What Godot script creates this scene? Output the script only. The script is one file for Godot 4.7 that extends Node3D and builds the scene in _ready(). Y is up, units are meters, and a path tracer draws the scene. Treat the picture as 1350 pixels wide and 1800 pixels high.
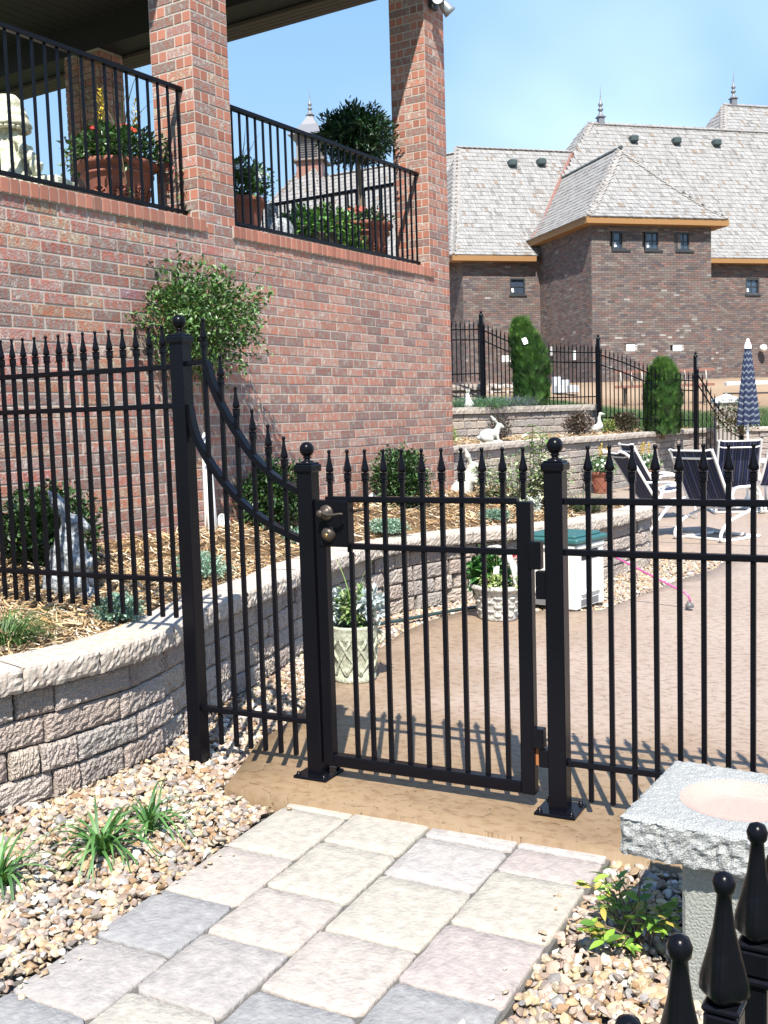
extends Node3D
# A black iron gate and fence before a stone-walled bed, a brick house with an open porch, a patio and a second brick house beyond.

var rng := RandomNumberGenerator.new()
var M := {}
var cam: Camera3D

# ------------------------------------------------------------------ helpers
func rf(a: float, b: float) -> float:
	return rng.randf_range(a, b)

func v3(x: float, y: float, z: float) -> Vector3:
	return Vector3(x, y, z)

func pts(s: String) -> PackedVector2Array:
	var o := PackedVector2Array()
	for t in s.split(" ", false):
		var k := t.split(",")
		o.append(Vector2(float(k[0]), float(k[1])))
	return o

func mb(smooth := false) -> SurfaceTool:
	var st := SurfaceTool.new()
	st.begin(Mesh.PRIMITIVE_TRIANGLES)
	st.set_smooth_group(0 if smooth else -1)
	return st

func tri(st: SurfaceTool, a: Vector3, b: Vector3, c: Vector3) -> void:   # counter-clockwise seen from outside
	st.add_vertex(a); st.add_vertex(c); st.add_vertex(b)

func quad(st: SurfaceTool, a: Vector3, b: Vector3, c: Vector3, d: Vector3) -> void:
	tri(st, a, b, c); tri(st, a, c, d)

func otri(st: SurfaceTool, a: Vector3, b: Vector3, c: Vector3, o: Vector3) -> void:   # turned away from o
	if (b - a).cross(c - a).dot((a + b + c) / 3.0 - o) < 0.0:
		tri(st, a, c, b)
	else:
		tri(st, a, b, c)

func oquad(st: SurfaceTool, a: Vector3, b: Vector3, c: Vector3, d: Vector3, o: Vector3) -> void:
	otri(st, a, b, c, o); otri(st, a, c, d, o)

func bx(st: SurfaceTool, c: Vector3, s: Vector3, ch := 0.0, b := Basis()) -> void:   # box, chamfered where ch > 0
	var h := s * 0.5
	if ch <= 0.0:
		var k := []
		for i in 8:
			k.append(c + b * Vector3(h.x if i & 1 else -h.x, h.y if i & 2 else -h.y, h.z if i & 4 else -h.z))
		for f in [[0, 1, 3, 2], [4, 5, 7, 6], [0, 1, 5, 4], [2, 3, 7, 6], [0, 2, 6, 4], [1, 3, 7, 5]]:
			oquad(st, k[f[0]], k[f[1]], k[f[2]], k[f[3]], c)
		return
	var p := func(sx: int, sy: int, sz: int, ax: int) -> Vector3:
		var q := Vector3(h.x * sx, h.y * sy, h.z * sz)
		if ax != 0: q.x -= ch * sx
		if ax != 1: q.y -= ch * sy
		if ax != 2: q.z -= ch * sz
		return c + b * q
	for s1 in [-1, 1]:
		oquad(st, p.call(s1, -1, -1, 0), p.call(s1, 1, -1, 0), p.call(s1, 1, 1, 0), p.call(s1, -1, 1, 0), c)
		oquad(st, p.call(-1, s1, -1, 1), p.call(1, s1, -1, 1), p.call(1, s1, 1, 1), p.call(-1, s1, 1, 1), c)
		oquad(st, p.call(-1, -1, s1, 2), p.call(1, -1, s1, 2), p.call(1, 1, s1, 2), p.call(-1, 1, s1, 2), c)
		for s2 in [-1, 1]:
			oquad(st, p.call(s1, s2, -1, 0), p.call(s1, s2, 1, 0), p.call(s1, s2, 1, 1), p.call(s1, s2, -1, 1), c)
			oquad(st, p.call(s1, -1, s2, 0), p.call(s1, 1, s2, 0), p.call(s1, 1, s2, 2), p.call(s1, -1, s2, 2), c)
			oquad(st, p.call(-1, s1, s2, 1), p.call(1, s1, s2, 1), p.call(1, s1, s2, 2), p.call(-1, s1, s2, 2), c)
			for s3 in [-1, 1]:
				otri(st, p.call(s1, s2, s3, 0), p.call(s1, s2, s3, 1), p.call(s1, s2, s3, 2), c)

func lathe(st: SurfaceTool, prof: PackedVector2Array, seg: int, xf := Transform3D(), lobes := 0.0) -> void:   # prof: (radius, height), from the bottom up
	for i in prof.size() - 1:
		for k in seg:
			var q := []
			for e in [[i, k], [i, k + 1], [i + 1, k + 1], [i + 1, k]]:
				var a: float = TAU * (e[1] % seg) / seg
				var r: float = prof[e[0]].x
				if lobes > 0.0:
					r *= 1.0 + lobes * cos(4.0 * a) * clampf((r - 0.008) / 0.008, 0.0, 1.0)
				q.append(xf * Vector3(r * cos(a), prof[e[0]].y, r * sin(a)))
			if prof[i].x > 1e-5: tri(st, q[0], q[2], q[1])
			if prof[i + 1].x > 1e-5: tri(st, q[0], q[3], q[2])

func tube(st: SurfaceTool, path: Array, r0: float, r1 := -1.0, sides := 8, turn := 0.0, flat := Vector2.ONE) -> void:
	if r1 < 0.0: r1 = r0
	var n := path.size()
	var up := Vector3.UP
	var t0: Vector3 = (path[1] - path[0]).normalized()
	if abs(t0.dot(up)) > 0.95: up = Vector3.RIGHT
	var nx := up.cross(t0).normalized()
	var rings := []
	for i in n:
		var t: Vector3 = (path[mini(i + 1, n - 1)] - path[maxi(i - 1, 0)]).normalized()
		nx = (nx - t * nx.dot(t)).normalized()
		var ny := t.cross(nx)
		var r := lerpf(r0, r1, float(i) / (n - 1))
		var ring := []
		for k in sides:
			var a := TAU * k / sides + turn
			ring.append(path[i] + nx * (r * cos(a) * flat.x) + ny * (r * sin(a) * flat.y))
		rings.append(ring)
	for i in n - 1:
		var o: Vector3 = (path[i] + path[i + 1]) * 0.5
		for k in sides:
			var k2 := (k + 1) % sides
			oquad(st, rings[i][k], rings[i][k2], rings[i + 1][k2], rings[i + 1][k], o)
	for e in [0, n - 1]:
		var o: Vector3 = path[1] if e == 0 else path[n - 2]
		for k in range(1, sides - 1):
			otri(st, rings[e][0], rings[e][k], rings[e][k + 1], o)

func curve(ctrl: Array, n: int) -> Array:   # Catmull-Rom through the points
	var o := []
	for i in n + 1:
		var f := float(i) / n * (ctrl.size() - 1)
		var k := mini(int(f), ctrl.size() - 2)
		var t := f - k
		o.append(ctrl[k].cubic_interpolate(ctrl[k + 1], ctrl[maxi(k - 1, 0)], ctrl[mini(k + 2, ctrl.size() - 1)], t))
	return o

func sheet(st: SurfaceTool, poly: PackedVector2Array, step: float, hf: Callable, cf = null, depth := 0.0) -> void:   # a polygon in plan, filled with a grid of points
	var all := PackedVector2Array()
	var n := poly.size()
	for i in n:
		var m := maxi(1, int(poly[i].distance_to(poly[(i + 1) % n]) / step))
		for k in m: all.append(poly[i].lerp(poly[(i + 1) % n], float(k) / m))
	var ring := all.duplicate()
	if step < 50.0:
		var lo := poly[0]
		var hi := poly[0]
		for p in poly: lo = lo.min(p); hi = hi.max(p)
		var x := lo.x
		while x < hi.x:
			var z := lo.y
			while z < hi.y:
				var p := Vector2(x + rf(-0.2, 0.2) * step, z + rf(-0.2, 0.2) * step)
				if Geometry2D.is_point_in_polygon(p, poly): all.append(p)
				z += step
			x += step
	var ix := Geometry2D.triangulate_delaunay(all)
	for i in range(0, ix.size(), 3):
		var a := all[ix[i]]; var b := all[ix[i + 1]]; var c := all[ix[i + 2]]
		if not Geometry2D.is_point_in_polygon((a + b + c) / 3.0, poly): continue
		if (b - a).cross(c - a) < 0.0: var t := b; b = c; c = t
		for p in [a, b, c]:
			if cf != null: st.set_color(cf.call(p))
			st.add_vertex(Vector3(p.x, hf.call(p), p.y))
	if depth > 0.0:
		for i in ring.size():
			var a := ring[i]; var b := ring[(i + 1) % ring.size()]
			if cf != null: st.set_color(cf.call(a))
			var mid := (a + b) * 0.5
			var nrm := Vector2((b - a).y, -(b - a).x).normalized()
			var s := -1.0 if Geometry2D.is_point_in_polygon(mid + nrm * 0.01, poly) else 1.0
			var o := Vector3(mid.x, hf.call(mid) - depth * 0.5, mid.y) - Vector3(nrm.x, 0, nrm.y) * s
			oquad(st, Vector3(a.x, hf.call(a), a.y), Vector3(b.x, hf.call(b), b.y), Vector3(b.x, hf.call(b) - depth, b.y), Vector3(a.x, hf.call(a) - depth, a.y), o)

func mesh_of(st: SurfaceTool) -> ArrayMesh:
	st.generate_normals()
	return st.commit()

var counters := {}
func put(called: String, parent: Node = self) -> String:   # the next free name under a parent
	var k := "%d/%s" % [parent.get_instance_id(), called]
	var n: int = counters.get(k, -1) + 1
	counters[k] = n
	return called if n == 0 else "%s_%03d" % [called, n]

func obj(called: String, st, mat_: Material, parent: Node = self) -> MeshInstance3D:
	var o := MeshInstance3D.new()
	o.name = put(called, parent)
	o.mesh = mesh_of(st) if st is SurfaceTool else st
	o.material_override = mat_
	parent.add_child(o, true)
	return o

func many(called: String, mesh: Mesh, mat: Material, xf: Array, cols: Array, parent: Node = self) -> MultiMeshInstance3D:
	var mm := MultiMesh.new()
	mm.transform_format = MultiMesh.TRANSFORM_3D
	mm.use_colors = true
	mm.mesh = mesh
	mm.instance_count = xf.size()
	for i in xf.size():
		mm.set_instance_transform(i, xf[i])
		mm.set_instance_color(i, cols[i % cols.size()])
	var o := MultiMeshInstance3D.new()
	o.name = put(called, parent)
	o.multimesh = mm
	o.material_override = mat
	o.set_meta("kind", "stuff")
	parent.add_child(o, true)
	return o

func thing(called: String, label: String, category: String, at := Vector3.ZERO, turn := 0.0, group := "") -> Node3D:
	var o := Node3D.new()
	o.name = put(called)
	add_child(o, true)
	o.position = at
	o.rotation.y = turn
	tag(o, label, category, group)
	return o

func tag(o: Node, label: String, category: String, group := "") -> void:
	o.set_meta("label", label)
	if category: o.set_meta("category", category)
	if group: o.set_meta("group", group)

func struct(called: String, label: String, at := Vector3.ZERO) -> Node3D:
	var o := Node3D.new()
	o.name = put(called)
	add_child(o, true)
	o.position = at
	o.set_meta("label", label)
	o.set_meta("kind", "structure")
	return o

# ------------------------------------------------------------------ materials
func ntex(seed_: int, freq: float, ramp: Array, type := FastNoiseLite.TYPE_SIMPLEX_SMOOTH, oct := 4, size := 512, normal := 0.0, frac := FastNoiseLite.FRACTAL_FBM) -> NoiseTexture2D:
	var n := FastNoiseLite.new()
	n.seed = seed_; n.frequency = freq; n.noise_type = type
	n.fractal_type = frac; n.fractal_octaves = oct; n.fractal_gain = 0.55
	n.cellular_return_type = FastNoiseLite.RETURN_DISTANCE
	var t := NoiseTexture2D.new()
	t.width = size; t.height = size; t.seamless = true; t.noise = n
	if normal > 0.0:
		t.as_normal_map = true; t.bump_strength = normal
	elif ramp.size():
		var g := Gradient.new()
		var of := PackedFloat32Array(); var co := PackedColorArray()
		for i in ramp.size():
			of.append(ramp[i][0]); co.append((ramp[i][1] as Color).linear_to_srgb())
		g.offsets = of; g.colors = co
		t.color_ramp = g
	return t

func lin(r: float, g: float, b: float) -> Color:
	return Color(r, g, b)

func mat(c: Color, rough := 0.8, tex: Texture2D = null, scale := Vector3.ONE, normal: Texture2D = null, nscale := 1.0, vcol := false) -> StandardMaterial3D:   # c in linear values
	var m := StandardMaterial3D.new()
	m.albedo_color = c.linear_to_srgb()
	m.roughness = rough
	m.vertex_color_use_as_albedo = vcol
	if tex or normal:
		m.uv1_triplanar = true; m.uv1_world_triplanar = true; m.uv1_scale = scale
		m.uv1_triplanar_sharpness = 6.0
		if tex: m.albedo_texture = tex
		if normal:
			m.normal_enabled = true; m.normal_texture = normal; m.normal_scale = nscale
	return m

func bump(m: StandardMaterial3D, t: Texture2D, cm: float) -> StandardMaterial3D:
	m.heightmap_enabled = true; m.heightmap_texture = t; m.heightmap_scale = cm
	return m

func materials() -> void:
	var fine := ntex(3, 0.06, [[0.0, lin(0.72, 0.72, 0.72)], [0.5, lin(0.95, 0.95, 0.95)], [1.0, lin(1.2, 1.2, 1.2)]], FastNoiseLite.TYPE_SIMPLEX_SMOOTH, 4, 512)
	var grit := ntex(5, 0.09, [], FastNoiseLite.TYPE_SIMPLEX_SMOOTH, 5, 512, 9.0)
	var pit := ntex(6, 0.05, [[0.0, lin(0, 0, 0)], [1.0, lin(1, 1, 1)]], FastNoiseLite.TYPE_SIMPLEX, 5, 512)
	M.iron = mat(lin(0.004, 0.004, 0.006), 0.25, null, Vector3.ONE * 3.0, ntex(8, 0.04, [], FastNoiseLite.TYPE_SIMPLEX, 3, 256, 2.0), 0.15)
	M.iron.metallic_specular = 0.25
	M.bronze = mat(lin(0.075, 0.058, 0.045), 0.42); M.bronze.metallic = 0.55
	M.brass = mat(lin(0.55, 0.36, 0.10), 0.3); M.brass.metallic = 0.9
	M.ladder = mat(lin(0.24, 0.11, 0.08), 0.8)
	M.rust = mat(lin(0.33, 0.12, 0.04), 0.7, fine, Vector3.ONE * 8.0)
	var bt := ntex(11, 0.011, [[0.0, lin(0.33, 0.125, 0.085)], [0.36, lin(0.31, 0.15, 0.115)], [0.47, lin(0.275, 0.18, 0.153)], [0.6, lin(0.255, 0.185, 0.163)], [0.72, lin(0.32, 0.25, 0.215)], [0.88, lin(0.40, 0.33, 0.285)], [1.0, lin(0.46, 0.40, 0.35)]], FastNoiseLite.TYPE_SIMPLEX_SMOOTH, 5, 1024)
	M.brick = mat(lin(1, 1, 1), 0.88, bt, v3(1.7, 0.9, 1.7), grit, 0.28, true)
	M.brick_red = mat(lin(0.33, 0.15, 0.105), 0.85, fine, Vector3.ONE * 5.0, grit, 0.4, true)
	M.mortar = mat(lin(0.45, 0.405, 0.35), 0.95, fine, Vector3.ONE * 4.0, grit, 0.5)
	M.far_mortar = mat(lin(0.23, 0.185, 0.165), 0.95, fine, Vector3.ONE * 0.5)
	M.far_brick = mat(lin(1, 1, 1), 0.9, fine, Vector3.ONE * 0.8, null, 1.0, true)
	var st_ := ntex(21, 0.05, [[0.0, lin(0.21, 0.18, 0.16)], [0.4, lin(0.335, 0.293, 0.262)], [0.62, lin(0.41, 0.365, 0.33)], [0.8, lin(0.50, 0.455, 0.415)], [1.0, lin(0.80, 0.78, 0.75)]], FastNoiseLite.TYPE_SIMPLEX_SMOOTH, 6, 1024)
	M.stone = bump(mat(lin(1, 1, 1), 0.95, st_, Vector3.ONE * 1.7, null, 1.0, true), pit, 0.9)
	M.stone.uv1_scale = Vector3.ONE * 2.3
	M.cap = bump(mat(lin(1, 1, 1), 0.93, ntex(23, 0.02, [[0.0, lin(0.33, 0.28, 0.24)], [0.5, lin(0.44, 0.39, 0.345)], [1.0, lin(0.57, 0.535, 0.49)]], FastNoiseLite.TYPE_SIMPLEX_SMOOTH, 6, 512), Vector3.ONE * 1.6, null, 1.0, true), pit, 0.25)
	M.paver = bump(mat(lin(1, 1, 1), 0.9, ntex(25, 0.012, [[0.0, lin(0.26, 0.235, 0.215)], [0.3, lin(0.325, 0.295, 0.27)], [0.5, lin(0.355, 0.322, 0.293)], [0.7, lin(0.385, 0.35, 0.315)], [1.0, lin(0.48, 0.44, 0.40)]], FastNoiseLite.TYPE_SIMPLEX_SMOOTH, 6, 1024), Vector3.ONE * 1.3, null, 1.0, true), ntex(26, 0.055, [[0.0, lin(0, 0, 0)], [1.0, lin(1, 1, 1)]], FastNoiseLite.TYPE_SIMPLEX, 5, 512), 0.28)
	M.sand = bump(mat(lin(0.15, 0.138, 0.122), 0.98, fine, Vector3.ONE * 7.0), pit, 0.4)
	var slate := ntex(31, 0.0055, [[0.0, lin(0.75, 0.75, 0.75)], [0.45, lin(1, 1, 1)], [0.70, lin(0.82, 0.82, 0.82)], [0.83, lin(0.7, 0.7, 0.7)], [0.92, lin(0.05, 0.05, 0.05)], [1.0, lin(0, 0, 0)]], FastNoiseLite.TYPE_SIMPLEX_SMOOTH, 5, 1024, 0.0, FastNoiseLite.FRACTAL_RIDGED)
	M.patio = bump(mat(lin(1, 1, 1), 0.62, ntex(32, 0.012, [[0.0, lin(0.66, 0.58, 0.50)], [0.40, lin(0.94, 0.92, 0.90)], [0.6, lin(1.03, 1.03, 1.03)], [0.8, lin(1.16, 1.18, 1.2)], [1.0, lin(1.35, 1.37, 1.4)]], FastNoiseLite.TYPE_SIMPLEX_SMOOTH, 6, 1024), v3(0.85, 0.85, 1.25), null, 1.0, true), slate, 1.0)
	M.dirt = bump(mat(lin(1, 1, 1), 0.98, fine, Vector3.ONE * 0.9, null, 1.0, true), pit, 1.5)
	M.mulch_soil = bump(mat(lin(0.26, 0.155, 0.075), 1.0, ntex(41, 0.05, [[0.0, lin(0.35, 0.33, 0.3)], [0.5, lin(1, 1, 1)], [1.0, lin(1.6, 1.6, 1.6)]], FastNoiseLite.TYPE_SIMPLEX, 4, 512), v3(5, 5, 5)), pit, 1.5)
	M.chip = mat(lin(1, 1, 1), 0.85, null, Vector3.ONE, null, 1.0, true)
	M.pebble = mat(lin(1, 1, 1), 0.6, fine, Vector3.ONE * 6.0, null, 1.0, true)
	M.leaf = mat(lin(1, 1, 1), 0.42, null, Vector3.ONE, null, 1.0, true)
	M.leaf.backlight_enabled = true; M.leaf.backlight = Color(0.35, 0.45, 0.15)
	M.grass = mat(lin(1, 1, 1), 0.55, null, Vector3.ONE, null, 1.0, true)
	M.grass.backlight_enabled = true; M.grass.backlight = Color(0.3, 0.4, 0.12)
	M.bark = mat(lin(0.16, 0.12, 0.085), 0.9, fine, Vector3.ONE * 6.0)
	M.white = mat(lin(0.80, 0.80, 0.78), 0.45)
	M.plastic = mat(lin(0.72, 0.70, 0.65), 0.5, fine, Vector3.ONE * 1.0); M.plastic.albedo_texture = null
	M.teal = mat(lin(0.028, 0.105, 0.105), 0.45)
	M.dark = mat(lin(0.012, 0.012, 0.012), 0.7)
	M.rubber = mat(lin(0.025, 0.05, 0.05), 0.5)
	M.pink = mat(lin(0.46, 0.085, 0.24), 0.35)
	M.grey_plastic = mat(lin(0.10, 0.10, 0.10), 0.5)
	M.statue = bump(mat(lin(0.50, 0.50, 0.46), 0.8, fine, Vector3.ONE * 3.0), pit, 0.25)
	M.grey_statue = bump(mat(lin(1, 1, 1), 0.75, ntex(51, 0.03, [[0.0, lin(0.07, 0.08, 0.09)], [0.45, lin(0.20, 0.22, 0.24)], [0.7, lin(0.42, 0.44, 0.46)], [1.0, lin(0.7, 0.7, 0.7)]], FastNoiseLite.TYPE_SIMPLEX, 5, 256), Vector3.ONE * 3.5), pit, 0.6)
	M.old_statue = bump(mat(lin(1, 1, 1), 0.85, ntex(52, 0.02, [[0.0, lin(0.22, 0.22, 0.14)], [0.4, lin(0.50, 0.49, 0.36)], [1.0, lin(0.72, 0.71, 0.58)]], FastNoiseLite.TYPE_SIMPLEX, 5, 256), Vector3.ONE * 2.0), pit, 0.4)
	M.pot_stone = bump(mat(lin(1, 1, 1), 0.85, ntex(53, 0.03, [[0.0, lin(0.20, 0.22, 0.15)], [0.5, lin(0.40, 0.41, 0.31)], [1.0, lin(0.58, 0.57, 0.47)]], FastNoiseLite.TYPE_SIMPLEX, 5, 256), Vector3.ONE * 4.0), pit, 0.3)
	M.basket_stone = bump(mat(lin(1, 1, 1), 0.85, ntex(54, 0.03, [[0.0, lin(0.20, 0.19, 0.16)], [0.5, lin(0.52, 0.51, 0.47)], [1.0, lin(0.70, 0.69, 0.65)]], FastNoiseLite.TYPE_SIMPLEX, 5, 256), Vector3.ONE * 4.0), pit, 0.3)
	M.terracotta = mat(lin(0.24, 0.082, 0.05), 0.75, fine, Vector3.ONE * 3.0, grit, 0.3)
	M.soil = mat(lin(0.02, 0.014, 0.01), 1.0)
	M.concrete = bump(mat(lin(1, 1, 1), 0.95, ntex(55, 0.05, [[0.0, lin(0.13, 0.13, 0.122)], [0.4, lin(0.275, 0.278, 0.268)], [0.7, lin(0.36, 0.363, 0.352)], [1.0, lin(0.54, 0.545, 0.535)]], FastNoiseLite.TYPE_SIMPLEX, 5, 512), Vector3.ONE * 5.5, null, 1.0), pit, 0.3)
	M.smooth_concrete = bump(mat(lin(0.27, 0.275, 0.245), 0.95, fine, Vector3.ONE * 3.0), pit, 0.3)
	M.bowl = bump(mat(lin(0.52, 0.345, 0.295), 0.9, fine, Vector3.ONE * 6.0), pit, 0.3)
	M.shingle = mat(lin(1, 1, 1), 0.85, fine, Vector3.ONE * 0.9, null, 1.0, true)
	M.roof_deck = mat(lin(0.10, 0.085, 0.075), 0.95)
	M.cedar = mat(lin(0.30, 0.155, 0.055), 0.7, fine, v3(0.3, 3, 0.3))
	M.copper = mat(lin(0.34, 0.17, 0.125), 0.45); M.copper.metallic = 0.4
	M.lead = mat(lin(0.20, 0.20, 0.21), 0.5); M.lead.metallic = 0.3
	M.cupola = mat(lin(0.20, 0.16, 0.14), 0.6)
	M.vent = mat(lin(0.045, 0.065, 0.065), 0.6)
	M.frame = mat(lin(0.03, 0.035, 0.04), 0.5)
	M.glass = mat(lin(0.04, 0.06, 0.09), 0.04); M.glass.metallic_specular = 0.8
	M.soffit = mat(lin(0.08, 0.062, 0.05), 0.8)
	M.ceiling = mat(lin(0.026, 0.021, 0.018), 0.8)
	M.fascia = mat(lin(0.014, 0.012, 0.012), 0.7)
	M.slab = mat(lin(0.30, 0.25, 0.2), 0.9)
	M.tree_wrap = mat(lin(0.78, 0.78, 0.76), 0.6)
	M.lamp_metal = mat(lin(0.30, 0.32, 0.34), 0.4); M.lamp_metal.metallic = 0.5
	M.lens = mat(lin(0.75, 0.75, 0.72), 0.2)
	M.limestone = mat(lin(0.55, 0.58, 0.60), 0.8, fine, Vector3.ONE * 2.0)
	var im := Image.create(256, 16, false, Image.FORMAT_RGB8)
	var rs := RandomNumberGenerator.new(); rs.seed = 4
	var x := 0
	var cols := [lin(0.008, 0.012, 0.04), lin(0.02, 0.035, 0.12), lin(0.008, 0.012, 0.04), lin(0.30, 0.34, 0.36), lin(0.03, 0.05, 0.14), lin(0.01, 0.015, 0.05), lin(0.16, 0.20, 0.17)]
	var kk := 0
	while x < 256:
		var w: int = [12, 8, 10, 2, 9, 11, 2][kk % 7]
		im.fill_rect(Rect2i(x, 0, w, 16), (cols[kk % 7] as Color).linear_to_srgb())
		x += w; kk += 1
	M.sling = StandardMaterial3D.new()
	M.sling.albedo_texture = ImageTexture.create_from_image(im)
	M.sling.albedo_color = Color(0.86, 0.86, 0.9)
	M.sling.roughness = 0.85
	# the umbrella's cloth: navy with white zigzags, printed
	var um := Image.create(256, 512, false, Image.FORMAT_RGB8)
	um.fill(lin(0.010, 0.018, 0.055).linear_to_srgb())
	for px in 256:
		for py in 512:
			var zz := absf(fposmod(px / 32.0, 2.0) - 1.0) * 16.0
			var f := fposmod(py + zz, 40.0)
			if f < 2.2 or (f > 7.0 and f < 9.2): um.set_pixel(px, py, lin(0.45, 0.48, 0.48).linear_to_srgb())
	M.umbrella = StandardMaterial3D.new()
	M.umbrella.albedo_texture = ImageTexture.create_from_image(um)
	M.umbrella.roughness = 0.85

# ------------------------------------------------------------------ plan of the place
const FENCE := Vector3(-1.612, 0.0, -3.836)   # foot of the gate's hinge post; the fence runs along its own x
const TURN := 0.0873
var front_wall := [Vector2(-3.85, -1.5), Vector2(-3.79, -2.15), Vector2(-3.68, -2.75), Vector2(-3.61, -3.15), Vector2(-3.63, -3.56), Vector2(-3.76, -4.0), Vector2(-3.88, -4.3), Vector2(-3.97, -4.6), Vector2(-4.04, -4.9), Vector2(-4.17, -5.37), Vector2(-4.31, -5.8), Vector2(-4.43, -6.45), Vector2(-4.46, -7.05), Vector2(-4.38, -7.55), Vector2(-4.2, -8.05), Vector2(-3.88, -8.52), Vector2(-3.59, -9.05), Vector2(-3.48, -9.56), Vector2(-3.43, -10.05), Vector2(-3.4, -10.6), Vector2(-3.55, -11.05), Vector2(-4.0, -11.35), Vector2(-4.7, -11.45)]
var tier_wall := [Vector2(-8.0, -13.6), Vector2(-8.07, -15.1), Vector2(-8.0, -16.6), Vector2(-7.93, -17.8), Vector2(-7.62, -19.6), Vector2(-7.42, -21.5), Vector2(-7.3, -23.6), Vector2(-7.0, -25.6), Vector2(-6.4, -26.3), Vector2(-4.5, -26.9), Vector2(-1.0, -28.3), Vector2(3.0, -30.5)]
var high_wall := [Vector2(-10.6, -15.6), Vector2(-10.0, -17.6), Vector2(-9.55, -18.6), Vector2(-8.95, -20.1), Vector2(-8.42, -21.7), Vector2(-8.5, -22.8)]
var top_wall := [Vector2(-12.4, -19.6), Vector2(-11.2, -20.7), Vector2(-10.62, -21.35)]

func sky_and_light() -> void:
	cam = Camera3D.new()
	cam.name = "camera"
	cam.position = v3(0, 1.615, 0)
	cam.rotation = v3(deg_to_rad(-5.2), deg_to_rad(32.2), deg_to_rad(-1.75))
	cam.rotation_order = EULER_ORDER_YXZ
	cam.fov = 52.37
	cam.near = 0.05; cam.far = 600.0
	add_child(cam)
	cam.current = true
	var sun := DirectionalLight3D.new()
	sun.name = "sun"
	sun.rotation = v3(deg_to_rad(-53), deg_to_rad(29.9), 0)
	sun.light_energy = 1.42
	sun.light_color = Color(1.0, 0.98, 0.94)
	sun.light_angular_distance = 0.5
	sun.shadow_enabled = true
	add_child(sun)
	var e := Environment.new()
	e.background_mode = Environment.BG_SKY
	var s := Sky.new()
	var pm := ProceduralSkyMaterial.new()
	pm.sky_top_color = lin(0.078, 0.23, 0.54).linear_to_srgb()
	pm.sky_horizon_color = lin(0.37, 0.54, 0.68).linear_to_srgb()
	pm.sky_curve = 0.3
	pm.ground_bottom_color = lin(0.25, 0.22, 0.18).linear_to_srgb()
	pm.ground_horizon_color = lin(0.45, 0.5, 0.5).linear_to_srgb()
	pm.sun_angle_max = 8.0
	pm.sky_cover = clouds()
	s.sky_material = pm
	e.sky = s
	e.background_energy_multiplier = 0.8
	e.ambient_light_source = Environment.AMBIENT_SOURCE_SKY
	e.tonemap_mode = Environment.TONE_MAPPER_LINEAR
	e.tonemap_exposure = 2.25
	e.sdfgi_enabled = true; e.ssao_enabled = true; e.ssil_enabled = true
	var w := WorldEnvironment.new()
	w.name = "world_environment"
	w.environment = e
	add_child(w)

func clouds() -> ImageTexture:   # thin wisps of high cloud
	var im := Image.create(1024, 512, false, Image.FORMAT_RGBA8)
	im.fill(Color(1, 1, 1, 0))
	var n := FastNoiseLite.new(); n.seed = 77; n.frequency = 0.011; n.fractal_octaves = 5
	var n2 := FastNoiseLite.new(); n2.seed = 78; n2.frequency = 0.005
	for y in 256:
		for x in 1024:
			var a := TAU * x / 1024.0
			var el := (256 - y) * 0.6
			var f := n.get_noise_3d(cos(a) * 90.0 + el * 0.5, el * 1.0, sin(a) * 90.0) * 0.5 + 0.5
			var g := n2.get_noise_3d(cos(a) * 90.0, el, sin(a) * 90.0) * 0.5 + 0.5
			var c := clampf((f - 0.47) * 3.4, 0, 1) * clampf((g - 0.40) * 4.0, 0, 1)
			im.set_pixel(x, y, Color(1, 1, 1, c * 0.85))
	return ImageTexture.create_from_image(im)

# ------------------------------------------------------------------ ground
func ground_height(p: Vector2) -> float:
	var zc := -0.533 * p.x - 0.846 * p.y          # metres ahead of the viewer
	var xc := 0.846 * p.x - 0.533 * p.y
	if zc < 20.0: return -0.14
	var right := smoothstep(4.2, 7.5, xc)
	var near := lerpf(1.62, 0.98, right)
	if zc < 23.0: return -0.14
	var h := lerpf(near, 2.6, clampf((zc - 25.5) / 11.0, 0, 1))
	if zc > 37.0: h = 2.6 + (zc - 37.0) * 0.004
	var edge := lerpf(23.6, 26.2, right)
	if zc < edge: return lerpf(-0.14, h, smoothstep(edge - 0.35, edge, zc))
	return h

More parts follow.
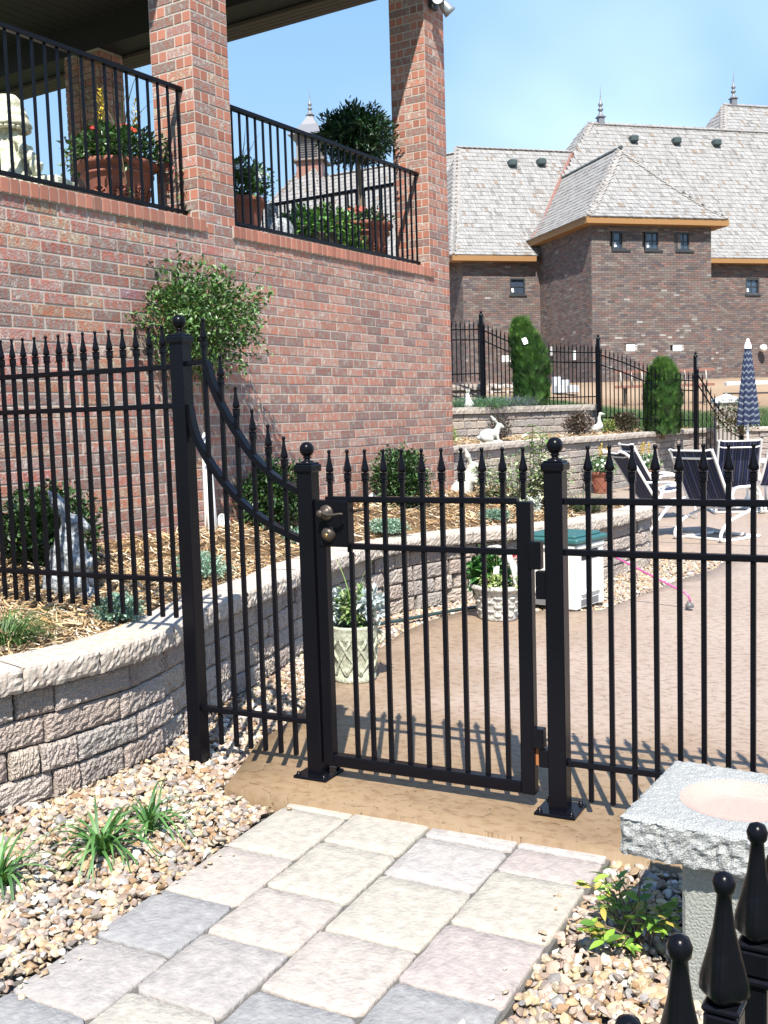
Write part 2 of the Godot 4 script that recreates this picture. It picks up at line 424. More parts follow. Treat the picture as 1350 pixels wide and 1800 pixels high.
func make_ground() -> void:
	var st := mb(true)
	var nz := FastNoiseLite.new(); nz.seed = 9; nz.frequency = 0.25
	var zs := [-40.0, -10.0, 0.0, 10.0, 18.0, 22.0]
	var z := 23.0
	while z < 44.0: zs.append(z); z += 0.35
	zs.append_array([46.0, 50.0, 60.0, 80.0, 120.0, 200.0, 400.0])
	var xs := [-300.0, -120.0, -60.0, -40.0, -25.0, -15.0]
	var x := -12.0
	while x < 22.0: xs.append(x); x += 0.5
	xs.append_array([26.0, 40.0, 60.0, 120.0, 300.0])
	var f := func(a: float, b: float) -> Vector3:
		var p := Vector2(0.846 * a - 0.533 * b, -0.533 * a - 0.846 * b)
		var h := ground_height(p)
		if b > 24.0 and b < 60.0: h += nz.get_noise_2dv(p) * 0.06
		return Vector3(p.x, h, p.y)
	var col := func(v: Vector3) -> Color:
		var zc := -0.533 * v.x - 0.846 * v.z
		var k := nz.get_noise_2d(v.x * 0.6, v.z * 0.6)
		var dirt := lin(0.27, 0.175, 0.105).lerp(lin(0.36, 0.26, 0.17), clampf(k + 0.4, 0, 1))
		var turf := lin(0.055, 0.095, 0.025)
		var t := smoothstep(28.2, 29.4, zc + k * 2.0)
		if zc > 60.0: return lin(0.10, 0.13, 0.05)
		return turf.lerp(dirt, t)
	for i in zs.size() - 1:
		for k in xs.size() - 1:
			var a: Vector3 = f.call(xs[k], zs[i]); var b: Vector3 = f.call(xs[k + 1], zs[i])
			var c: Vector3 = f.call(xs[k + 1], zs[i + 1]); var d: Vector3 = f.call(xs[k], zs[i + 1])
			for v in [a, c, b, a, d, c]:   # clockwise from above
				pass
			for v in [a, d, c, a, c, b]:
				st.set_color(col.call(v)); st.add_vertex(v)
	var g := obj("ground", st, M.dirt)
	g.set_meta("kind", "structure"); g.set_meta("label", "bare reddish dirt and thin turf rising towards the second brick house")
	# turf blades between the iron fence and the bare dirt
	var blade := mb()
	for k in 5:
		var a := TAU * k / 5.0
		var d := Vector3(cos(a), 0, sin(a))
		tri(blade, d * 0.01 + d.cross(Vector3.UP) * 0.006, d * 0.01 - d.cross(Vector3.UP) * 0.006, d * 0.05 + Vector3.UP * 0.11)
	var xf := []
	var cols := []
	while xf.size() < 9000:
		var a := rf(3.0, 16.0); var b := rf(24.6, 29.0)
		var p := Vector2(0.846 * a - 0.533 * b, -0.533 * a - 0.846 * b)
		if ground_height(p) < 0.6: continue
		if b > 27.6 and rng.randf() < (b - 27.6) / 1.6: continue
		xf.append(Transform3D(Basis(Vector3.UP, rf(0, TAU)).scaled(Vector3.ONE * rf(0.7, 1.5)), Vector3(p.x, ground_height(p) - 0.01, p.y)))
		cols.append(lin(0.05, 0.10, 0.025) * rf(0.6, 1.5))
	var t := many("grass", mesh_of(blade), M.grass, xf, cols)
	t.set_meta("label", "thin green lawn strip behind the far iron fence")

func slab_color(p: Vector2) -> Color:
	var n := noise.get_noise_2d(p.x * 14.0, p.y * 40.0) * 0.5 + 0.5
	var near := 1.0 - smoothstep(-4.1, -5.5, p.y + (noise.get_noise_2d(p.x * 60.0, p.y * 60.0)) * 0.9) if p.y < -3.0 else 1.0
	near = 1.0 - smoothstep(3.9, 5.6, -p.y + noise.get_noise_2d(p.x * 60.0, p.y * 60.0) * 0.8)
	var far := lin(0.37, 0.29, 0.235).lerp(lin(0.30, 0.228, 0.18), n)
	var ochre := lin(0.195, 0.125, 0.065).lerp(lin(0.25, 0.175, 0.105), n)
	# the left side towards the wall stays as golden as the threshold
	var side := 1.0 - smoothstep(-3.6, -2.2, p.x + noise.get_noise_2d(p.x * 50.0, p.y * 50.0))
	return far.lerp(ochre, clampf(maxf(near, side * 0.55 * (1.0 - smoothstep(7.0, 11.0, -p.y))), 0, 1))

var noise := FastNoiseLite.new()

func make_patio() -> void:
	noise.seed = 12; noise.frequency = 0.02; noise.fractal_octaves = 4
	var edge := pts("-3.03,-3.41 -2.35,-3.46 -1.7,-3.51 -1.26,-3.555 -0.6,-3.56 0.6,-3.60 3.0,-3.65 9.0,-3.7 9.0,-29.5 3.0,-30.2 -1.0,-28.0 -4.5,-26.7 -6.3,-26.1 -6.9,-25.4 -7.2,-23.5 -7.34,-21.5 -7.5,-19.6 -7.8,-17.8 -7.9,-16.0 -7.9,-13.6 -6.5,-12.4 -4.9,-11.9 -3.3,-11.75 -2.78,-11.3 -2.72,-10.5 -2.85,-9.6 -2.9,-8.9 -2.98,-8.0 -3.3,-7.75 -3.97,-7.7 -4.05,-7.1 -4.02,-6.6 -3.84,-5.9 -3.66,-5.25 -3.5,-4.7 -3.37,-4.3 -3.31,-4.0 -3.14,-3.65")
	var st := mb(true)
	var hf := func(p: Vector2) -> float:
		return 0.0
	sheet(st, edge, 0.34, hf, slab_color, 0.12)
	var o := obj("patio", st, M.patio)
	o.set_meta("kind", "structure"); o.set_meta("label", "stamped concrete patio in tan and ochre with slate texture")
	# a shallow saw joint across the stamped slab and its dark filler
	st = mb()
	bx(st, v3(-1.9, 0.002, -12.4), v3(8.0, 0.004, 0.012))
	for xx in [-1.25, 2.4]: bx(st, v3(xx, 0.002, -16.0), v3(0.012, 0.004, 20.0))
	obj("joint", st, M.sand, o)

func make_path() -> void:
	var path := struct("path", "path of tumbled square pavers leading to the gate")
	var st := mb()
	sheet(st, pts("-2.70,-3.50 -2.0,-3.54 -1.302,-3.60 -1.10,-1.2 -2.44,-1.2"), 100.0, func(_p): return -0.033, null, 0.1)
	obj("joint_sand", st, M.sand, path)
	# four columns of pavers: where each begins and how its side drifts, then its rows
	var side := [Vector2(-2.705, 0.115), Vector2(-2.377, 0.118), Vector2(-2.024, 0.106), Vector2(-1.649, 0.090), Vector2(-1.300, 0.084)]
	var rows := [[-3.495, -3.402, -2.975, -2.576, -2.220, -1.862, -1.56, -1.2], [-3.53, -3.186, -2.770, -2.410, -2.040, -1.740, -1.4], [-3.555, -3.412, -3.05, -2.615, -2.232, -1.92, -1.58], [-3.59, -3.487, -3.268, -2.838, -2.458, -2.12, -1.77, -1.4]]
	var tones := ["ccrbmbr", "ccrmcb", "ggcrbv", "gvovbcm"]
	var tint := {"c": lin(1.09, 1.01, 0.935), "r": lin(1.06, 0.97, 0.935), "b": lin(0.70, 0.745, 0.80), "m": lin(0.86, 0.855, 0.875), "g": lin(0.97, 0.98, 1.0), "v": lin(0.94, 0.89, 0.895), "o": lin(1.09, 1.0, 0.93)}
	for c in 4:
		for r in rows[c].size() - 1:
			var q := PackedVector2Array()
			for e in [[0, 0], [1, 0], [1, 1], [0, 1]]:
				var z: float = rows[c][r + e[1]] + (e[0] - 0.5) * -0.022
				q.append(Vector2(side[c + e[0]].x + side[c + e[0]].y * (z + 3.5) + rf(-0.002, 0.002), z + rf(-0.003, 0.003)))
			paver(path, q, tint[tones[c][r]])
	# stray pebbles on the path's borders
	var xf := []; var cols := []
	for i in 70:
		var z := rf(-3.4, -1.3)
		var k := 0 if rng.randf() < 0.55 else 4
		var x: float = side[k].x + side[k].y * (z + 3.5) + (absf(rng.randfn()) * 0.035 + 0.01) * (1.0 if k == 0 else -1.0)
		var s := rf(0.010, 0.024)
		xf.append(Transform3D(Basis.from_euler(v3(rf(-0.4, 0.4), rf(0, TAU), 0)).scaled_local(v3(s * 1.3, s * 0.8, s)), v3(x, -0.018 + s * 0.3, z)))
		cols.append([lin(0.40, 0.30, 0.2), lin(0.45, 0.36, 0.26), lin(0.3, 0.2, 0.12), lin(0.5, 0.46, 0.4)][i % 4])
	many("stray_pebbles", pebble_mesh(62), M.pebble, xf, cols, path)

func paver(path: Node3D, q: PackedVector2Array, c: Color) -> void:
	var mid := Vector2.ZERO
	for p in q: mid += p / 4.0
	var ring := PackedVector2Array()
	for e in 4:
		var a := q[e].move_toward(mid, 0.0036); var b := q[(e + 1) % 4].move_toward(mid, 0.0036)
		var len_ := a.distance_to(b)
		var r0 := rf(0.006, 0.026); var r1 := rf(0.006, 0.026)
		for k in 7:
			var t := lerpf(r0 / len_, 1.0 - r1 / len_, k / 6.0)
			var p := a.lerp(b, t)
			ring.append(p + (mid - p).normalized() * rf(-0.0005, 0.0042) * (1.8 if k in [0, 6] else 1.0))
	var st := mb(true)
	st.set_color(c)
	var top := -0.021 + rf(-0.003, 0.003)
	var n := ring.size()
	var tilt := Vector2(rf(-0.006, 0.006), rf(-0.006, 0.006))
	var at := func(p: Vector2, inset: float, dy: float) -> Vector3:
		var w := p.move_toward(mid, inset)
		return Vector3(w.x, top + dy + (w - mid).dot(tilt), w.y)
	var rings := [[0.0, -0.06], [0.0, -0.009], [0.002, -0.003], [0.006, 0.0], [0.08, 0.001]]
	for k in rings.size() - 1:
		for j in n:
			var a := ring[j]; var b := ring[(j + 1) % n]
			oquad(st, at.call(a, rings[k][0], rings[k][1]), at.call(b, rings[k][0], rings[k][1]), at.call(b, rings[k + 1][0], rings[k + 1][1]), at.call(a, rings[k + 1][0], rings[k + 1][1]), Vector3(mid.x, top - 0.08, mid.y))
	for j in n:
		otri(st, at.call(ring[j], 0.08, 0.001), at.call(ring[(j + 1) % n], 0.08, 0.001), Vector3(mid.x, top + 0.001, mid.y), Vector3(mid.x, top - 0.5, mid.y))
	obj("paver", st, M.paver, path)

# ------------------------------------------------------------------ gravel and mulch
func pebble_mesh(seed_: int) -> ArrayMesh:
	var s := SphereMesh.new(); s.radius = 0.5; s.height = 1.0; s.radial_segments = 9; s.rings = 5
	var arr := s.get_mesh_arrays()
	var v: PackedVector3Array = arr[Mesh.ARRAY_VERTEX]
	var r := RandomNumberGenerator.new(); r.seed = seed_
	for c in 7:
		var d := Vector3(r.randfn(), r.randfn(), r.randfn()).normalized()
		var lim := r.randf_range(0.19, 0.36)
		for i in v.size():
			var e := v[i].dot(d) - lim
			if e > 0.0: v[i] -= d * e
	var st := mb(seed_ == 61)
	var ix: PackedInt32Array = arr[Mesh.ARRAY_INDEX]
	for i in ix: st.add_vertex(v[i])
	return mesh_of(st)

func gravel(label: String, poly: PackedVector2Array, per_m2: float, base: float) -> void:
	var root := Node3D.new()
	root.name = put("gravel")
	add_child(root)
	root.set_meta("kind", "stuff"); root.set_meta("label", label)
	var bed := mb()
	sheet(bed, poly, 100.0, func(_p): return base - 0.03)
	obj("bed", bed, M.sand, root)
	var pal := [lin(0.60, 0.48, 0.33), lin(0.66, 0.56, 0.42), lin(0.52, 0.36, 0.21), lin(0.42, 0.26, 0.14), lin(0.50, 0.36, 0.27), lin(0.40, 0.29, 0.22), lin(0.58, 0.43, 0.35), lin(0.78, 0.74, 0.66), lin(0.34, 0.28, 0.24), lin(0.64, 0.50, 0.30), lin(0.56, 0.46, 0.36), lin(0.36, 0.33, 0.31)]
	var lo := poly[0]; var hi := poly[0]
	for p in poly: lo = lo.min(p); hi = hi.max(p)
	var xfs := [[], [], []]
	var cols := [[], [], []]
	var n := int((hi.x - lo.x) * (hi.y - lo.y) * per_m2)
	for i in n:
		var p := Vector2(rf(lo.x, hi.x), rf(lo.y, hi.y))
		if not Geometry2D.is_point_in_polygon(p, poly): continue
		var k := i % 3
		var s := rf(0.020, 0.038) if rng.randf() < 0.8 else rf(0.037, 0.056)
		var b := Basis.from_euler(Vector3(rf(-0.6, 0.6), rf(0, TAU), rf(-0.6, 0.6))).scaled_local(Vector3(s * rf(0.95, 1.5), s * rf(0.6, 0.95), s * rf(0.8, 1.15)))
		xfs[k].append(Transform3D(b, Vector3(p.x, base + rf(-0.02, 0.014) + 0.012 * noise.get_noise_2d(p.x * 160.0, p.y * 160.0), p.y)))
		var c: Color = pal[rng.randi() % pal.size()] * rf(0.55, 0.88)
		c.a = 1.0
		cols[k].append(c)
	for k in 3:
		many("pebble", pebble_mesh(61 + k), M.pebble, xfs[k], cols[k], root)

func edge_gap(p: Vector2) -> float:   # distance to the front line of the curved wall
	var d := 99.0
	for i in front_wall.size() - 1:
		d = minf(d, p.distance_to(Geometry2D.get_closest_point_to_segment(p, front_wall[i], front_wall[i + 1])))
	return d

func bed_height(p: Vector2) -> float:   # the straw-covered bed between the stone wall and the house
	var e := edge_gap(p)
	var h := 0.555 + 0.05 * smoothstep(0.22, 0.42, e) + 0.19 * smoothstep(-4.1, -5.3, p.x) * (1.0 if p.y > -10.5 else 0.35) * smoothstep(0.2, 0.8, e)
	return h + noise.get_noise_2d(p.x * 45.0, p.y * 45.0) * 0.03 * smoothstep(0.2, 0.5, e)

func straw(parent: Node3D, poly: PackedVector2Array, hf: Callable, per_m2: float, size: float, keep_off := 0.0) -> void:
	var st := mb()
	var w := 0.0032
	for s in 3:
		var a := v3(-0.05 + s * 0.0333, 0.006 * sin(s * 1.05), 0.004 * s * s)
		var b := v3(-0.05 + (s + 1) * 0.0333, 0.006 * sin((s + 1) * 1.05), 0.004 * (s + 1) * (s + 1))
		oquad(st, a + v3(0, 0, -w), a + v3(0, 0, w), b + v3(0, 0, w), b + v3(0, 0, -w), v3(0, -1, 0))
		oquad(st, a + v3(0, 0, w), a + v3(0, -0.003, 0), b + v3(0, -0.003, 0), b + v3(0, 0, w), v3(0, 0.0, -0.01))
	var lo := poly[0]; var hi := poly[0]
	for p in poly: lo = lo.min(p); hi = hi.max(p)
	var xf := []; var cols := []
	var pal := [lin(0.46, 0.32, 0.17), lin(0.54, 0.41, 0.24), lin(0.37, 0.235, 0.12), lin(0.60, 0.48, 0.32), lin(0.25, 0.155, 0.085), lin(0.50, 0.30, 0.13), lin(0.66, 0.57, 0.43)]
	for i in int((hi.x - lo.x) * (hi.y - lo.y) * per_m2):
		var p := Vector2(rf(lo.x, hi.x), rf(lo.y, hi.y))
		if not Geometry2D.is_point_in_polygon(p, poly): continue
		if keep_off > 0.0 and edge_gap(p) < keep_off + noise.get_noise_2d(p.x * 90.0, p.y * 90.0) * 0.09: continue
		var b := Basis.from_euler(Vector3(rf(-0.9, 0.9), rf(0, TAU), rf(-0.30, 0.34))).scaled_local(Vector3(rf(0.5, 1.3), rf(0.7, 2.0), rf(0.6, 2.2)) * size)
		xf.append(Transform3D(b, Vector3(p.x, hf.call(p) + rf(0.0, 0.022), p.y)))
		var c: Color = pal[rng.randi() % 7] * rf(0.75, 1.15)
		cols.append(c)
	many("straw", mesh_of(st), M.chip, xf, cols, parent)

func wall_side(line: Array, inward: float) -> PackedVector2Array:
	var o := PackedVector2Array()
	for i in line.size():
		var t: Vector2 = (line[mini(i + 1, line.size() - 1)] - line[maxi(i - 1, 0)]).normalized()
		o.append(line[i] + Vector2(t.y, -t.x) * -inward)
	return o

func make_beds() -> void:
	var inner := wall_side(front_wall, -0.06)
	var poly := PackedVector2Array()
	for p in inner: poly.append(p)
	poly.append_array(pts("-6.2,-11.8 -7.7,-12.9 -8.2,-13.4 -8.6,-13.0 -8.2,-10.1 -5.42,-10.1 -5.42,-1.4"))
	var bed := struct("planting_bed", "straw mulched bed between the curved stone wall and the brick house")
	var st := mb(true)
	sheet(st, poly, 0.16, bed_height)
	obj("mulch_soil", st, M.mulch_soil, bed)
	var near := PackedVector2Array()
	var far := PackedVector2Array()
	for p in poly:
		if p.y > -7.6: near.append(p)
	straw(bed, near, bed_height, 2600.0, 0.62, 0.245)
	straw(bed, poly, bed_height, 700.0, 0.95, 0.27)
	# bed behind the second wall
	bed = struct("planting_bed", "narrow mulched bed between the two far stone walls")
	poly = PackedVector2Array()
	for p in wall_side(tier_wall.slice(0, 8), -0.2): poly.append(p)
	var back := wall_side(high_wall, 0.05)
	back.reverse()
	poly.append_array(pts("-7.6,-25.8 -8.6,-24.9 -8.9,-23.5"))
	poly.append_array(back)
	poly.append_array(pts("-9.5,-14.0"))
	var h2 := func(p: Vector2) -> float:
		return 1.09 + 0.03 * noise.get_noise_2d(p.x * 40.0, p.y * 40.0)
	st = mb(true)
	sheet(st, poly, 0.4, h2)
	obj("mulch_soil", st, M.mulch_soil, bed)
	straw(bed, poly, h2, 160.0, 1.8)
	# bed behind the third wall
	bed = struct("planting_bed", "raised bed of the tall clipped evergreen behind the third stone wall")
	poly = PackedVector2Array()
	for p in wall_side(high_wall, -0.2): poly.append(p)
	poly.append_array(pts("-9.4,-23.8 -10.7,-22.3 -11.6,-21.0 -12.3,-18.5 -12.0,-15.6"))
	var h3 := func(p: Vector2) -> float:
		return 1.72 + 0.03 * noise.get_noise_2d(p.x * 40.0, p.y * 40.0)
	st = mb(true)
	sheet(st, poly, 0.5, h3)
	obj("mulch_soil", st, M.mulch_soil, bed)
	gravel("cream and tan river gravel along the foot of the curved stone wall", pts("-3.80,-0.9 -3.84,-2.1 -3.72,-2.75 -3.66,-3.2 -3.68,-3.6 -3.8,-4.0 -3.92,-4.3 -4.02,-4.6 -4.08,-4.9 -4.21,-5.4 -4.35,-5.8 -4.47,-6.4 -4.5,-7.05 -4.42,-7.55 -4.25,-8.05 -3.93,-8.52 -3.65,-9.05 -3.55,-9.56 -3.5,-10.05 -3.47,-10.6 -3.6,-11.0 -3.3,-11.7 -2.8,-11.3 -2.74,-10.5 -2.87,-9.6 -2.92,-8.9 -3.0,-8.05 -3.32,-7.8 -3.99,-7.75 -4.07,-7.1 -4.04,-6.6 -3.86,-5.9 -3.68,-5.25 -3.52,-4.7 -3.39,-4.3 -3.33,-4.0 -3.16,-3.65 -3.04,-3.38 -2.73,-3.37 -2.66,-2.96 -2.6,-2.56 -2.57,-2.2 -2.54,-1.6 -2.5,-0.9"), 3300.0, -0.03)
	gravel("cream and tan river gravel between the paver path and the concrete bird bath", pts("-1.29,-3.56 -1.28,-3.3 -1.24,-2.85 -1.2,-2.45 -1.17,-2.1 -1.14,-0.9 0.7,-0.9 0.7,-3.59 -0.6,-3.565"), 3300.0, -0.045)

# ------------------------------------------------------------------ segmental stone walls
func block_mesh(seed_: int) -> ArrayMesh:   # 1 m long, 1 m high, rough split face towards +z; scaled where it is laid
	var st := mb()
	var n := FastNoiseLite.new(); n.seed = seed_; n.frequency = 2.6; n.fractal_octaves = 3
	var nx := 20; var ny := 9
	var f := func(i: int, j: int) -> Vector3:
		var u := float(i) / nx; var w := float(j) / ny
		var ed := minf(minf(u, 1.0 - u) * 0.3, minf(w, 1.0 - w) * 0.14)     # metres from the edge, roughly
		var rnd := -0.013 * exp(-ed / 0.006)
		var z := rnd + n.get_noise_2d(u * 3.2, w * 1.5) * 0.0125
		var du := 0.012 * n.get_noise_2d(w * 0.7 + 9.0, seed_)
		return Vector3(u - 0.5 + (du if i in [0, nx] else 0.0), w + (0.03 * n.get_noise_2d(u * 0.8, 30.0) if j in [0, ny] else 0.0), z)
	for i in nx:
		for j in ny:
			quad(st, f.call(i, j), f.call(i + 1, j), f.call(i + 1, j + 1), f.call(i, j + 1))
	for i in nx:
		var a: Vector3 = f.call(i, ny); var b: Vector3 = f.call(i + 1, ny)
		quad(st, a, b, b + v3(0, 0, -0.16), a + v3(0, 0, -0.16))
		a = f.call(i, 0); b = f.call(i + 1, 0)
		quad(st, b, a, a + v3(0, 0, -0.16), b + v3(0, 0, -0.16))
	for j in ny:
		var a: Vector3 = f.call(0, j); var b: Vector3 = f.call(0, j + 1)
		quad(st, a, b, b + v3(0, 0, -0.16), a + v3(0, 0, -0.16))
		a = f.call(nx, j); b = f.call(nx, j + 1)
		quad(st, b, a, a + v3(0, 0, -0.16), b + v3(0, 0, -0.16))
	return mesh_of(st)

var blocks := []
func stone_wall(label: String, line: Array, top: float, bottom: float, course: float, cap_h: float, fine: float, flip := 1.0) -> Node3D:
	if blocks.is_empty():
		for i in 8: blocks.append(block_mesh(100 + i))
	var w := thing("stone_wall", label, "wall")
	var path := []
	var ctrl := []
	for p in line: ctrl.append(Vector3(p.x, 0, p.y))
	path = curve(ctrl, line.size() * 8)
	var cum := [0.0]
	for i in path.size() - 1: cum.append(cum[i] + path[i].distance_to(path[i + 1]))
	var total: float = cum[-1]
	var at := func(s: float) -> Array:
		s = clampf(s, 0.0, total)
		var k := 0
		k = clampi(cum.bsearch(s) - 1, 0, path.size() - 2)
		var t: float = (s - cum[k]) / maxf(cum[k + 1] - cum[k], 1e-6)
		var a: Vector3 = path[maxi(k - 1, 0)]; var b: Vector3 = path[mini(k + 2, path.size() - 1)]
		var tan_ := (b - a).normalized()
		return [path[k].lerp(path[k + 1], t), tan_, tan_.cross(Vector3.UP) * flip]
	# core behind the blocks, so that no light shows through the joints
	var st := mb()
	var m := int(total / 0.3) + 1
	for i in m:
		var a = at.call(total * i / m); var b = at.call(total * (i + 1) / m)
		var in0: Vector3 = a[0] - a[2] * 0.075; var in1: Vector3 = b[0] - b[2] * 0.075
		var ba: Vector3 = a[0] - a[2] * 0.24; var bb: Vector3 = b[0] - b[2] * 0.24
		var o: Vector3 = (in0 + bb) * 0.5 + v3(0, (top + bottom) * 0.5, 0)
		oquad(st, in0 + v3(0, bottom, 0), in1 + v3(0, bottom, 0), in1 + v3(0, top - cap_h, 0), in0 + v3(0, top - cap_h, 0), o)
		oquad(st, ba + v3(0, bottom, 0), bb + v3(0, bottom, 0), bb + v3(0, top - cap_h, 0), ba + v3(0, top - cap_h, 0), o)
	obj("core", st, M.roof_deck, w)
	var cols := [lin(0.92, 0.88, 0.87), lin(0.76, 0.74, 0.75), lin(1.02, 0.97, 0.91), lin(0.86, 0.79, 0.76), lin(0.98, 0.95, 0.93), lin(0.80, 0.81, 0.83)]
	var mats := []
	for c in cols:
		var k: StandardMaterial3D = M.stone.duplicate()
		k.albedo_color = (c as Color).linear_to_srgb(); k.vertex_color_use_as_albedo = false
		mats.append(k)
	var y := top - cap_h
	var row := 0
	while y > bottom + 0.01:
		var h := course * rf(0.9, 1.08)
		var s := rf(-0.2, 0.0) if row % 2 else rf(-0.35, -0.15)
		while s < total:
			var l := rf(0.22, 0.47)
			if rng.randf() < 0.15: l = rf(0.14, 0.2)
			var a = at.call(s + l * 0.5)
			if s + l * 0.5 > 0.0 and s + l * 0.5 < total:
				var o := MeshInstance3D.new()
				o.name = put("block", w)
				o.mesh = blocks[rng.randi() % 8]
				o.material_override = mats[rng.randi() % 6]
				w.add_child(o, true)
				var xx: Vector3 = a[1] * flip
				o.basis = Basis(xx.rotated(Vector3.UP, rf(-0.012, 0.012)) * (l - 0.012), Vector3.UP * (h - 0.008), a[2])
				o.position = a[0] + v3(0, y - h, 0) - a[2] * (0.035 + rf(-0.010, 0.010))
			s += l
		y -= h
		row += 1
	# cap stones: smooth flat tops, rough split front edges
	var s := -rf(0.0, 0.2)
	while s < total:
		var l := rf(0.38, 0.60)
		cap_stone(w, at, maxf(s, 0.0) + 0.0025, minf(s + l, total) - 0.0025, top + rf(-0.003, 0.003), cap_h, fine)
		s += l
	return w

func cap_stone(w: Node3D, at: Callable, s0: float, s1: float, top: float, h: float, fine: float) -> void:
	if s1 - s0 < 0.06: return
	var st := mb(true)
	var n := FastNoiseLite.new(); n.seed = rng.randi() % 999; n.frequency = 9.0; n.fractal_octaves = 4
	var nx := maxi(2, int((s1 - s0) / fine)); var ny := maxi(2, int(h / fine))
	var tint: float = rf(0.88, 1.1)
	var warm := rf(0.95, 1.03)
	var p := func(i: int, off: float, y: float) -> Vector3:
		var a = at.call(lerpf(s0, s1, float(i) / nx))
		return a[0] + a[2] * off + Vector3(0, y, 0)
	var front := func(i: int, j: int) -> Vector3:
		var ed := minf(minf(i, nx - i) * (s1 - s0) / nx, minf(j, ny - j) * h / ny)
		var off := 0.028 - 0.010 * exp(-ed / 0.008) + n.get_noise_2d(i * fine * 4.5, j * fine * 4.5) * 0.012
		var yy := top - h + h * j / ny + (0.008 * n.get_noise_2d(i * fine * 2.0, 77.0) if j == 0 else 0.0)
		return p.call(i, off, yy - (0.004 if j == ny else 0.0))
	var mid: Vector3 = p.call(nx / 2, -0.12, top - h * 0.5)
	var rough := lin(0.86, 0.83, 0.80) * tint
	var flat := lin(1.0 * warm, 0.98, 0.95 / warm) * tint
	st.set_color(rough)
	st.set_smooth_group(-1)
	for i in nx:
		for j in ny: oquad(st, front.call(i, j), front.call(i + 1, j), front.call(i + 1, j + 1), front.call(i, j + 1), mid)
	for i in nx: oquad(st, front.call(i, 0), front.call(i + 1, 0), p.call(i + 1, -0.27, top - h), p.call(i, -0.27, top - h), mid)
	for i in nx: oquad(st, p.call(i, -0.27, top), p.call(i + 1, -0.27, top), p.call(i + 1, -0.27, top - h), p.call(i, -0.27, top - h), mid)
	for e in [0, nx]: oquad(st, front.call(e, 0), front.call(e, ny), p.call(e, -0.27, top), p.call(e, -0.27, top - h), mid)
	st.set_color(flat)
	st.set_smooth_group(2)
	for i in nx:
		oquad(st, front.call(i, ny), front.call(i + 1, ny), p.call(i + 1, -0.02, top), p.call(i, -0.02, top), mid)
		oquad(st, p.call(i, -0.02, top), p.call(i + 1, -0.02, top), p.call(i + 1, -0.27, top), p.call(i, -0.27, top), mid)
	obj("cap_stone", st, M.cap, w)

func make_walls() -> void:
	stone_wall("curved waist-high stone block wall running from beside the gate along the mulch bed", front_wall, 0.60, -0.08, 0.135, 0.105, 0.016)
	stone_wall("long second stone block wall behind the patio chairs and potted flowers", tier_wall, 1.11, -0.04, 0.15, 0.11, 0.06)
	stone_wall("upper stone block wall below the tall clipped evergreen and lavender", high_wall, 1.76, 1.0, 0.15, 0.13, 0.06)
	stone_wall("short topmost stone block wall under the far fence beside the house corner", top_wall, 2.3, 1.6, 0.15, 0.13, 0.06)

# ------------------------------------------------------------------ the brick house
const BL := 0.254      # brick module along the wall
const BH := 0.0813     # height of one course
const BW := 0.0762     # module of a header
const WX := -5.42      # the wall's face
var view_xf := Transform3D()

func seen_size(p: Vector3) -> float:   # how large a piece shows in the picture; 0 outside it
	var q := view_xf * p
	if q.z > -0.1: return 0.0
	var x := q.x / -q.z; var y := q.y / -q.z
	if absf(x) > 0.38 or absf(y) > 0.50: return 0.0
	return 1.0 / -q.z

func brick_tint(red: bool) -> Color:
	var k := rng.randf()
	if red: return lin(1.12, 0.97, 0.92) * rf(0.8, 1.2)
	if k < 0.34: return lin(1.16, 0.98, 0.89) * rf(0.9, 1.15)
	if k < 0.62: return lin(0.96, 0.94, 0.93) * rf(0.84, 1.04)
	if k < 0.85: return lin(1.12, 1.08, 1.03) * rf(1.0, 1.2)
	return lin(0.86, 0.84, 0.86) * rf(0.82, 0.97)

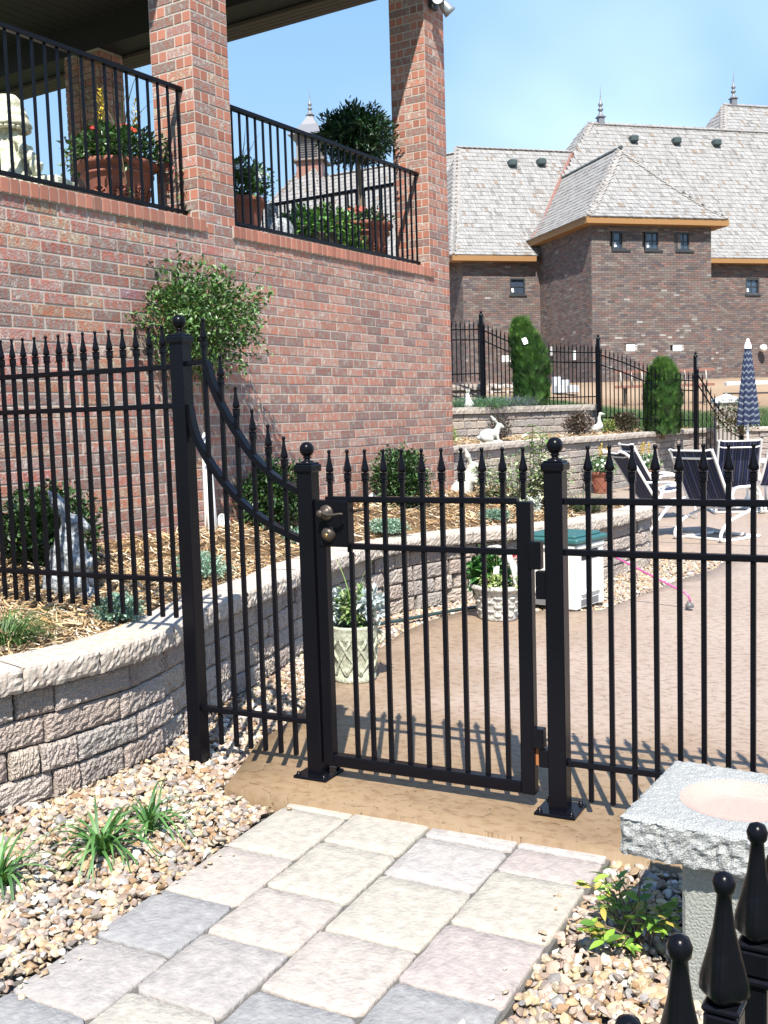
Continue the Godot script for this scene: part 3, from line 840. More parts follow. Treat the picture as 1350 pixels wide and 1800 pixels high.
func make_house() -> void:
	view_xf = cam.global_transform.affine_inverse()
	var h := thing("brick_house", "red and brown brick house with an open upper porch on brick pillars", "house")
	# mortar bodies
	var st := mb()
	bx(st, v3(WX - 0.1525, 1.45, -6.0), v3(0.30, 3.21, 8.14))
	var wall := obj("wall", st, M.mortar, h)
	var list := []        # [where, size (x along z), axis turn, red, parent]
	var y := 3.055
	var row := 0
	while y > 0.45:
		var z := -10.08
		var s := []
		if row % 2 == 0: s = [BL]
		else: s = [BW, BW]
		while z < -2.0:
			var l: float = s.pop_front() if s.size() else BL
			list.append([v3(WX - 0.015, y - BH * 0.5, z + l * 0.5), l, 0.0, l < 0.1, wall, BH])
			z += l
		y -= BH
		row += 1
	# two sections of a cap course of bricks set on end, between the pillars
	for sec in [[-9.66, -6.53], [-6.11, -2.4]]:
		var z: float = sec[0] - 0.05 if sec[0] < -7.0 else sec[0] - 0.06
		while z < sec[1] + (0.04 if sec[1] < -5.0 else 0.0):
			list.append([v3(WX - 0.03, 3.105, z + 0.0375), 0.075, 0.0, true, wall, 0.1, 0.10])
			z += 0.075
	st = mb()
	for sec in [[-9.70, -6.49], [-6.15, -2.4]]: bx(st, v3(WX - 0.034, 3.104, (sec[0] + sec[1]) * 0.5), v3(0.098, 0.096, sec[1] - sec[0]))
	obj("cap_mortar", st, M.mortar, h)
	var pillars := []
	for pz in [[-10.08, -5.42], [-6.53, -5.42]]:
		st = mb()
		bx(st, v3(pz[1] - 0.21, 4.74, pz[0] + 0.21), v3(0.416, 3.4, 0.416))
		pillars.append(obj("pillar", st, M.mortar, h))
	var pi := 0
	for pz in [-10.08, -6.53]:
		y = 3.055
		row = 0
		while y < 6.4:
			for face in 2:          # 0: towards +x (the street of the wall), 1: towards +z
				var pat := [BL, BW + 0.007, BW + 0.007] if (row + face) % 2 == 0 else [BW + 0.007, BW + 0.007, BL]
				var s := 0.0
				for l in pat:
					var m: float = s + l * 0.5
					if face == 0: list.append([v3(WX - 0.015, y + BH * 0.5, pz + m), l, 0.0, l < 0.1, pillars[pi], BH])
					else: list.append([v3(WX - 0.42 + m, y + BH * 0.5, pz + 0.42 - 0.015), l, PI / 2, l < 0.1, pillars[pi], BH])
					s += l
			y += BH
			row += 1
		pi += 1
	# the dark pillar at the back of the porch
	st = mb()
	bx(st, v3(-10.42, 4.72, -9.86), v3(0.62, 3.25, 0.40))
	var bp := obj("pillar", st, M.mortar, h)
	y = 3.14; row = 0
	while y < 6.27:
		var s := 0.0
		while s < 0.62:
			var l := minf(BL if (row + int(s / BL)) % 2 == 0 or s > 0.3 else BL * 0.5, 0.63 - s)
			list.append([v3(-10.73 + s + l * 0.5, y + BH * 0.5, -9.655), l, PI / 2, false, bp, BH])
			s += l
		for k in 2: list.append([v3(-10.105, y + BH * 0.5, -10.05 + 0.1 + k * 0.2), 0.2, 0.0, false, bp, BH])
		y += BH; row += 1
	# the bricks that show largest are pieces of their own, the others one part
	for e in list: e.append(seen_size(e[0]) * e[1])
	var order := list.duplicate()
	order.sort_custom(func(a, b): return a[-1] > b[-1])
	var own := {}
	for i in 300: own[order[i]] = true
	var shapes := {}
	var mats := {}
	var rest := {}
	for e in list:
		var key := "%d_%d" % [int(e[1] * 1000), int(e[5] * 1000)]
		var deep: float = e[6] if e.size() > 7 else 0.03
		if not shapes.has(key):
			var vs := []
			for k in 3:
				var s2 := mb()
				bx(s2, Vector3.ZERO, v3(deep, e[5] - 0.0115, e[1] - 0.0115), 0.002 + 0.001 * k)
				vs.append(mesh_of(s2))
			shapes[key] = vs
		var c := brick_tint(e[3] and rng.randf() < 0.85)
		var b := Basis(Vector3.UP, -e[2]) * Basis.from_euler(v3(rf(-0.004, 0.004), rf(-0.004, 0.004), rf(-0.006, 0.006)))
		var at: Vector3 = e[0] + b.x * rf(-0.0005, 0.0025)
		var m: StandardMaterial3D = M.brick_red if e[3] else M.brick
		if own.has(e):
			var o := MeshInstance3D.new()
			o.name = put("brick", e[4])
			o.mesh = shapes[key][rng.randi() % 3]
			var q := Vector3i((c.r * 6.0), (c.g * 6.0), (c.b * 6.0))
			var mk := str(q) + str(e[3])
			if not mats.has(mk):
				var mm: StandardMaterial3D = m.duplicate()
				mm.vertex_color_use_as_albedo = false
				var base := mm.albedo_color.srgb_to_linear()
				mm.albedo_color = Color(base.r * (q.x + 0.5) / 6.0, base.g * (q.y + 0.5) / 6.0, base.b * (q.z + 0.5) / 6.0).linear_to_srgb()
				mats[mk] = mm
			o.material_override = mats[mk]
			e[4].add_child(o, true)
			o.transform = Transform3D(b, at)
		else:
			var rk := [e[4], key, e[3]]
			if not rest.has(rk): rest[rk] = [[], [], shapes[key][0], m]
			rest[rk][0].append(Transform3D(b, at)); rest[rk][1].append(c)
	for rk in rest: many("brick", rest[rk][2], rest[rk][3], rest[rk][0], rest[rk][1], rk[0])
	# terrace floor, porch ceiling of boards, beams and eaves
	st = mb()
	bx(st, v3(-9.45, 3.04, -6.2), v3(7.4, 0.18, 7.7))
	obj("terrace_floor", st, M.slab, h)
	st = mb()
	bx(st, v3(-9.2, 6.80, -7.55), v3(7.9, 0.16, 5.6))
	var ceil_ := obj("ceiling", st, M.fascia, h)
	var bd := []
	for k in 46:
		st = mb()
		bx(st, v3(-12.9 + k * 0.165, 6.705, -7.3), v3(0.158, 0.03, 4.8), 0.006)
		if k < 46: obj("plank", st, M.ceiling, ceil_)
	st = mb()
	bx(st, v3(-9.2, 6.54, -9.86), v3(7.5, 0.38, 0.40))
	bx(st, v3(-5.63, 6.54, -7.45), v3(0.40, 0.38, 4.42))
	bx(st, v3(-9.2, 6.54, -5.15), v3(7.5, 0.38, 0.3))
	obj("beam", st, M.fascia, h)
	st = mb()
	bx(st, v3(-9.15, 6.33, -10.23), v3(7.88, 0.03, 0.33))
	bx(st, v3(-5.31, 6.33, -7.55), v3(0.21, 0.03, 5.0))
	obj("soffit", st, M.soffit, h)
	for k in 4:
		st = mb()
		bx(st, v3(-9.15, 6.3125, -10.36 + k * 0.085), v3(7.87, 0.012, 0.078), 0.004)
		obj("plank", st, M.soffit, h.get_node("soffit"))
	st = mb()
	bx(st, v3(-9.15, 6.5, -10.42), v3(7.9, 0.36, 0.04))
	bx(st, v3(-5.19, 6.5, -7.7), v3(0.04, 0.36, 5.4))
	bx(st, v3(-9.15, 6.95, -7.6), v3(7.96, 0.14, 6.3))
	obj("roof_edge", st, M.fascia, h)
	st = mb(true)
	lathe(st, PackedVector2Array([Vector2(0.11, -0.03), Vector2(0.12, 0.0), Vector2(0.10, 0.01)]), 20, Transform3D(Basis(), v3(-9.85, 6.70, -8.9)))
	obj("ceiling_light", st, M.soffit, h)
	porch_railing("black railing of thin square bars across the nearer porch opening", -6.13, -2.6)
	porch_railing("black railing of thin square bars between the two front brick pillars", -9.68, -6.53)
	var fr := thing("porch_railing", "black railing across the far end of the porch behind the pots", "railing", v3(-5.86, 3.12, -9.9), PI)
	rail_parts(fr, 4.1, 0.0, 0.11)
	# floodlights under the eaves
	var fl := thing("floodlight", "twin bullet floodlight fixed high on the far front brick pillar", "floodlight", v3(-5.40, 5.84, -9.80))
	st = mb()
	bx(st, v3(0.02, 0, 0), v3(0.05, 0.12, 0.12), 0.01)
	obj("mount", st, M.frame, fl)
	for k in 2:
		var dir := v3(0.35, -0.35, 1.0).normalized() if k == 0 else v3(0.5, -0.75, -0.5).normalized()
		var b := Basis.looking_at(-dir) * Basis(Vector3.RIGHT, PI / 2)
		b = Basis(Quaternion(Vector3.UP, dir))
		var at := v3(0.12, 0.02, 0.07) if k == 0 else v3(0.15, -0.06, -0.04)
		st = mb(true)
		lathe(st, PackedVector2Array([Vector2(0.0, -0.09), Vector2(0.035, -0.085), Vector2(0.05, -0.05), Vector2(0.062, 0.03), Vector2(0.068, 0.06), Vector2(0.060, 0.062)]), 20, Transform3D(b, at))
		tube(st, [at - dir * 0.05, v3(0.03, 0, 0)], 0.014)
		var sh := obj("lamp_head", st, M.lamp_metal, fl)
		st = mb(true)
		lathe(st, PackedVector2Array([Vector2(0.0, 0.045), Vector2(0.04, 0.048), Vector2(0.060, 0.058)]), 20, Transform3D(b, at))
		obj("lens", st, M.lens, sh)

func rail_parts(t: Node3D, length: float, low: float, gap: float) -> void:   # along +x, from the base
	var st := mb()
	bx(st, v3(length * 0.5, 1.005, 0), v3(length, 0.035, 0.045), 0.004)
	obj("top_rail", st, M.iron, t)
	st = mb()
	bx(st, v3(length * 0.5, 0.095 + low, 0), v3(length, 0.028, 0.032), 0.003)
	obj("bottom_rail", st, M.iron, t)
	st = mb()
	bx(st, v3(0, 0.54, 0), v3(0.016, 0.90, 0.016))
	var bar := mesh_of(st)
	var n := int(length / gap)
	for i in n:
		var o := obj("bar", bar, M.iron, t)
		o.position = v3(0.06 + i * (length - 0.12) / (n - 1), 0, 0)
		o.rotation.y = rf(-0.02, 0.02)
	for e in [0.0, length]:
		st = mb()
		bx(st, v3(e + (0.008 if e == 0.0 else -0.008), 0.985, 0), v3(0.016, 0.09, 0.07), 0.003)
		bx(st, v3(e + (0.008 if e == 0.0 else -0.008), 0.095, 0), v3(0.016, 0.06, 0.06), 0.003)
		obj("bracket", st, M.iron, t)

func porch_railing(label: String, z0: float, z1: float) -> void:
	var t := thing("porch_railing", label, "railing", v3(WX - 0.13, 3.12, z1), PI / 2, "railings of the porch")
	rail_parts(t, z1 - z0, 0.0, 0.101)

# ------------------------------------------------------------------ iron fences and gate
var spear_near: ArrayMesh
var spear_far: ArrayMesh

func spear(seg: int) -> ArrayMesh:   # ball tip, flared point and collar; its top is the origin
	var st := mb(true)
	var p := PackedVector2Array([Vector2(0.0, -0.103), Vector2(0.0125, -0.101), Vector2(0.0172, -0.095), Vector2(0.0165, -0.085), Vector2(0.0125, -0.066), Vector2(0.0085, -0.046), Vector2(0.0062, -0.028), Vector2(0.0055, -0.018), Vector2(0.0078, -0.0155), Vector2(0.0088, -0.009), Vector2(0.0065, -0.003), Vector2(0.0, 0.0)])
	lathe(st, p, seg, Transform3D(), 0.14 if seg > 12 else 0.0)
	st.set_smooth_group(-1)
	bx(st, v3(0, -0.121, 0), v3(0.0265, 0.024, 0.0265), 0.003)
	bx(st, v3(0, -0.137, 0), v3(0.0285, 0.007, 0.0285), 0.002)
	bx(st, v3(0, -0.106, 0), v3(0.0285, 0.006, 0.0285), 0.002)
	return mesh_of(st)

var bars := {}
func picket(t: Node3D, x: float, low: float, tip: float, z := 0.0, far := false) -> void:
	var l := tip - 0.13 - low
	var key := int(l * 500.0)
	if not bars.has(key):
		var st := mb()
		bx(st, v3(0, l * 0.5, 0), v3(0.0195, l, 0.0195), 0.0 if far else 0.002)
		bars[key] = mesh_of(st)
	var o := obj("picket", bars[key], M.iron, t)
	o.position = v3(x, low, z)
	o.rotation = v3(rf(-0.002, 0.002), rf(-0.04, 0.04), rf(-0.002, 0.002))
	var s := obj("spear", spear_far if far else spear_near, M.iron, o)
	s.position = v3(0, l + 0.13, 0)

func rail(t: Node3D, x0: float, x1: float, y: float, h := 0.025, d := 0.036) -> void:
	var st := mb()
	bx(st, v3((x0 + x1) * 0.5, y, 0), v3(absf(x1 - x0), h, d), 0.003)
	obj("rail", st, M.iron, t)

func post(t: Node3D, x: float, top: float, low: float, plate: bool, w := 0.075) -> void:
	var st := mb()
	bx(st, v3(0, (top - 0.03 + low) * 0.5, 0), v3(w, top - 0.03 - low, w), 0.004)
	var p := obj("post", st, M.iron, t)
	p.position.x = x
	st = mb()
	bx(st, v3(0, top - 0.020, 0), v3(w + 0.018, 0.034, w + 0.018), 0.005)
	bx(st, v3(0, top + 0.0005, 0), v3(w + 0.004, 0.010, w + 0.004), 0.004)
	obj("post_cap", st, M.iron, p)
	st = mb(true)
	lathe(st, PackedVector2Array([Vector2(0.030, top + 0.003), Vector2(0.028, top + 0.010), Vector2(0.014, top + 0.016), Vector2(0.012, top + 0.021), Vector2(0.019, top + 0.026), Vector2(0.019, top + 0.029), Vector2(0.015, top + 0.033), Vector2(0.024, top + 0.040), Vector2(0.031, top + 0.052), Vector2(0.0325, top + 0.064), Vector2(0.030, top + 0.077), Vector2(0.021, top + 0.090), Vector2(0.010, top + 0.0955), Vector2(0.0, top + 0.0965)]), 28)
	obj("ball", st, M.iron, p)
	if plate:
		st = mb()
		bx(st, v3(0, 0.0065, 0), v3(0.17, 0.013, 0.17), 0.003)
		var pl := obj("base_plate", st, M.iron, p)
		for sx in [-1, 1]:
			for sz in [-1, 1]:
				st = mb(true)
				lathe(st, PackedVector2Array([Vector2(0.014, 0.013), Vector2(0.014, 0.016), Vector2(0.0095, 0.016), Vector2(0.0095, 0.026), Vector2(0.006, 0.028), Vector2(0.0, 0.028)]), 6, Transform3D(Basis(), v3(sx * 0.066, 0, sz * 0.066)))
				obj("bolt", st, M.iron, pl)

func sweep_bar(t: Node3D, path: Array, h: float, d: float) -> void:   # flat bar along a curve in the fence's plane
	var st := mb()
	var n := path.size()
	var rings := []
	for i in n:
		var tg: Vector3 = (path[mini(i + 1, n - 1)] - path[maxi(i - 1, 0)]).normalized()
		var nr := v3(-tg.y, tg.x, 0)
		var c: Vector3 = path[i]
		rings.append([c + nr * h * 0.5 + v3(0, 0, d * 0.5), c + nr * h * 0.5 - v3(0, 0, d * 0.5), c - nr * h * 0.5 - v3(0, 0, d * 0.5), c - nr * h * 0.5 + v3(0, 0, d * 0.5)])
	for i in n - 1:
		var o: Vector3 = (path[i] + path[i + 1]) * 0.5
		for k in 4: oquad(st, rings[i][k], rings[i][(k + 1) % 4], rings[i + 1][(k + 1) % 4], rings[i + 1][k], o)
	oquad(st, rings[0][0], rings[0][1], rings[0][2], rings[0][3], path[1])
	oquad(st, rings[n - 1][0], rings[n - 1][1], rings[n - 1][2], rings[n - 1][3], path[n - 2])
	obj("curved_rail", st, M.iron, t)

func curve_y(p: Array, x: float) -> float:
	for i in p.size() - 1:
		if x <= p[i + 1].x: return lerpf(p[i].y, p[i + 1].y, clampf((x - p[i].x) / (p[i + 1].x - p[i].x), 0, 1))
	return p[-1].y

func make_fences() -> void:
	spear_near = spear(24); spear_far = spear(6)
	var t := thing("iron_fence", "black spear-topped iron fence standing on the stone wall and sweeping down to the gate", "fence", FENCE, TURN)
	post(t, -1.812, 2.025, -0.08, false)
	post(t, -1.14, 1.42, 0.0, true)
	for y in [1.88, 1.698]: rail(t, -3.75, -1.85, y)
	rail(t, -3.75, -1.85, 0.866)
	var xs := [-2.971, -2.893, -2.814, -2.735, -2.656, -2.575, -2.491, -2.408, -2.325, -2.243, -2.160, -2.077, -1.994, -1.912]
	for i in 9: xs.append(-3.05 - i * 0.079)
	for x in xs: picket(t, x, 0.69 + (0.02 if x < -2.4 else -0.012), 2.083 - (x + 1.9) * -0.006)
	var c := func(s: String) -> Array:
		var o := []
		for q in pts(s): o.append(Vector3(q.x, q.y, 0))
		return curve(o, 40)
	var up: Array = c.call("-1.664,1.893 -1.637,1.80 -1.602,1.716 -1.566,1.652 -1.509,1.564 -1.436,1.466 -1.344,1.383 -1.264,1.333 -1.175,1.292")
	var lo: Array = c.call("-1.775,1.70 -1.752,1.58 -1.698,1.472 -1.616,1.362 -1.525,1.268 -1.446,1.206 -1.349,1.147 -1.268,1.109 -1.175,1.076")
	sweep_bar(t, up, 0.027, 0.04)
	sweep_bar(t, lo, 0.027, 0.04)
	rail(t, -1.775, -1.655, 1.893, 0.022, 0.03)
	rail(t, -1.775, -1.177, 0.247)
	var sw := [[-1.677, 2.10], [-1.589, 1.925], [-1.507, 1.778], [-1.425, 1.673], [-1.339, 1.601], [-1.257, 1.545]]
	for k in sw: picket(t, k[0], 0.077, k[1])
	# gate
	var g := thing("iron_gate", "black iron gate with a spear top, lever handle and deadbolt box", "gate", FENCE + Basis(Vector3.UP, TURN) * v3(-0.127, 0, 0), TURN)
	var off := 0.127
	var st := mb()
	bx(st, v3(-1.07 + off, 0.66, 0.004), v3(0.05, 1.20, 0.05), 0.004)
	obj("stile", st, M.iron, g)
	st = mb()
	bx(st, v3(-0.127 + off, 0.66, 0.004), v3(0.06, 1.204, 0.05), 0.004)
	obj("stile", st, M.iron, g)
	rail(g, -1.045 + off, -0.157 + off, 1.2635, 0.025, 0.042)
	rail(g, -0.93 + off, -0.157 + off, 1.057, 0.025, 0.034)
	st = mb()
	bx(st, v3(-0.601 + off, 0.0855, 0.004), v3(0.888, 0.052, 0.05), 0.004)
	obj("bottom_rail", st, M.iron, g)
	var px := [-1.027, -0.937, -0.850, -0.763, -0.671, -0.581, -0.491, -0.402, -0.310, -0.219, -0.133]
	for i in px.size(): picket(g, px[i] + off, 1.27 if i in [0, 10] else (1.03 if i == 1 else 0.11), 1.482, 0.0)
	st = mb(); bx(st, v3(-0.93 + off, 0.57, 0.001), v3(0.0195, 0.92, 0.0195), 0.002); obj("picket", st, M.iron, g)
	st = mb()
	bx(st, v3(-1.0 + off, 1.158, 0.006), v3(0.15, 0.205, 0.058), 0.004)
	bx(st, v3(-0.945 + off, 1.158, 0.008), v3(0.03, 0.195, 0.066), 0.003)
	var box := obj("lock_box", st, M.iron, g)
	var face := Basis(Vector3.RIGHT, PI / 2)     # lathes turned to face the viewer
	var hc := v3(-1.03 + off, 1.206, 0.036)
	st = mb(true)
	lathe(st, PackedVector2Array([Vector2(0.035, 0.0), Vector2(0.034, 0.006), Vector2(0.026, 0.011), Vector2(0.015, 0.013), Vector2(0.0135, 0.05), Vector2(0.0, 0.051)]), 28, Transform3D(face, hc))
	var hd := obj("handle", st, M.bronze, box)
	st = mb(true)
	var lv := []
	for k in 13:
		var f := k / 12.0
		lv.append(hc + v3(0.008 + f * 0.098, 0.004 - 0.012 * sin(f * PI * 0.9) + 0.014 * f * f * sin(f * PI), 0.045 + 0.006 * sin(f * PI)))
	tube(st, [hc + v3(-0.016, 0.004, 0.044)] + lv, 0.0125, 0.0065, 12, 0.0, Vector2(1.0, 0.72))
	lathe(st, PackedVector2Array([Vector2(0.0, 0.058), Vector2(0.012, 0.057), Vector2(0.017, 0.05), Vector2(0.017, 0.036), Vector2(0.0, 0.034)]), 20, Transform3D(face, hc + v3(-0.006, 0, 0)))
	obj("lever", st, M.bronze, hd)
	st = mb(true)
	var bk := []
	for k in 9: bk.append(hc + v3(0.06 + k * 0.012, -0.012 + 0.012 * sin(k / 8.0 * PI) + 0.001 * k, -0.11))
	tube(st, bk, 0.007, 0.005, 8)
	obj("lever", st, M.bronze, hd)
	var dc := v3(-1.022 + off, 1.112, 0.036)
	st = mb(true)
	lathe(st, PackedVector2Array([Vector2(0.035, 0.0), Vector2(0.0335, 0.008), Vector2(0.022, 0.022), Vector2(0.019, 0.024), Vector2(0.0, 0.024)]), 28, Transform3D(face, dc))
	var db := obj("deadbolt", st, M.bronze, box)
	st = mb(true)
	lathe(st, PackedVector2Array([Vector2(0.009, 0.024), Vector2(0.0085, 0.027), Vector2(0.0, 0.027)]), 18, Transform3D(face, dc + v3(0, -0.003, 0)))
	obj("keyhole", st, M.brass, db)
	st = mb()
	bx(st, dc + v3(0, -0.003, 0.0275), v3(0.0018, 0.009, 0.001))
	obj("key_slot", st, M.dark, db)
	# hinge leaves on the gate's right stile and on the post
	st = mb()
	bx(st, v3(-0.083 + off, 1.047, 0.010), v3(0.052, 0.112, 0.045), 0.003)
	obj("hinge", st, M.iron, g)
	st = mb()
	bx(st, v3(-0.083 + off, 0.298, 0.010), v3(0.050, 0.082, 0.045), 0.003)
	obj("hinge", st, M.iron, g)
	st = mb()
	bx(st, v3(-0.092 + off, 0.217, 0.0), v3(0.016, 0.074, 0.02), 0.002)
	var rusty := obj("hinge_pin", st, M.rust, g)
	rusty.set_meta("label", "rusty orange hinge pin")
	# fence to the right of the gate
	t = thing("iron_fence", "black spear-topped iron fence section on the gate's hinge side, behind the bird bath", "fence", FENCE, TURN)
	post(t, 0.0, 1.42, 0.0, true)
	st = mb(); bx(st, v3(-0.055, 0.928, 0.010), v3(0.05, 0.112, 0.04), 0.003); obj("hinge", st, M.iron, t)
	st = mb(); bx(st, v3(-0.052, 0.217, 0.010), v3(0.05, 0.072, 0.04), 0.003); obj("hinge", st, M.iron, t)
	rail(t, 0.036, 3.1, 1.2635); rail(t, 0.036, 3.1, 1.0615); rail(t, 0.036, 3.1, 0.207)
	for i in 34:
		picket(t, 0.13 + i * 0.0879, 0.055, 1.484)
	# short run of fence beside the camera
	t = thing("iron_fence", "near black iron fence whose ball-tipped spears poke up beside the bird bath", "fence", v3(-0.195, -0.04, -1.321), -PI / 2)
	for y in [1.04, 0.85, 0.06]: rail(t, -0.06, 0.80, y)
	for i in 8: picket(t, i * 0.109, 0.0, 1.305)
	far_fence()

func far_fence() -> void:   # stands on the far terraces behind the second and third walls
	var t := thing("iron_fence", "long black iron fence stepping down in sweeps across the far stone terraces", "fence", v3(-10.19, 0, -20.33), 0.0)
	var base := v3(-10.19, 0, -20.33)
	# foot of each post: x, z, ground, top
	var ps := [v3(-12.6, 0, -18.9), v3(-10.19, 0, -20.33), v3(-8.32, 0, -22.35), v3(-6.55, 0, -23.7), v3(-5.7, 0, -24.4)]
	var gr := [2.3, 1.82, 1.76, 0.62, 0.0]
	var tops := [3.95, 3.75, 3.22, 2.78, 1.5]
	var lows := [2.32, 1.80, 1.30, 0.0, 0.0]
	for i in 5:
		var st := mb()
		var p: Vector3 = ps[i] - base
		bx(st, v3(0, (tops[i] + lows[i]) * 0.5, 0), v3(0.075, tops[i] - lows[i], 0.075))
		var o := obj("post", st, M.iron, t)
		o.position = v3(p.x, 0, p.z)
		st = mb(true)
		lathe(st, PackedVector2Array([Vector2(0.05, tops[i] - 0.04), Vector2(0.05, tops[i]), Vector2(0.015, tops[i] + 0.01), Vector2(0.03, tops[i] + 0.04), Vector2(0.03, tops[i] + 0.06), Vector2(0.0, tops[i] + 0.085)]), 10)
		obj("ball", st, M.iron, o)
	# sections: height of the tips along each, of the feet, in fractions of the way
	var secs := [[0, 1, [3.76, 3.70, 3.64, 3.62], [2.32, 2.32]], [1, 2, [3.62, 3.38, 3.18, 3.12, 3.10, 3.09], [1.76, 1.76]], [2, 3, [3.05, 2.86, 2.62, 2.45, 2.40], [1.30, 1.16]], [3, 4, [2.62, 2.2, 1.75, 1.45, 1.3], [0.02, 0.02]]]
	for s in secs:
		var a: Vector3 = ps[s[0]] - base; var b: Vector3 = ps[s[1]] - base
		a.y = 0; b.y = 0
		var n := int(a.distance_to(b) / 0.094)
		var tip := func(f: float) -> float:
			var k: float = f * (s[2].size() - 1)
			var i := mini(int(k), s[2].size() - 2)
			return lerpf(s[2][i], s[2][i + 1], k - i)
		for i in n:
			var f := (i + 0.7) / (n + 0.4)
			var p := a.lerp(b, f)
			var l0 := lerpf(s[3][0], s[3][1], f)
			picket(t, p.x, l0, tip.call(f), p.z, true)
		for r in [0.19, 0.41]:
			var path := []
			for i in 13: path.append(a.lerp(b, i / 12.0) + v3(0, tip.call(i / 12.0) - r, 0))
			var st := mb()
			tube(st, path, 0.018, -1, 4, PI / 4)
			obj("rail", st, M.iron, t)
		var st2 := mb()
		tube(st2, [a + v3(0, s[3][0] + 0.17, 0), b + v3(0, s[3][1] + 0.17, 0)], 0.018, -1, 4, PI / 4)
		obj("rail", st2, M.iron, t)
	# low run of fence far to the right, beyond the umbrella
	var q := thing("iron_fence", "low black iron fence on the lawn behind the closed umbrella", "fence", v3(-5.0, 0, -27.2), 0.42)
	for i in 60: picket(q, i * 0.1, 0.98, 2.02, 0.0, true)
	rail(q, 0, 6.0, 1.80); rail(q, 0, 6.0, 1.1)

# ------------------------------------------------------------------ the houses beyond
# a roof plane: o a point on its eave, ax along the eave, up uphill in plan (unit), p its rise per metre, poly in (along, uphill) metres
func shingle_plane(t: Node3D, o: Vector3, ax: Vector3, up: Vector3, p: float, poly: PackedVector2Array, xf: Array, cols: Array, flare := 0.0) -> void:
	var lo := poly[0]; var hi := poly[0]
	for q in poly: lo = lo.min(q); hi = hi.max(q)
	var hh := func(r: float) -> float: return p * r - flare * (1.0 - exp(-maxf(r, 0.0) / 0.9))
	var st := mb()
	var at := func(q: Vector2) -> Vector3: return o + ax * q.x + up * q.y + Vector3.UP * (hh.call(q.y) - 0.06)
	var cut := [lo.y - 0.01, 0.3, 0.6, 1.0, 1.5, 2.2, 3.2, 20.0]
	for e in cut.size() - 1:
		for piece in Geometry2D.intersect_polygons(poly, PackedVector2Array([Vector2(-50, cut[e]), Vector2(50, cut[e]), Vector2(50, cut[e + 1]), Vector2(-50, cut[e + 1])])):
			var cuts := Geometry2D.triangulate_polygon(piece)
			for i in range(0, cuts.size(), 3):
				var a: Vector3 = at.call(piece[cuts[i]]); var b: Vector3 = at.call(piece[cuts[i + 1]]); var c: Vector3 = at.call(piece[cuts[i + 2]])
				otri(st, a, b, c, (a + b + c) / 3.0 - Vector3.UP)
	obj("roof_deck", st, M.roof_deck, t)
	var r := 0.0
	var step := 0.27 / sqrt(1.0 + p * p)
	while r < hi.y:
		var x := lo.x - rf(0, 0.2)
		while x < hi.x:
			var w := rf(0.09, 0.17)
			var q := Vector2(x + w * 0.5, r + step * 0.5)
			if Geometry2D.is_point_in_polygon(q, poly):
				var s: float = (hh.call(r + 0.1) - hh.call(r)) / 0.1
				var dir := (up + Vector3.UP * s).normalized()
				var nrm := ax.cross(dir)
				if nrm.y < 0.0: nrm = -nrm
				var nt := (nrm + dir * 0.06).normalized()
				var b := Basis(ax * (w - 0.008), nt, ax.cross(nt) * 0.36)
				xf.append(Transform3D(b, o + ax * q.x + up * (r + rf(-0.005, 0.005)) + Vector3.UP * (hh.call(r) + 0.02) + dir * 0.16 + nrm * rf(-0.004, 0.006)))
				var k := rng.randf()
				var c := lin(0.235, 0.223, 0.212).lerp(lin(0.30, 0.287, 0.274), rng.randf())
				if k < 0.035: c = lin(0.21, 0.165, 0.13)
				elif k < 0.11: c = lin(0.185, 0.17, 0.158)
				cols.append(c * rf(0.94, 1.05))
			x += w
		r += step

func shingle_mesh() -> ArrayMesh:
	var st := mb()
	var a := [v3(-0.5, 0, -0.5), v3(0.5, 0, -0.5), v3(0.5, 0, 0.5), v3(-0.5, 0, 0.5)]
	var up := v3(0, 0.05, 0)
	for k in 4: oquad(st, a[k], a[(k + 1) % 4], a[(k + 1) % 4] + up, a[k] + up, v3(0, 0.01, 0))
	oquad(st, a[0] + up, a[1] + up, a[2] + up, a[3] + up, v3(0, 0, 0))
	return mesh_of(st)

func ridge_caps(_t: Node3D, path: Array, xf: Array, cols: Array) -> void:   # overlapping cap shingles along a hip or ridge
	for e in path.size() - 1:
		var a: Vector3 = path[e]; var b: Vector3 = path[e + 1]
		var n := maxi(1, int(a.distance_to(b) / 0.24))
		for i in n:
			var d := (b - a).normalized()
			var side := d.cross(Vector3.UP).normalized()
			for s in [-1, 1]:
				var ax: Vector3 = (side * s + Vector3.DOWN * 0.55).normalized()
				var nrm: Vector3 = ax.cross(d).normalized()
				if nrm.y < 0.0: nrm = -nrm
				nrm = (nrm + d * 0.05).normalized()
				var z: Vector3 = ax.cross(nrm)
				xf.append(Transform3D(Basis(ax * 0.16, nrm, z * 0.34), a.lerp(b, (i + 0.5) / n) + ax * 0.075 + Vector3.UP * 0.05))
				cols.append(lin(0.29, 0.265, 0.245) * rf(0.85, 1.1))

func hip(a: Vector3, plan: Vector3, run: float, p: float, flare: float) -> Array:   # points up a hip; plan is the step in plan for each metre of run
	var o := []
	for k in 11:
		var r := run * k / 10.0
		o.append(a + plan * r + Vector3.UP * (p * r - flare * (1.0 - exp(-r / 0.9))))
	return o

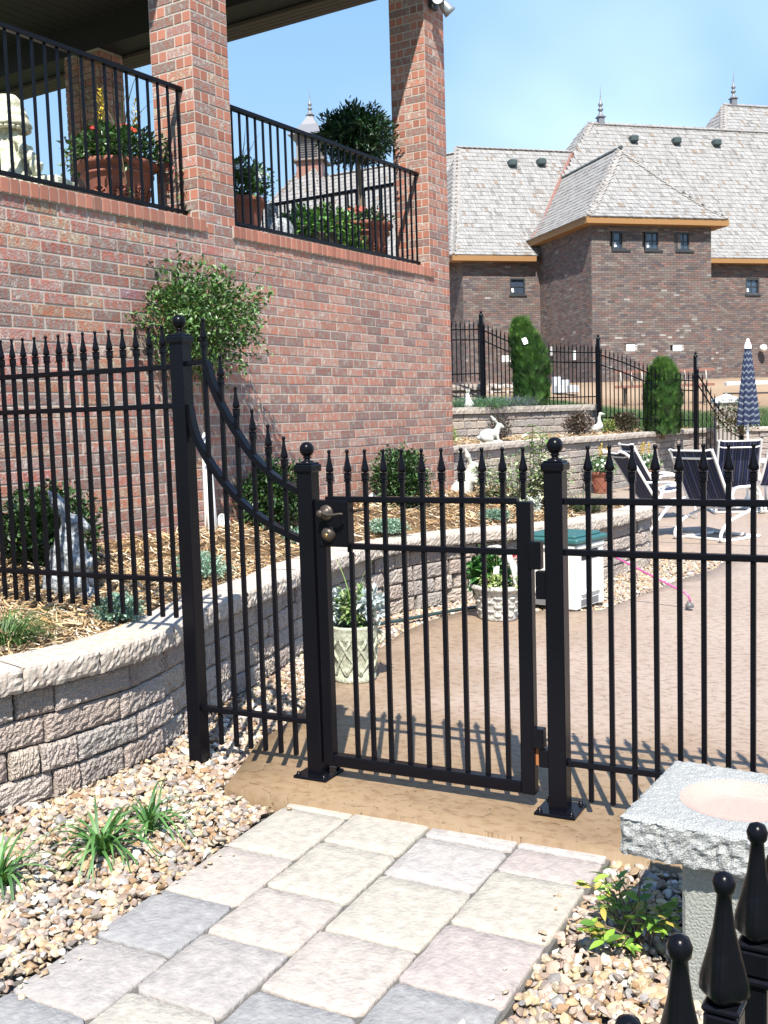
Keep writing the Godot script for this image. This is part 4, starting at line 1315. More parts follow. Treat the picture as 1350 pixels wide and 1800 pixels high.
func finial(t: Node3D, at: Vector3, s := 1.0) -> void:
	var st := mb()
	bx(st, at + v3(0, 0.12 * s, 0), v3(0.38, 0.62, 0.38) * s, 0.02)
	bx(st, at + v3(0, 0.46 * s, 0), v3(0.52, 0.08, 0.52) * s, 0.02)
	var f := obj("finial", st, M.lead, t)
	st = mb(true)
	lathe(st, PackedVector2Array([Vector2(0.26, 0.5), Vector2(0.16, 0.62), Vector2(0.09, 0.74), Vector2(0.08, 0.8), Vector2(0.18, 0.90), Vector2(0.18, 0.95), Vector2(0.08, 1.02), Vector2(0.07, 1.08), Vector2(0.15, 1.18), Vector2(0.13, 1.28), Vector2(0.05, 1.42), Vector2(0.035, 1.7), Vector2(0.016, 1.9), Vector2(0.012, 2.4), Vector2(0.0, 2.42)]), 12, Transform3D(Basis().scaled(Vector3.ONE * s), at))
	obj("spike", st, M.lead, f)

# walls of small bricks laid as copies; a run from a to b (in the thing's own axes), between two heights
func brick_run(a: Vector3, b: Vector3, h0: float, h1: float, holes: Array, xf: Array, cols: Array) -> void:
	var d := (b - a).normalized()
	var n := d.cross(Vector3.UP)
	var length := a.distance_to(b)
	var y := h0
	var row := 0
	while y < h1 - 0.03:
		var x := -0.127 if row % 2 else 0.0
		while x < length:
			var x0 := maxf(x, 0.0); var x1 := minf(x + 0.254, length)
			var ok := true
			for h in holes:
				if y + 0.07 < h[2] + 0.02 or y > h[3] - 0.02 or x1 <= h[0] or x0 >= h[1]: continue
				if x0 < h[0]: x1 = h[0]
				elif x1 > h[1]: x0 = h[1]
				else: ok = false
			if ok and x1 - x0 > 0.03:
				xf.append(Transform3D(Basis(d * (x1 - x0 - 0.010), Vector3.UP * 0.0715, -n * 0.04), a + d * (x0 + x1) * 0.5 + v3(0, y + 0.04, 0) + n * (-0.008 + rf(0, 0.004))))
				var k := rng.randf()
				var c := lin(0.15, 0.106, 0.095)
				if k < 0.25: c = lin(0.125, 0.10, 0.095)
				elif k < 0.5: c = lin(0.165, 0.138, 0.122)
				elif k < 0.62: c = lin(0.165, 0.10, 0.085)
				elif k < 0.70: c = lin(0.095, 0.08, 0.085)
				elif k > 0.995: c = lin(0.27, 0.255, 0.245)
				cols.append(c * rf(0.8, 1.25))
			x += 0.254
		y += 0.0813
		row += 1

func mortar_panel(st: SurfaceTool, a: Vector3, b: Vector3, h0: float, h1: float, holes: Array) -> void:
	var d := (b - a).normalized()
	var n := d.cross(Vector3.UP)
	var length := a.distance_to(b)
	var xs := [0.0, length]
	for h in holes: xs.append(h[0]); xs.append(h[1])
	xs.sort()
	for i in xs.size() - 1:
		if xs[i + 1] - xs[i] < 0.01: continue
		var m: float = (xs[i] + xs[i + 1]) * 0.5
		var ys := [h0]
		for h in holes:
			if m > h[0] and m < h[1]: ys.append(h[2]); ys.append(h[3])
		ys.append(h1)
		for k in range(0, ys.size(), 2):
			bx(st, a + d * m + v3(0, (ys[k] + ys[k + 1]) * 0.5, 0) - n * 0.035, v3(xs[i + 1] - xs[i], ys[k + 1] - ys[k], 0.05), 0.0, Basis(d, Vector3.UP, n))

func window(t: Node3D, x0: float, x1: float, y0: float, y1: float, z: float, sticker := true) -> void:
	var st := mb()
	var cx := (x0 + x1) * 0.5; var cy := (y0 + y1) * 0.5; var w := x1 - x0; var h := y1 - y0
	for s in [-1, 1]:
		bx(st, v3(cx + s * (w * 0.5 - 0.03), cy, z - 0.05), v3(0.06, h, 0.09))
		bx(st, v3(cx, cy + s * (h * 0.5 - 0.03), z - 0.052), v3(w - 0.12, 0.06, 0.09))
	var f := obj("window", st, M.frame, t)
	st = mb()
	bx(st, v3(cx, cy, z - 0.070), v3(0.035, h - 0.12, 0.03))
	bx(st, v3(cx, cy, z - 0.072), v3(w - 0.12, 0.035, 0.03))
	obj("glazing_bar", st, M.frame, f)
	for i in 2:
		for k in 2:
			st = mb()
			bx(st, v3(cx + (i - 0.5) * w * 0.5, cy + (k - 0.5) * h * 0.5, z - 0.083), v3(w * 0.5 - 0.03, h * 0.5 - 0.03, 0.008), 0.0, Basis.from_euler(v3(0.02 * (i - k), 0.03 * (k + i - 1), 0)))
			obj("pane", st, M.glass, f)
	if sticker:
		st = mb()
		bx(st, v3(x0 + w * 0.22, y0 + h * 0.28, z - 0.0775), v3(0.10, 0.16, 0.002), 0.0, Basis(Vector3.BACK, 0.2))
		obj("sticker", st, M.white, f)
	st = mb()
	bx(st, v3(cx, y0 - 0.035, z + 0.008), v3(w + 0.1, 0.07, 0.10), 0.004)
	obj("sill", st, M.frame, f)

func make_far_house() -> void:
	var base := v3(-13.76, 0, -36.53)
	var t := thing("brick_house", "large brown brick house with steep silvery shingle roofs and a square tower", "house", base, 0.8325)
	# own axes: x along the front, z towards the viewer, y up
	var st := mb()
	bx(st, v3(2.385, 5.4, -2.6), v3(4.73, 6.9, 5.2))
	bx(st, v3(0.8, 5.1, -9.3), v3(8.36, 5.6, 9.6))
	bx(st, v3(13.0, 5.1, -9.9), v3(16.0, 5.6, 10.8))
	var wall := obj("wall", st, M.far_mortar, t)
	var xf := []; var cols := []
	var zf := 0.12
	var zw := -4.38
	var mo := mb()
	brick_run(v3(-0.12, 0, zf), v3(4.77, 0, zf), 2.0, 8.35, [[0.72, 1.38, 7.40, 8.06], [2.04, 2.70, 7.40, 8.06], [3.32, 3.98, 7.40, 8.06], [1.24, 1.70, 3.74, 3.99], [3.16, 3.62, 3.72, 3.97]], xf, cols)
	mortar_panel(mo, v3(-0.12, 0, zf), v3(4.77, 0, zf), 2.0, 8.35, [[0.72, 1.38, 7.40, 8.06], [2.04, 2.70, 7.40, 8.06], [3.32, 3.98, 7.40, 8.06], [1.24, 1.70, 3.74, 3.99], [3.16, 3.62, 3.72, 3.97]])
	brick_run(v3(-0.12, 0, zw), v3(-0.12, 0, zf), 2.0, 8.35, [], xf, cols)
	mortar_panel(mo, v3(-0.12, 0, zw), v3(-0.12, 0, zf), 2.0, 8.35, [])
	brick_run(v3(-3.4, 0, zw), v3(0, 0, zw), 2.0, 7.7, [[1.98, 2.64, 6.32, 6.98], [1.58, 1.96, 3.66, 3.92]], xf, cols)
	mortar_panel(mo, v3(-3.4, 0, zw), v3(0, 0, zw), 2.0, 7.7, [[1.98, 2.64, 6.32, 6.98], [1.58, 1.96, 3.66, 3.92]])
	brick_run(v3(-3.4, 0, -9.0), v3(-3.4, 0, zw), 2.0, 7.7, [], xf, cols)
	mortar_panel(mo, v3(-3.4, 0, -9.0), v3(-3.4, 0, zw), 2.0, 7.7, [])
	brick_run(v3(4.77, 0, zw), v3(15.0, 0, zw), 2.0, 7.7, [[4.6, 5.26, 6.36, 7.02]], xf, cols)
	mortar_panel(mo, v3(4.77, 0, zw), v3(15.0, 0, zw), 2.0, 7.7, [[4.6, 5.26, 6.36, 7.02]])
	obj("mortar", mo, M.far_mortar, wall)
	var unit := mb()
	bx(unit, Vector3.ZERO, Vector3.ONE)
	many("brick", mesh_of(unit), M.far_brick, xf, cols, wall)
	# lime-washed patches of whitened bricks
	xf = []; cols = []
	for k in 17:
		var px := rf(0.3, 4.6); var py := 3.5 + 1.5 * pow(rng.randf(), 1.6) + 0.35 * (px / 4.7)
		if k > 12: px = rf(5.2, 9.0); py = rf(3.2, 4.0)
		var z := zf if px < 4.7 else zw
		py = floorf((py - 2.0) / 0.0813) * 0.0813 + 2.0
		xf.append(Transform3D(Basis().scaled(v3(rf(0.12, 0.30), 0.070, 0.03)), v3(px, py + 0.04, z + 0.001)))
		cols.append(lin(0.34, 0.31, 0.29) * rf(0.7, 1.2))
	many("whitened_brick", mesh_of(unit), M.far_brick, xf, cols, wall)
	for w in [[0.72, 1.38, 7.40, 8.06, zf], [2.04, 2.70, 7.40, 8.06, zf], [3.32, 3.98, 7.40, 8.06, zf], [-1.42, -0.76, 6.32, 6.98, zw], [9.37, 10.03, 6.36, 7.02, zw]]:
		window(t, w[0], w[1], w[2], w[3], w[4])
	for v in [[1.24, 1.70, 3.74, 3.99, zf], [3.16, 3.62, 3.72, 3.97, zf], [-1.82, -1.44, 3.66, 3.92, zw]]:
		st = mb()
		bx(st, v3((v[0] + v[1]) * 0.5, (v[2] + v[3]) * 0.5, v[4] - 0.02), v3(v[1] - v[0], v[3] - v[2], 0.06), 0.01)
		var vt := obj("foundation_vent", st, M.white, t)
		for k in 4:
			st = mb()
			bx(st, v3((v[0] + v[1]) * 0.5, v[2] + 0.05 + k * 0.05, v[4] + 0.012), v3(v[1] - v[0] - 0.06, 0.012, 0.012))
			obj("slat", st, M.white, vt)
	for k in 2:
		st = mb()
		bx(st, v3(-0.15, 3.7 + k * 0.3, -1.3 - k * 2.0), v3(0.05, 0.35, 0.18), 0.01)
		obj("meter_box", st, M.white, t)
	# cedar fascia and soffits
	st = mb()
	bx(st, v3(2.385, 8.36, 0.5), v3(5.76, 0.22, 0.05))
	bx(st, v3(-0.47, 8.36, -3.2), v3(0.05, 0.22, 7.35))
	bx(st, v3(5.24, 8.36, -2.2), v3(0.05, 0.22, 5.35))
	bx(st, v3(2.385, 8.262, -2.0), v3(5.66, 0.02, 4.95))
	obj("fascia", st, M.cedar, t)
	st = mb()
	bx(st, v3(-2.18, 7.68, -4.0), v3(3.5, 0.20, 0.05))
	bx(st, v3(-3.92, 7.68, -8.5), v3(0.05, 0.20, 9.0))
	bx(st, v3(-2.18, 7.59, -4.3), v3(3.4, 0.02, 0.5))
	bx(st, v3(10.3, 7.70, -4.0), v3(10.0, 0.20, 0.05))
	bx(st, v3(10.3, 7.61, -4.3), v3(9.9, 0.02, 0.5))
	obj("fascia", st, M.cedar, t)
	# roofs
	var sx := []; var sc := []
	var R := v3(1, 0, 0); var B := v3(0, 0, -1); var L := v3(-1, 0, 0)
	var fl := 0.42
	# tower: front, right and the long left plane that it shares with the main roof
	var e0 := 8.44
	shingle_plane(t, v3(-0.5, e0, 0.52), R, B, 1.22, PackedVector2Array([Vector2(0, 0), Vector2(5.77, 0), Vector2(2.885, 2.885)]), sx, sc, fl)
	shingle_plane(t, v3(5.27, e0, 0.52), B, L, 1.22, PackedVector2Array([Vector2(0, 0), Vector2(8.2, 0), Vector2(8.2, 2.885), Vector2(2.885, 2.885)]), sx, sc, fl)
	shingle_plane(t, v3(-0.5, e0, 0.52), B, R, 1.22, PackedVector2Array([Vector2(0, 0), Vector2(2.885, 2.885), Vector2(8.4, 2.885), Vector2(10.37, 5.45), Vector2(10.9, 5.45), Vector2(11.6, 0)]), sx, sc, fl)
	var top := e0 + 1.22 * 2.885 - fl * 0.96
	ridge_caps(t, hip(v3(-0.5, e0, 0.52), v3(1, 0, -1), 2.885, 1.22, fl), sx, sc)
	ridge_caps(t, hip(v3(5.27, e0, 0.52), v3(-1, 0, -1), 2.885, 1.22, fl), sx, sc)
	st = mb()
	tube(st, [v3(2.385, top + 0.1, -2.2), v3(2.385, top + 0.1, -7.9)], 0.07, -1, 6)
	obj("ridge_cap", st, M.vent, t)
	# main roof
	var e1 := 7.76
	shingle_plane(t, v3(0.0, e1, -4.0), R, B, 1.25, PackedVector2Array([Vector2(4.2, 0), Vector2(20, 0), Vector2(20, 5.85), Vector2(4.95, 5.85), Vector2(2.4, 3.4)]), sx, sc, fl)
	var rh := e1 + 1.25 * 5.85 - fl
	ridge_caps(t, [v3(4.95, rh, -9.85), v3(20, rh, -9.85)], sx, sc)
	ridge_caps(t, [v3(2.5, 11.45, -7.5), v3(4.95, rh, -9.85)], sx, sc)
	# left wing
	shingle_plane(t, v3(-3.9, e1, -4.0), R, B, 1.16, PackedVector2Array([Vector2(0, 0), Vector2(3.5, 0), Vector2(7.6, 5.0), Vector2(2.1, 5.0)]), sx, sc, fl)
	shingle_plane(t, v3(-3.9, e1, -4.0), B, R, 2.62, PackedVector2Array([Vector2(0, 0), Vector2(5.0, 2.1), Vector2(10.0, 0)]), sx, sc, fl)
	var lh := e1 + 1.16 * 5.0 - fl
	ridge_caps(t, [v3(-1.8, lh, -9.0), v3(4.0, lh, -9.0)], sx, sc)
	ridge_caps(t, hip(v3(-3.9, e1, -4.0), v3(0.42, 0, -1), 5.0, 1.16, fl), sx, sc)
	# the higher block behind, at the right
	var o2 := v3(11.9, 13.1, -9.9)
	shingle_plane(t, o2, R, B, 1.15, PackedVector2Array([Vector2(0, 0), Vector2(14, 0), Vector2(14, 3.3), Vector2(2.3, 3.3)]), sx, sc, 0.0)
	shingle_plane(t, o2, B, R, 1.65, PackedVector2Array([Vector2(0, 0), Vector2(3.3, 2.3), Vector2(6.6, 0)]), sx, sc, 0.0)
	ridge_caps(t, [o2 + v3(2.3, 3.8, -3.3), o2 + v3(14, 3.8, -3.3)], sx, sc)
	ridge_caps(t, [o2, o2 + v3(2.3, 3.8, -3.3)], sx, sc)
	many("shingle", shingle_mesh(), M.shingle, sx, sc, t)
	# copper valley between the left wing and the long left plane
	st = mb()
	tube(st, [v3(-0.42, 8.50, -4.35), v3(0.4, 9.2, -5.2), v3(1.9, 11.05, -7.0), v3(3.5, 13.0, -8.75)], 0.11, -1, 6)
	obj("valley_flashing", st, M.copper, t)
	for f in [v3(5.5, rh + 0.02, -9.85), v3(14.75, 16.95, -13.2)]: finial(t, f, 0.74)
	for v in [[0.35, 4.25], [1.75, 4.35], [6.7, 5.15], [8.9, 5.15], [11.0, 5.15]]:
		var left: bool = v[0] < 2.0
		var h: float = e1 + (1.16 if left else 1.25) * v[1] - fl + 0.1
		st = mb()
		bx(st, v3(v[0] - (0.0 if left else 0.0), h, -4.0 - v[1] + 0.15), v3(0.36, 0.30, 0.42), 0.06)
		obj("roof_vent", st, M.vent, t)
	st = mb(true)
	lathe(st, PackedVector2Array([Vector2(0.0, -0.17), Vector2(0.12, -0.12), Vector2(0.17, 0.0), Vector2(0.12, 0.12), Vector2(0.0, 0.17)]), 14, Transform3D(Basis(), v3(10.05, 4.06, zw + 0.28)))
	obj("globe_lamp", st, M.white, t)
	# the carriage house whose roof and cupola show through the porch
	var c := thing("brick_outbuilding", "distant outbuilding with a pale shingle roof and a louvred cupola, seen through the porch railing", "building", v3(-32.8, 0, -46.0))
	st = mb()
	bx(st, v3(0, 5.5, 0), v3(7.6, 7.0, 7.6))
	bx(st, v3(7.5, 5.0, -1.0), v3(9.0, 6.2, 7.0))
	obj("wall", st, M.far_mortar, c)
	sx = []; sc = []
	var hp := 4.4
	var ph := 9.6
	for k in 4:
		var ax := v3(1, 0, 0).rotated(Vector3.UP, k * PI / 2)
		var up := ax.cross(Vector3.UP) * -1.0
		up = v3(0, 0, -1).rotated(Vector3.UP, k * PI / 2)
		shingle_plane(c, v3(0, ph, 0) - ax * hp - up * hp, ax, up, 1.42, PackedVector2Array([Vector2(0, 0), Vector2(hp * 2, 0), Vector2(hp, hp)]), sx, sc, 0.6)
		ridge_caps(c, hip(v3(0, ph, 0) - ax * hp - up * hp, ax + up, hp, 1.42, 0.6), sx, sc)
	shingle_plane(c, v3(0, 8.6, 4.2), R, B, 1.38, PackedVector2Array([Vector2(1.0, 0), Vector2(11.5, 0), Vector2(9.6, 4.3), Vector2(1.0, 4.3)]), sx, sc, 0.3)
	shingle_plane(c, v3(0, 8.6, -4.4), R, v3(0, 0, 1), 1.38, PackedVector2Array([Vector2(1.0, 0), Vector2(11.5, 0), Vector2(9.6, 4.3), Vector2(1.0, 4.3)]), sx, sc, 0.3)
	ridge_caps(c, [v3(1.2, 14.25, -0.1), v3(9.6, 14.25, -0.1)], sx, sc)
	many("shingle", shingle_mesh(), M.shingle, sx, sc, c)
	st = mb()
	var cb := Basis(Vector3.UP, 0.38)
	bx(st, v3(0, 14.35, 0), v3(1.35, 1.5, 1.35), 0.0, cb)
	var cu := obj("cupola", st, M.copper, c)
	st = mb()
	bx(st, v3(0, 15.72, 0), v3(1.3, 1.25, 1.3), 0.0, cb)
	bx(st, v3(0, 15.1, 0), v3(1.75, 0.12, 1.75), 0.02, cb)
	obj("louvre_box", st, M.cupola, cu)
	for f in 4:
		for k in 8:
			st = mb()
			var b2 := cb * Basis(Vector3.UP, f * PI / 2)
			bx(st, v3(0, 15.3 + k * 0.12, 0) + b2 * v3(0, 0, 0.665), v3(0.95, 0.05, 0.08), 0.0, b2 * Basis(Vector3.RIGHT, 0.6))
			obj("slat", st, M.lead, cu)
	st = mb()
	var rp := [v3(-1, 0, -1), v3(1, 0, -1), v3(1, 0, 1), v3(-1, 0, 1)]
	for k in 4:
		var a: Vector3 = cb * rp[k]; var b: Vector3 = cb * rp[(k + 1) % 4]
		var q := v3(0, 16.36, 0)
		oquad(st, q + a * 1.02, q + b * 1.02, q + b * 0.42 + v3(0, 0.62, 0), q + a * 0.42 + v3(0, 0.62, 0), v3(0, 16, 0))
		oquad(st, q + a * 0.42 + v3(0, 0.62, 0), q + b * 0.42 + v3(0, 0.62, 0), q + b * 0.05 + v3(0, 1.25, 0), q + a * 0.05 + v3(0, 1.25, 0), v3(0, 16, 0))
		oquad(st, q + a * 1.02, q + b * 1.02, q + b * 0.6 - v3(0, 0.1, 0), q + a * 0.6 - v3(0, 0.1, 0), v3(0, 17, 0))
	obj("cupola_roof", st, M.lead, cu)
	finial(cu, v3(0, 17.2, 0), 0.72)

# ------------------------------------------------------------------ bodies meshed from joints (surface nets)
func blob(caps: Array, k: float, cell: float, rough := 0.0) -> ArrayMesh:   # caps: [a, b, radius at a, radius at b]
	var lo: Vector3 = caps[0][0]; var hi := lo
	for c in caps:
		for e in 2:
			lo = lo.min(c[e] - Vector3.ONE * (c[2 + e] + cell * 2)); hi = hi.max(c[e] + Vector3.ONE * (c[2 + e] + cell * 2))
	var n := Vector3i(((hi - lo) / cell).ceil()) + Vector3i.ONE
	var f := PackedFloat32Array(); f.resize(n.x * n.y * n.z); f.fill(9.0)
	var fn := FastNoiseLite.new(); fn.seed = 5; fn.frequency = 14.0; fn.fractal_octaves = 3
	var reach := k * 2.0 + cell * 2.0
	for c in caps:
		var a: Vector3 = c[0]; var ba: Vector3 = c[1] - a
		var l2 := maxf(ba.length_squared(), 1e-9)
		var rm := maxf(c[2], c[3]) + reach
		var p0 := Vector3i(((a.min(c[1]) - Vector3.ONE * rm - lo) / cell).floor()).clamp(Vector3i.ZERO, n - Vector3i.ONE)
		var p1 := Vector3i(((a.max(c[1]) + Vector3.ONE * rm - lo) / cell).ceil()).clamp(Vector3i.ZERO, n - Vector3i.ONE)
		for z in range(p0.z, p1.z + 1):
			for y in range(p0.y, p1.y + 1):
				for x in range(p0.x, p1.x + 1):
					var p := lo + Vector3(x, y, z) * cell
					var t := clampf((p - a).dot(ba) / l2, 0, 1)
					var d := (p - a - ba * t).length() - lerpf(c[2], c[3], t)
					var i := x + n.x * (y + n.y * z)
					var o := f[i]
					var h := maxf(k - absf(o - d), 0.0) / k
					f[i] = minf(o, d) - h * h * k * 0.25
	if rough > 0.0:
		for z in n.z:
			for y in n.y:
				for x in n.x:
					var i := x + n.x * (y + n.y * z)
					if absf(f[i]) < cell * 4.0: f[i] += fn.get_noise_3dv(lo + Vector3(x, y, z) * cell) * rough
	var st := mb(true)
	var verts := PackedVector3Array()
	var id := PackedInt32Array(); id.resize(f.size()); id.fill(-1)
	for z in n.z - 1:
		for y in n.y - 1:
			for x in n.x - 1:
				var i0 := x + n.x * (y + n.y * z)
				var m := 0
				var val := []
				for q in 8:
					var w: float = f[i0 + (q & 1) + n.x * ((q >> 1 & 1) + n.y * (q >> 2 & 1))]
					val.append(w)
					if w < 0.0: m |= 1 << q
				if m == 0 or m == 255: continue
				var s := Vector3.ZERO; var cnt := 0
				for e in [[0, 1], [2, 3], [4, 5], [6, 7], [0, 2], [1, 3], [4, 6], [5, 7], [0, 4], [1, 5], [2, 6], [3, 7]]:
					var u: float = val[e[0]]; var w: float = val[e[1]]
					if (u < 0.0) != (w < 0.0):
						var t := u / (u - w)
						s += Vector3(e[0] & 1, e[0] >> 1 & 1, e[0] >> 2 & 1).lerp(Vector3(e[1] & 1, e[1] >> 1 & 1, e[1] >> 2 & 1), t)
						cnt += 1
				id[i0] = verts.size()
				verts.append(lo + (Vector3(x, y, z) + s / cnt) * cell)
	var step := [1, n.x, n.x * n.y]
	for z in range(1, n.z - 1):
		for y in range(1, n.y - 1):
			for x in range(1, n.x - 1):
				var i := x + n.x * (y + n.y * z)
				for ax in 3:
					var j: int = i + step[ax]
					if (f[i] < 0.0) == (f[j] < 0.0): continue
					var b: int = step[(ax + 1) % 3]; var c: int = step[(ax + 2) % 3]
					var q := [id[i], id[i - b], id[i - b - c], id[i - c]]
					if q.min() < 0: continue
					if f[i] < 0.0: quad(st, verts[q[0]], verts[q[1]], verts[q[2]], verts[q[3]])
					else: quad(st, verts[q[3]], verts[q[2]], verts[q[1]], verts[q[0]])
	return mesh_of(st)

func rabbit(pose: int) -> ArrayMesh:   # about 0.62 m tall, facing +x
	var c := []
	if pose == 0:      # sitting up, forepaws lifted
		c = [[v3(-0.06, 0.11, 0), v3(-0.05, 0.16, 0), 0.125, 0.125], [v3(-0.02, 0.2, 0), v3(0.05, 0.32, 0), 0.11, 0.08], [v3(0.05, 0.32, 0), v3(0.08, 0.40, 0), 0.075, 0.06], [v3(0.09, 0.43, 0), v3(0.11, 0.43, 0), 0.068, 0.06], [v3(0.13, 0.42, 0), v3(0.185, 0.405, 0), 0.05, 0.03]]
		for s in [-1, 1]:
			c.append_array([[v3(-0.09, 0.13, 0.07 * s), v3(0.02, 0.10, 0.085 * s), 0.085, 0.06], [v3(-0.08, 0.025, 0.08 * s), v3(0.12, 0.022, 0.085 * s), 0.03, 0.024], [v3(0.07, 0.29, 0.06 * s), v3(0.15, 0.27, 0.055 * s), 0.035, 0.028], [v3(0.15, 0.27, 0.055 * s), v3(0.20, 0.19, 0.045 * s), 0.027, 0.02], [v3(0.07, 0.47, 0.03 * s), v3(0.035, 0.56, 0.04 * s), 0.022, 0.027], [v3(0.035, 0.56, 0.04 * s), v3(0.01, 0.64, 0.035 * s), 0.027, 0.009]])
		c.append([v3(-0.19, 0.08, 0), v3(-0.20, 0.09, 0), 0.045, 0.04])
		c.append([v3(-0.12, 0.012, 0), v3(0.10, 0.012, 0), 0.05, 0.04])
	elif pose == 1:    # crouching on all fours
		c = [[v3(-0.13, 0.15, 0), v3(-0.06, 0.19, 0), 0.14, 0.13], [v3(-0.06, 0.19, 0), v3(0.11, 0.22, 0), 0.12, 0.085], [v3(0.11, 0.24, 0), v3(0.17, 0.34, 0), 0.075, 0.06], [v3(0.18, 0.38, 0), v3(0.20, 0.38, 0), 0.068, 0.06], [v3(0.23, 0.37, 0), v3(0.28, 0.35, 0), 0.048, 0.028]]
		for s in [-1, 1]:
			c.append_array([[v3(-0.15, 0.12, 0.08 * s), v3(-0.02, 0.09, 0.09 * s), 0.09, 0.055], [v3(-0.12, 0.025, 0.09 * s), v3(0.06, 0.022, 0.09 * s), 0.03, 0.024], [v3(0.12, 0.2, 0.05 * s), v3(0.16, 0.04, 0.05 * s), 0.042, 0.025], [v3(0.16, 0.025, 0.05 * s), v3(0.21, 0.02, 0.05 * s), 0.025, 0.02], [v3(0.15, 0.43, 0.03 * s), v3(0.07, 0.52, 0.045 * s), 0.022, 0.028], [v3(0.07, 0.52, 0.045 * s), v3(0.01, 0.60, 0.04 * s), 0.028, 0.01]])
		c.append([v3(-0.28, 0.12, 0), v3(-0.29, 0.13, 0), 0.045, 0.04])
		c.append([v3(-0.2, 0.012, 0), v3(0.22, 0.012, 0), 0.06, 0.05])
	else:              # upright, dressed in a shawl, ears leaning back
		c = [[v3(-0.04, 0.05, 0), v3(-0.02, 0.14, 0), 0.135, 0.125], [v3(-0.02, 0.14, 0), v3(0.01, 0.34, 0), 0.125, 0.085], [v3(0.01, 0.34, 0), v3(0.02, 0.40, 0), 0.07, 0.05], [v3(0.03, 0.44, 0), v3(0.05, 0.44, 0), 0.062, 0.056], [v3(0.07, 0.43, 0), v3(0.115, 0.42, 0), 0.045, 0.026]]
		for s in [-1, 1]:
			c.append_array([[v3(-0.03, 0.1, 0.075 * s), v3(0.08, 0.10, 0.075 * s), 0.075, 0.05], [v3(-0.06, 0.022, 0.07 * s), v3(0.13, 0.022, 0.075 * s), 0.03, 0.026], [v3(0.02, 0.31, 0.075 * s), v3(0.07, 0.22, 0.09 * s), 0.034, 0.032], [v3(0.07, 0.22, 0.09 * s), v3(0.13, 0.20, 0.04 * s), 0.03, 0.024], [v3(0.0, 0.48, 0.028 * s), v3(-0.045, 0.56, 0.036 * s), 0.02, 0.027], [v3(-0.045, 0.56, 0.036 * s), v3(-0.085, 0.635, 0.03 * s), 0.027, 0.010]])
		for k in 7:
			var a := k / 7.0 * TAU; var a2 := (k + 1) / 7.0 * TAU
			c.append([v3(0.005 + 0.088 * cos(a), 0.29 + 0.012 * cos(a), 0.088 * sin(a)), v3(0.005 + 0.088 * cos(a2), 0.29 + 0.012 * cos(a2), 0.088 * sin(a2)), 0.014, 0.014])
		c.append([v3(-0.15, 0.014, 0), v3(0.11, 0.014, 0), 0.06, 0.05])
	return blob(c, 0.022, 0.0085, 0.003)

func statue(label: String, at: Vector3, turn: float, s: float, pose: int, m: Material, category := "rabbit statue") -> void:
	var t := thing("rabbit_statue", label, category, at, turn)
	var o := obj("body", rabbit(pose), m, t)
	o.scale = Vector3.ONE * s
	var st := mb(true)
	var ey: Vector3 = [v3(0.128, 0.445, 0.052), v3(0.222, 0.395, 0.052), v3(0.072, 0.455, 0.048)][pose]
	for z in [-1, 1]:
		lathe(st, PackedVector2Array([Vector2(0, -0.009), Vector2(0.007, -0.006), Vector2(0.0095, 0), Vector2(0.007, 0.006), Vector2(0, 0.009)]), 10, Transform3D(Basis(), v3(ey.x, ey.y, ey.z * z)))
	var e := obj("eyes", st, m, t)
	e.scale = Vector3.ONE * s

# ------------------------------------------------------------------ plants
func leaf_mesh(w: float, fold := 0.25, bend := 0.2) -> ArrayMesh:   # 1 m long, lying along +z, folded along its midrib
	var st := mb(true)
	var L := [0.0, 0.25, 0.55, 0.8, 1.0]
	var W := [0.02, 0.40, 0.5, 0.30, 0.0]
	var c := func(i: int, s: int) -> Vector3:
		return v3(s * W[i] * w, -bend * L[i] * L[i] + fold * W[i] * w * absf(s), L[i])
	for i in 4:
		for s in [-1, 1]:
			oquad(st, c.call(i, 0), c.call(i + 1, 0), c.call(i + 1, s), c.call(i, s), v3(0, -5, 0.5))
	return mesh_of(st)

func small_leaf() -> ArrayMesh:
	var st := mb()
	for s in [-1, 1]:
		otri(st, v3(0, 0, 0), v3(0.26 * s, 0.07, 0.45), v3(0, -0.02, 0.55), v3(0, -5, 0.5))
		otri(st, v3(0, -0.02, 0.55), v3(0.26 * s, 0.07, 0.45), v3(0, -0.1, 1.0), v3(0, -5, 0.5))
	return mesh_of(st)

var leaf_small: ArrayMesh
func aim(d: Vector3, roll: float) -> Basis:   # +z along d
	var up := Vector3.UP if absf(d.y) < 0.95 else Vector3.RIGHT
	return Basis.looking_at(-d, up) * Basis(Vector3.BACK, roll)

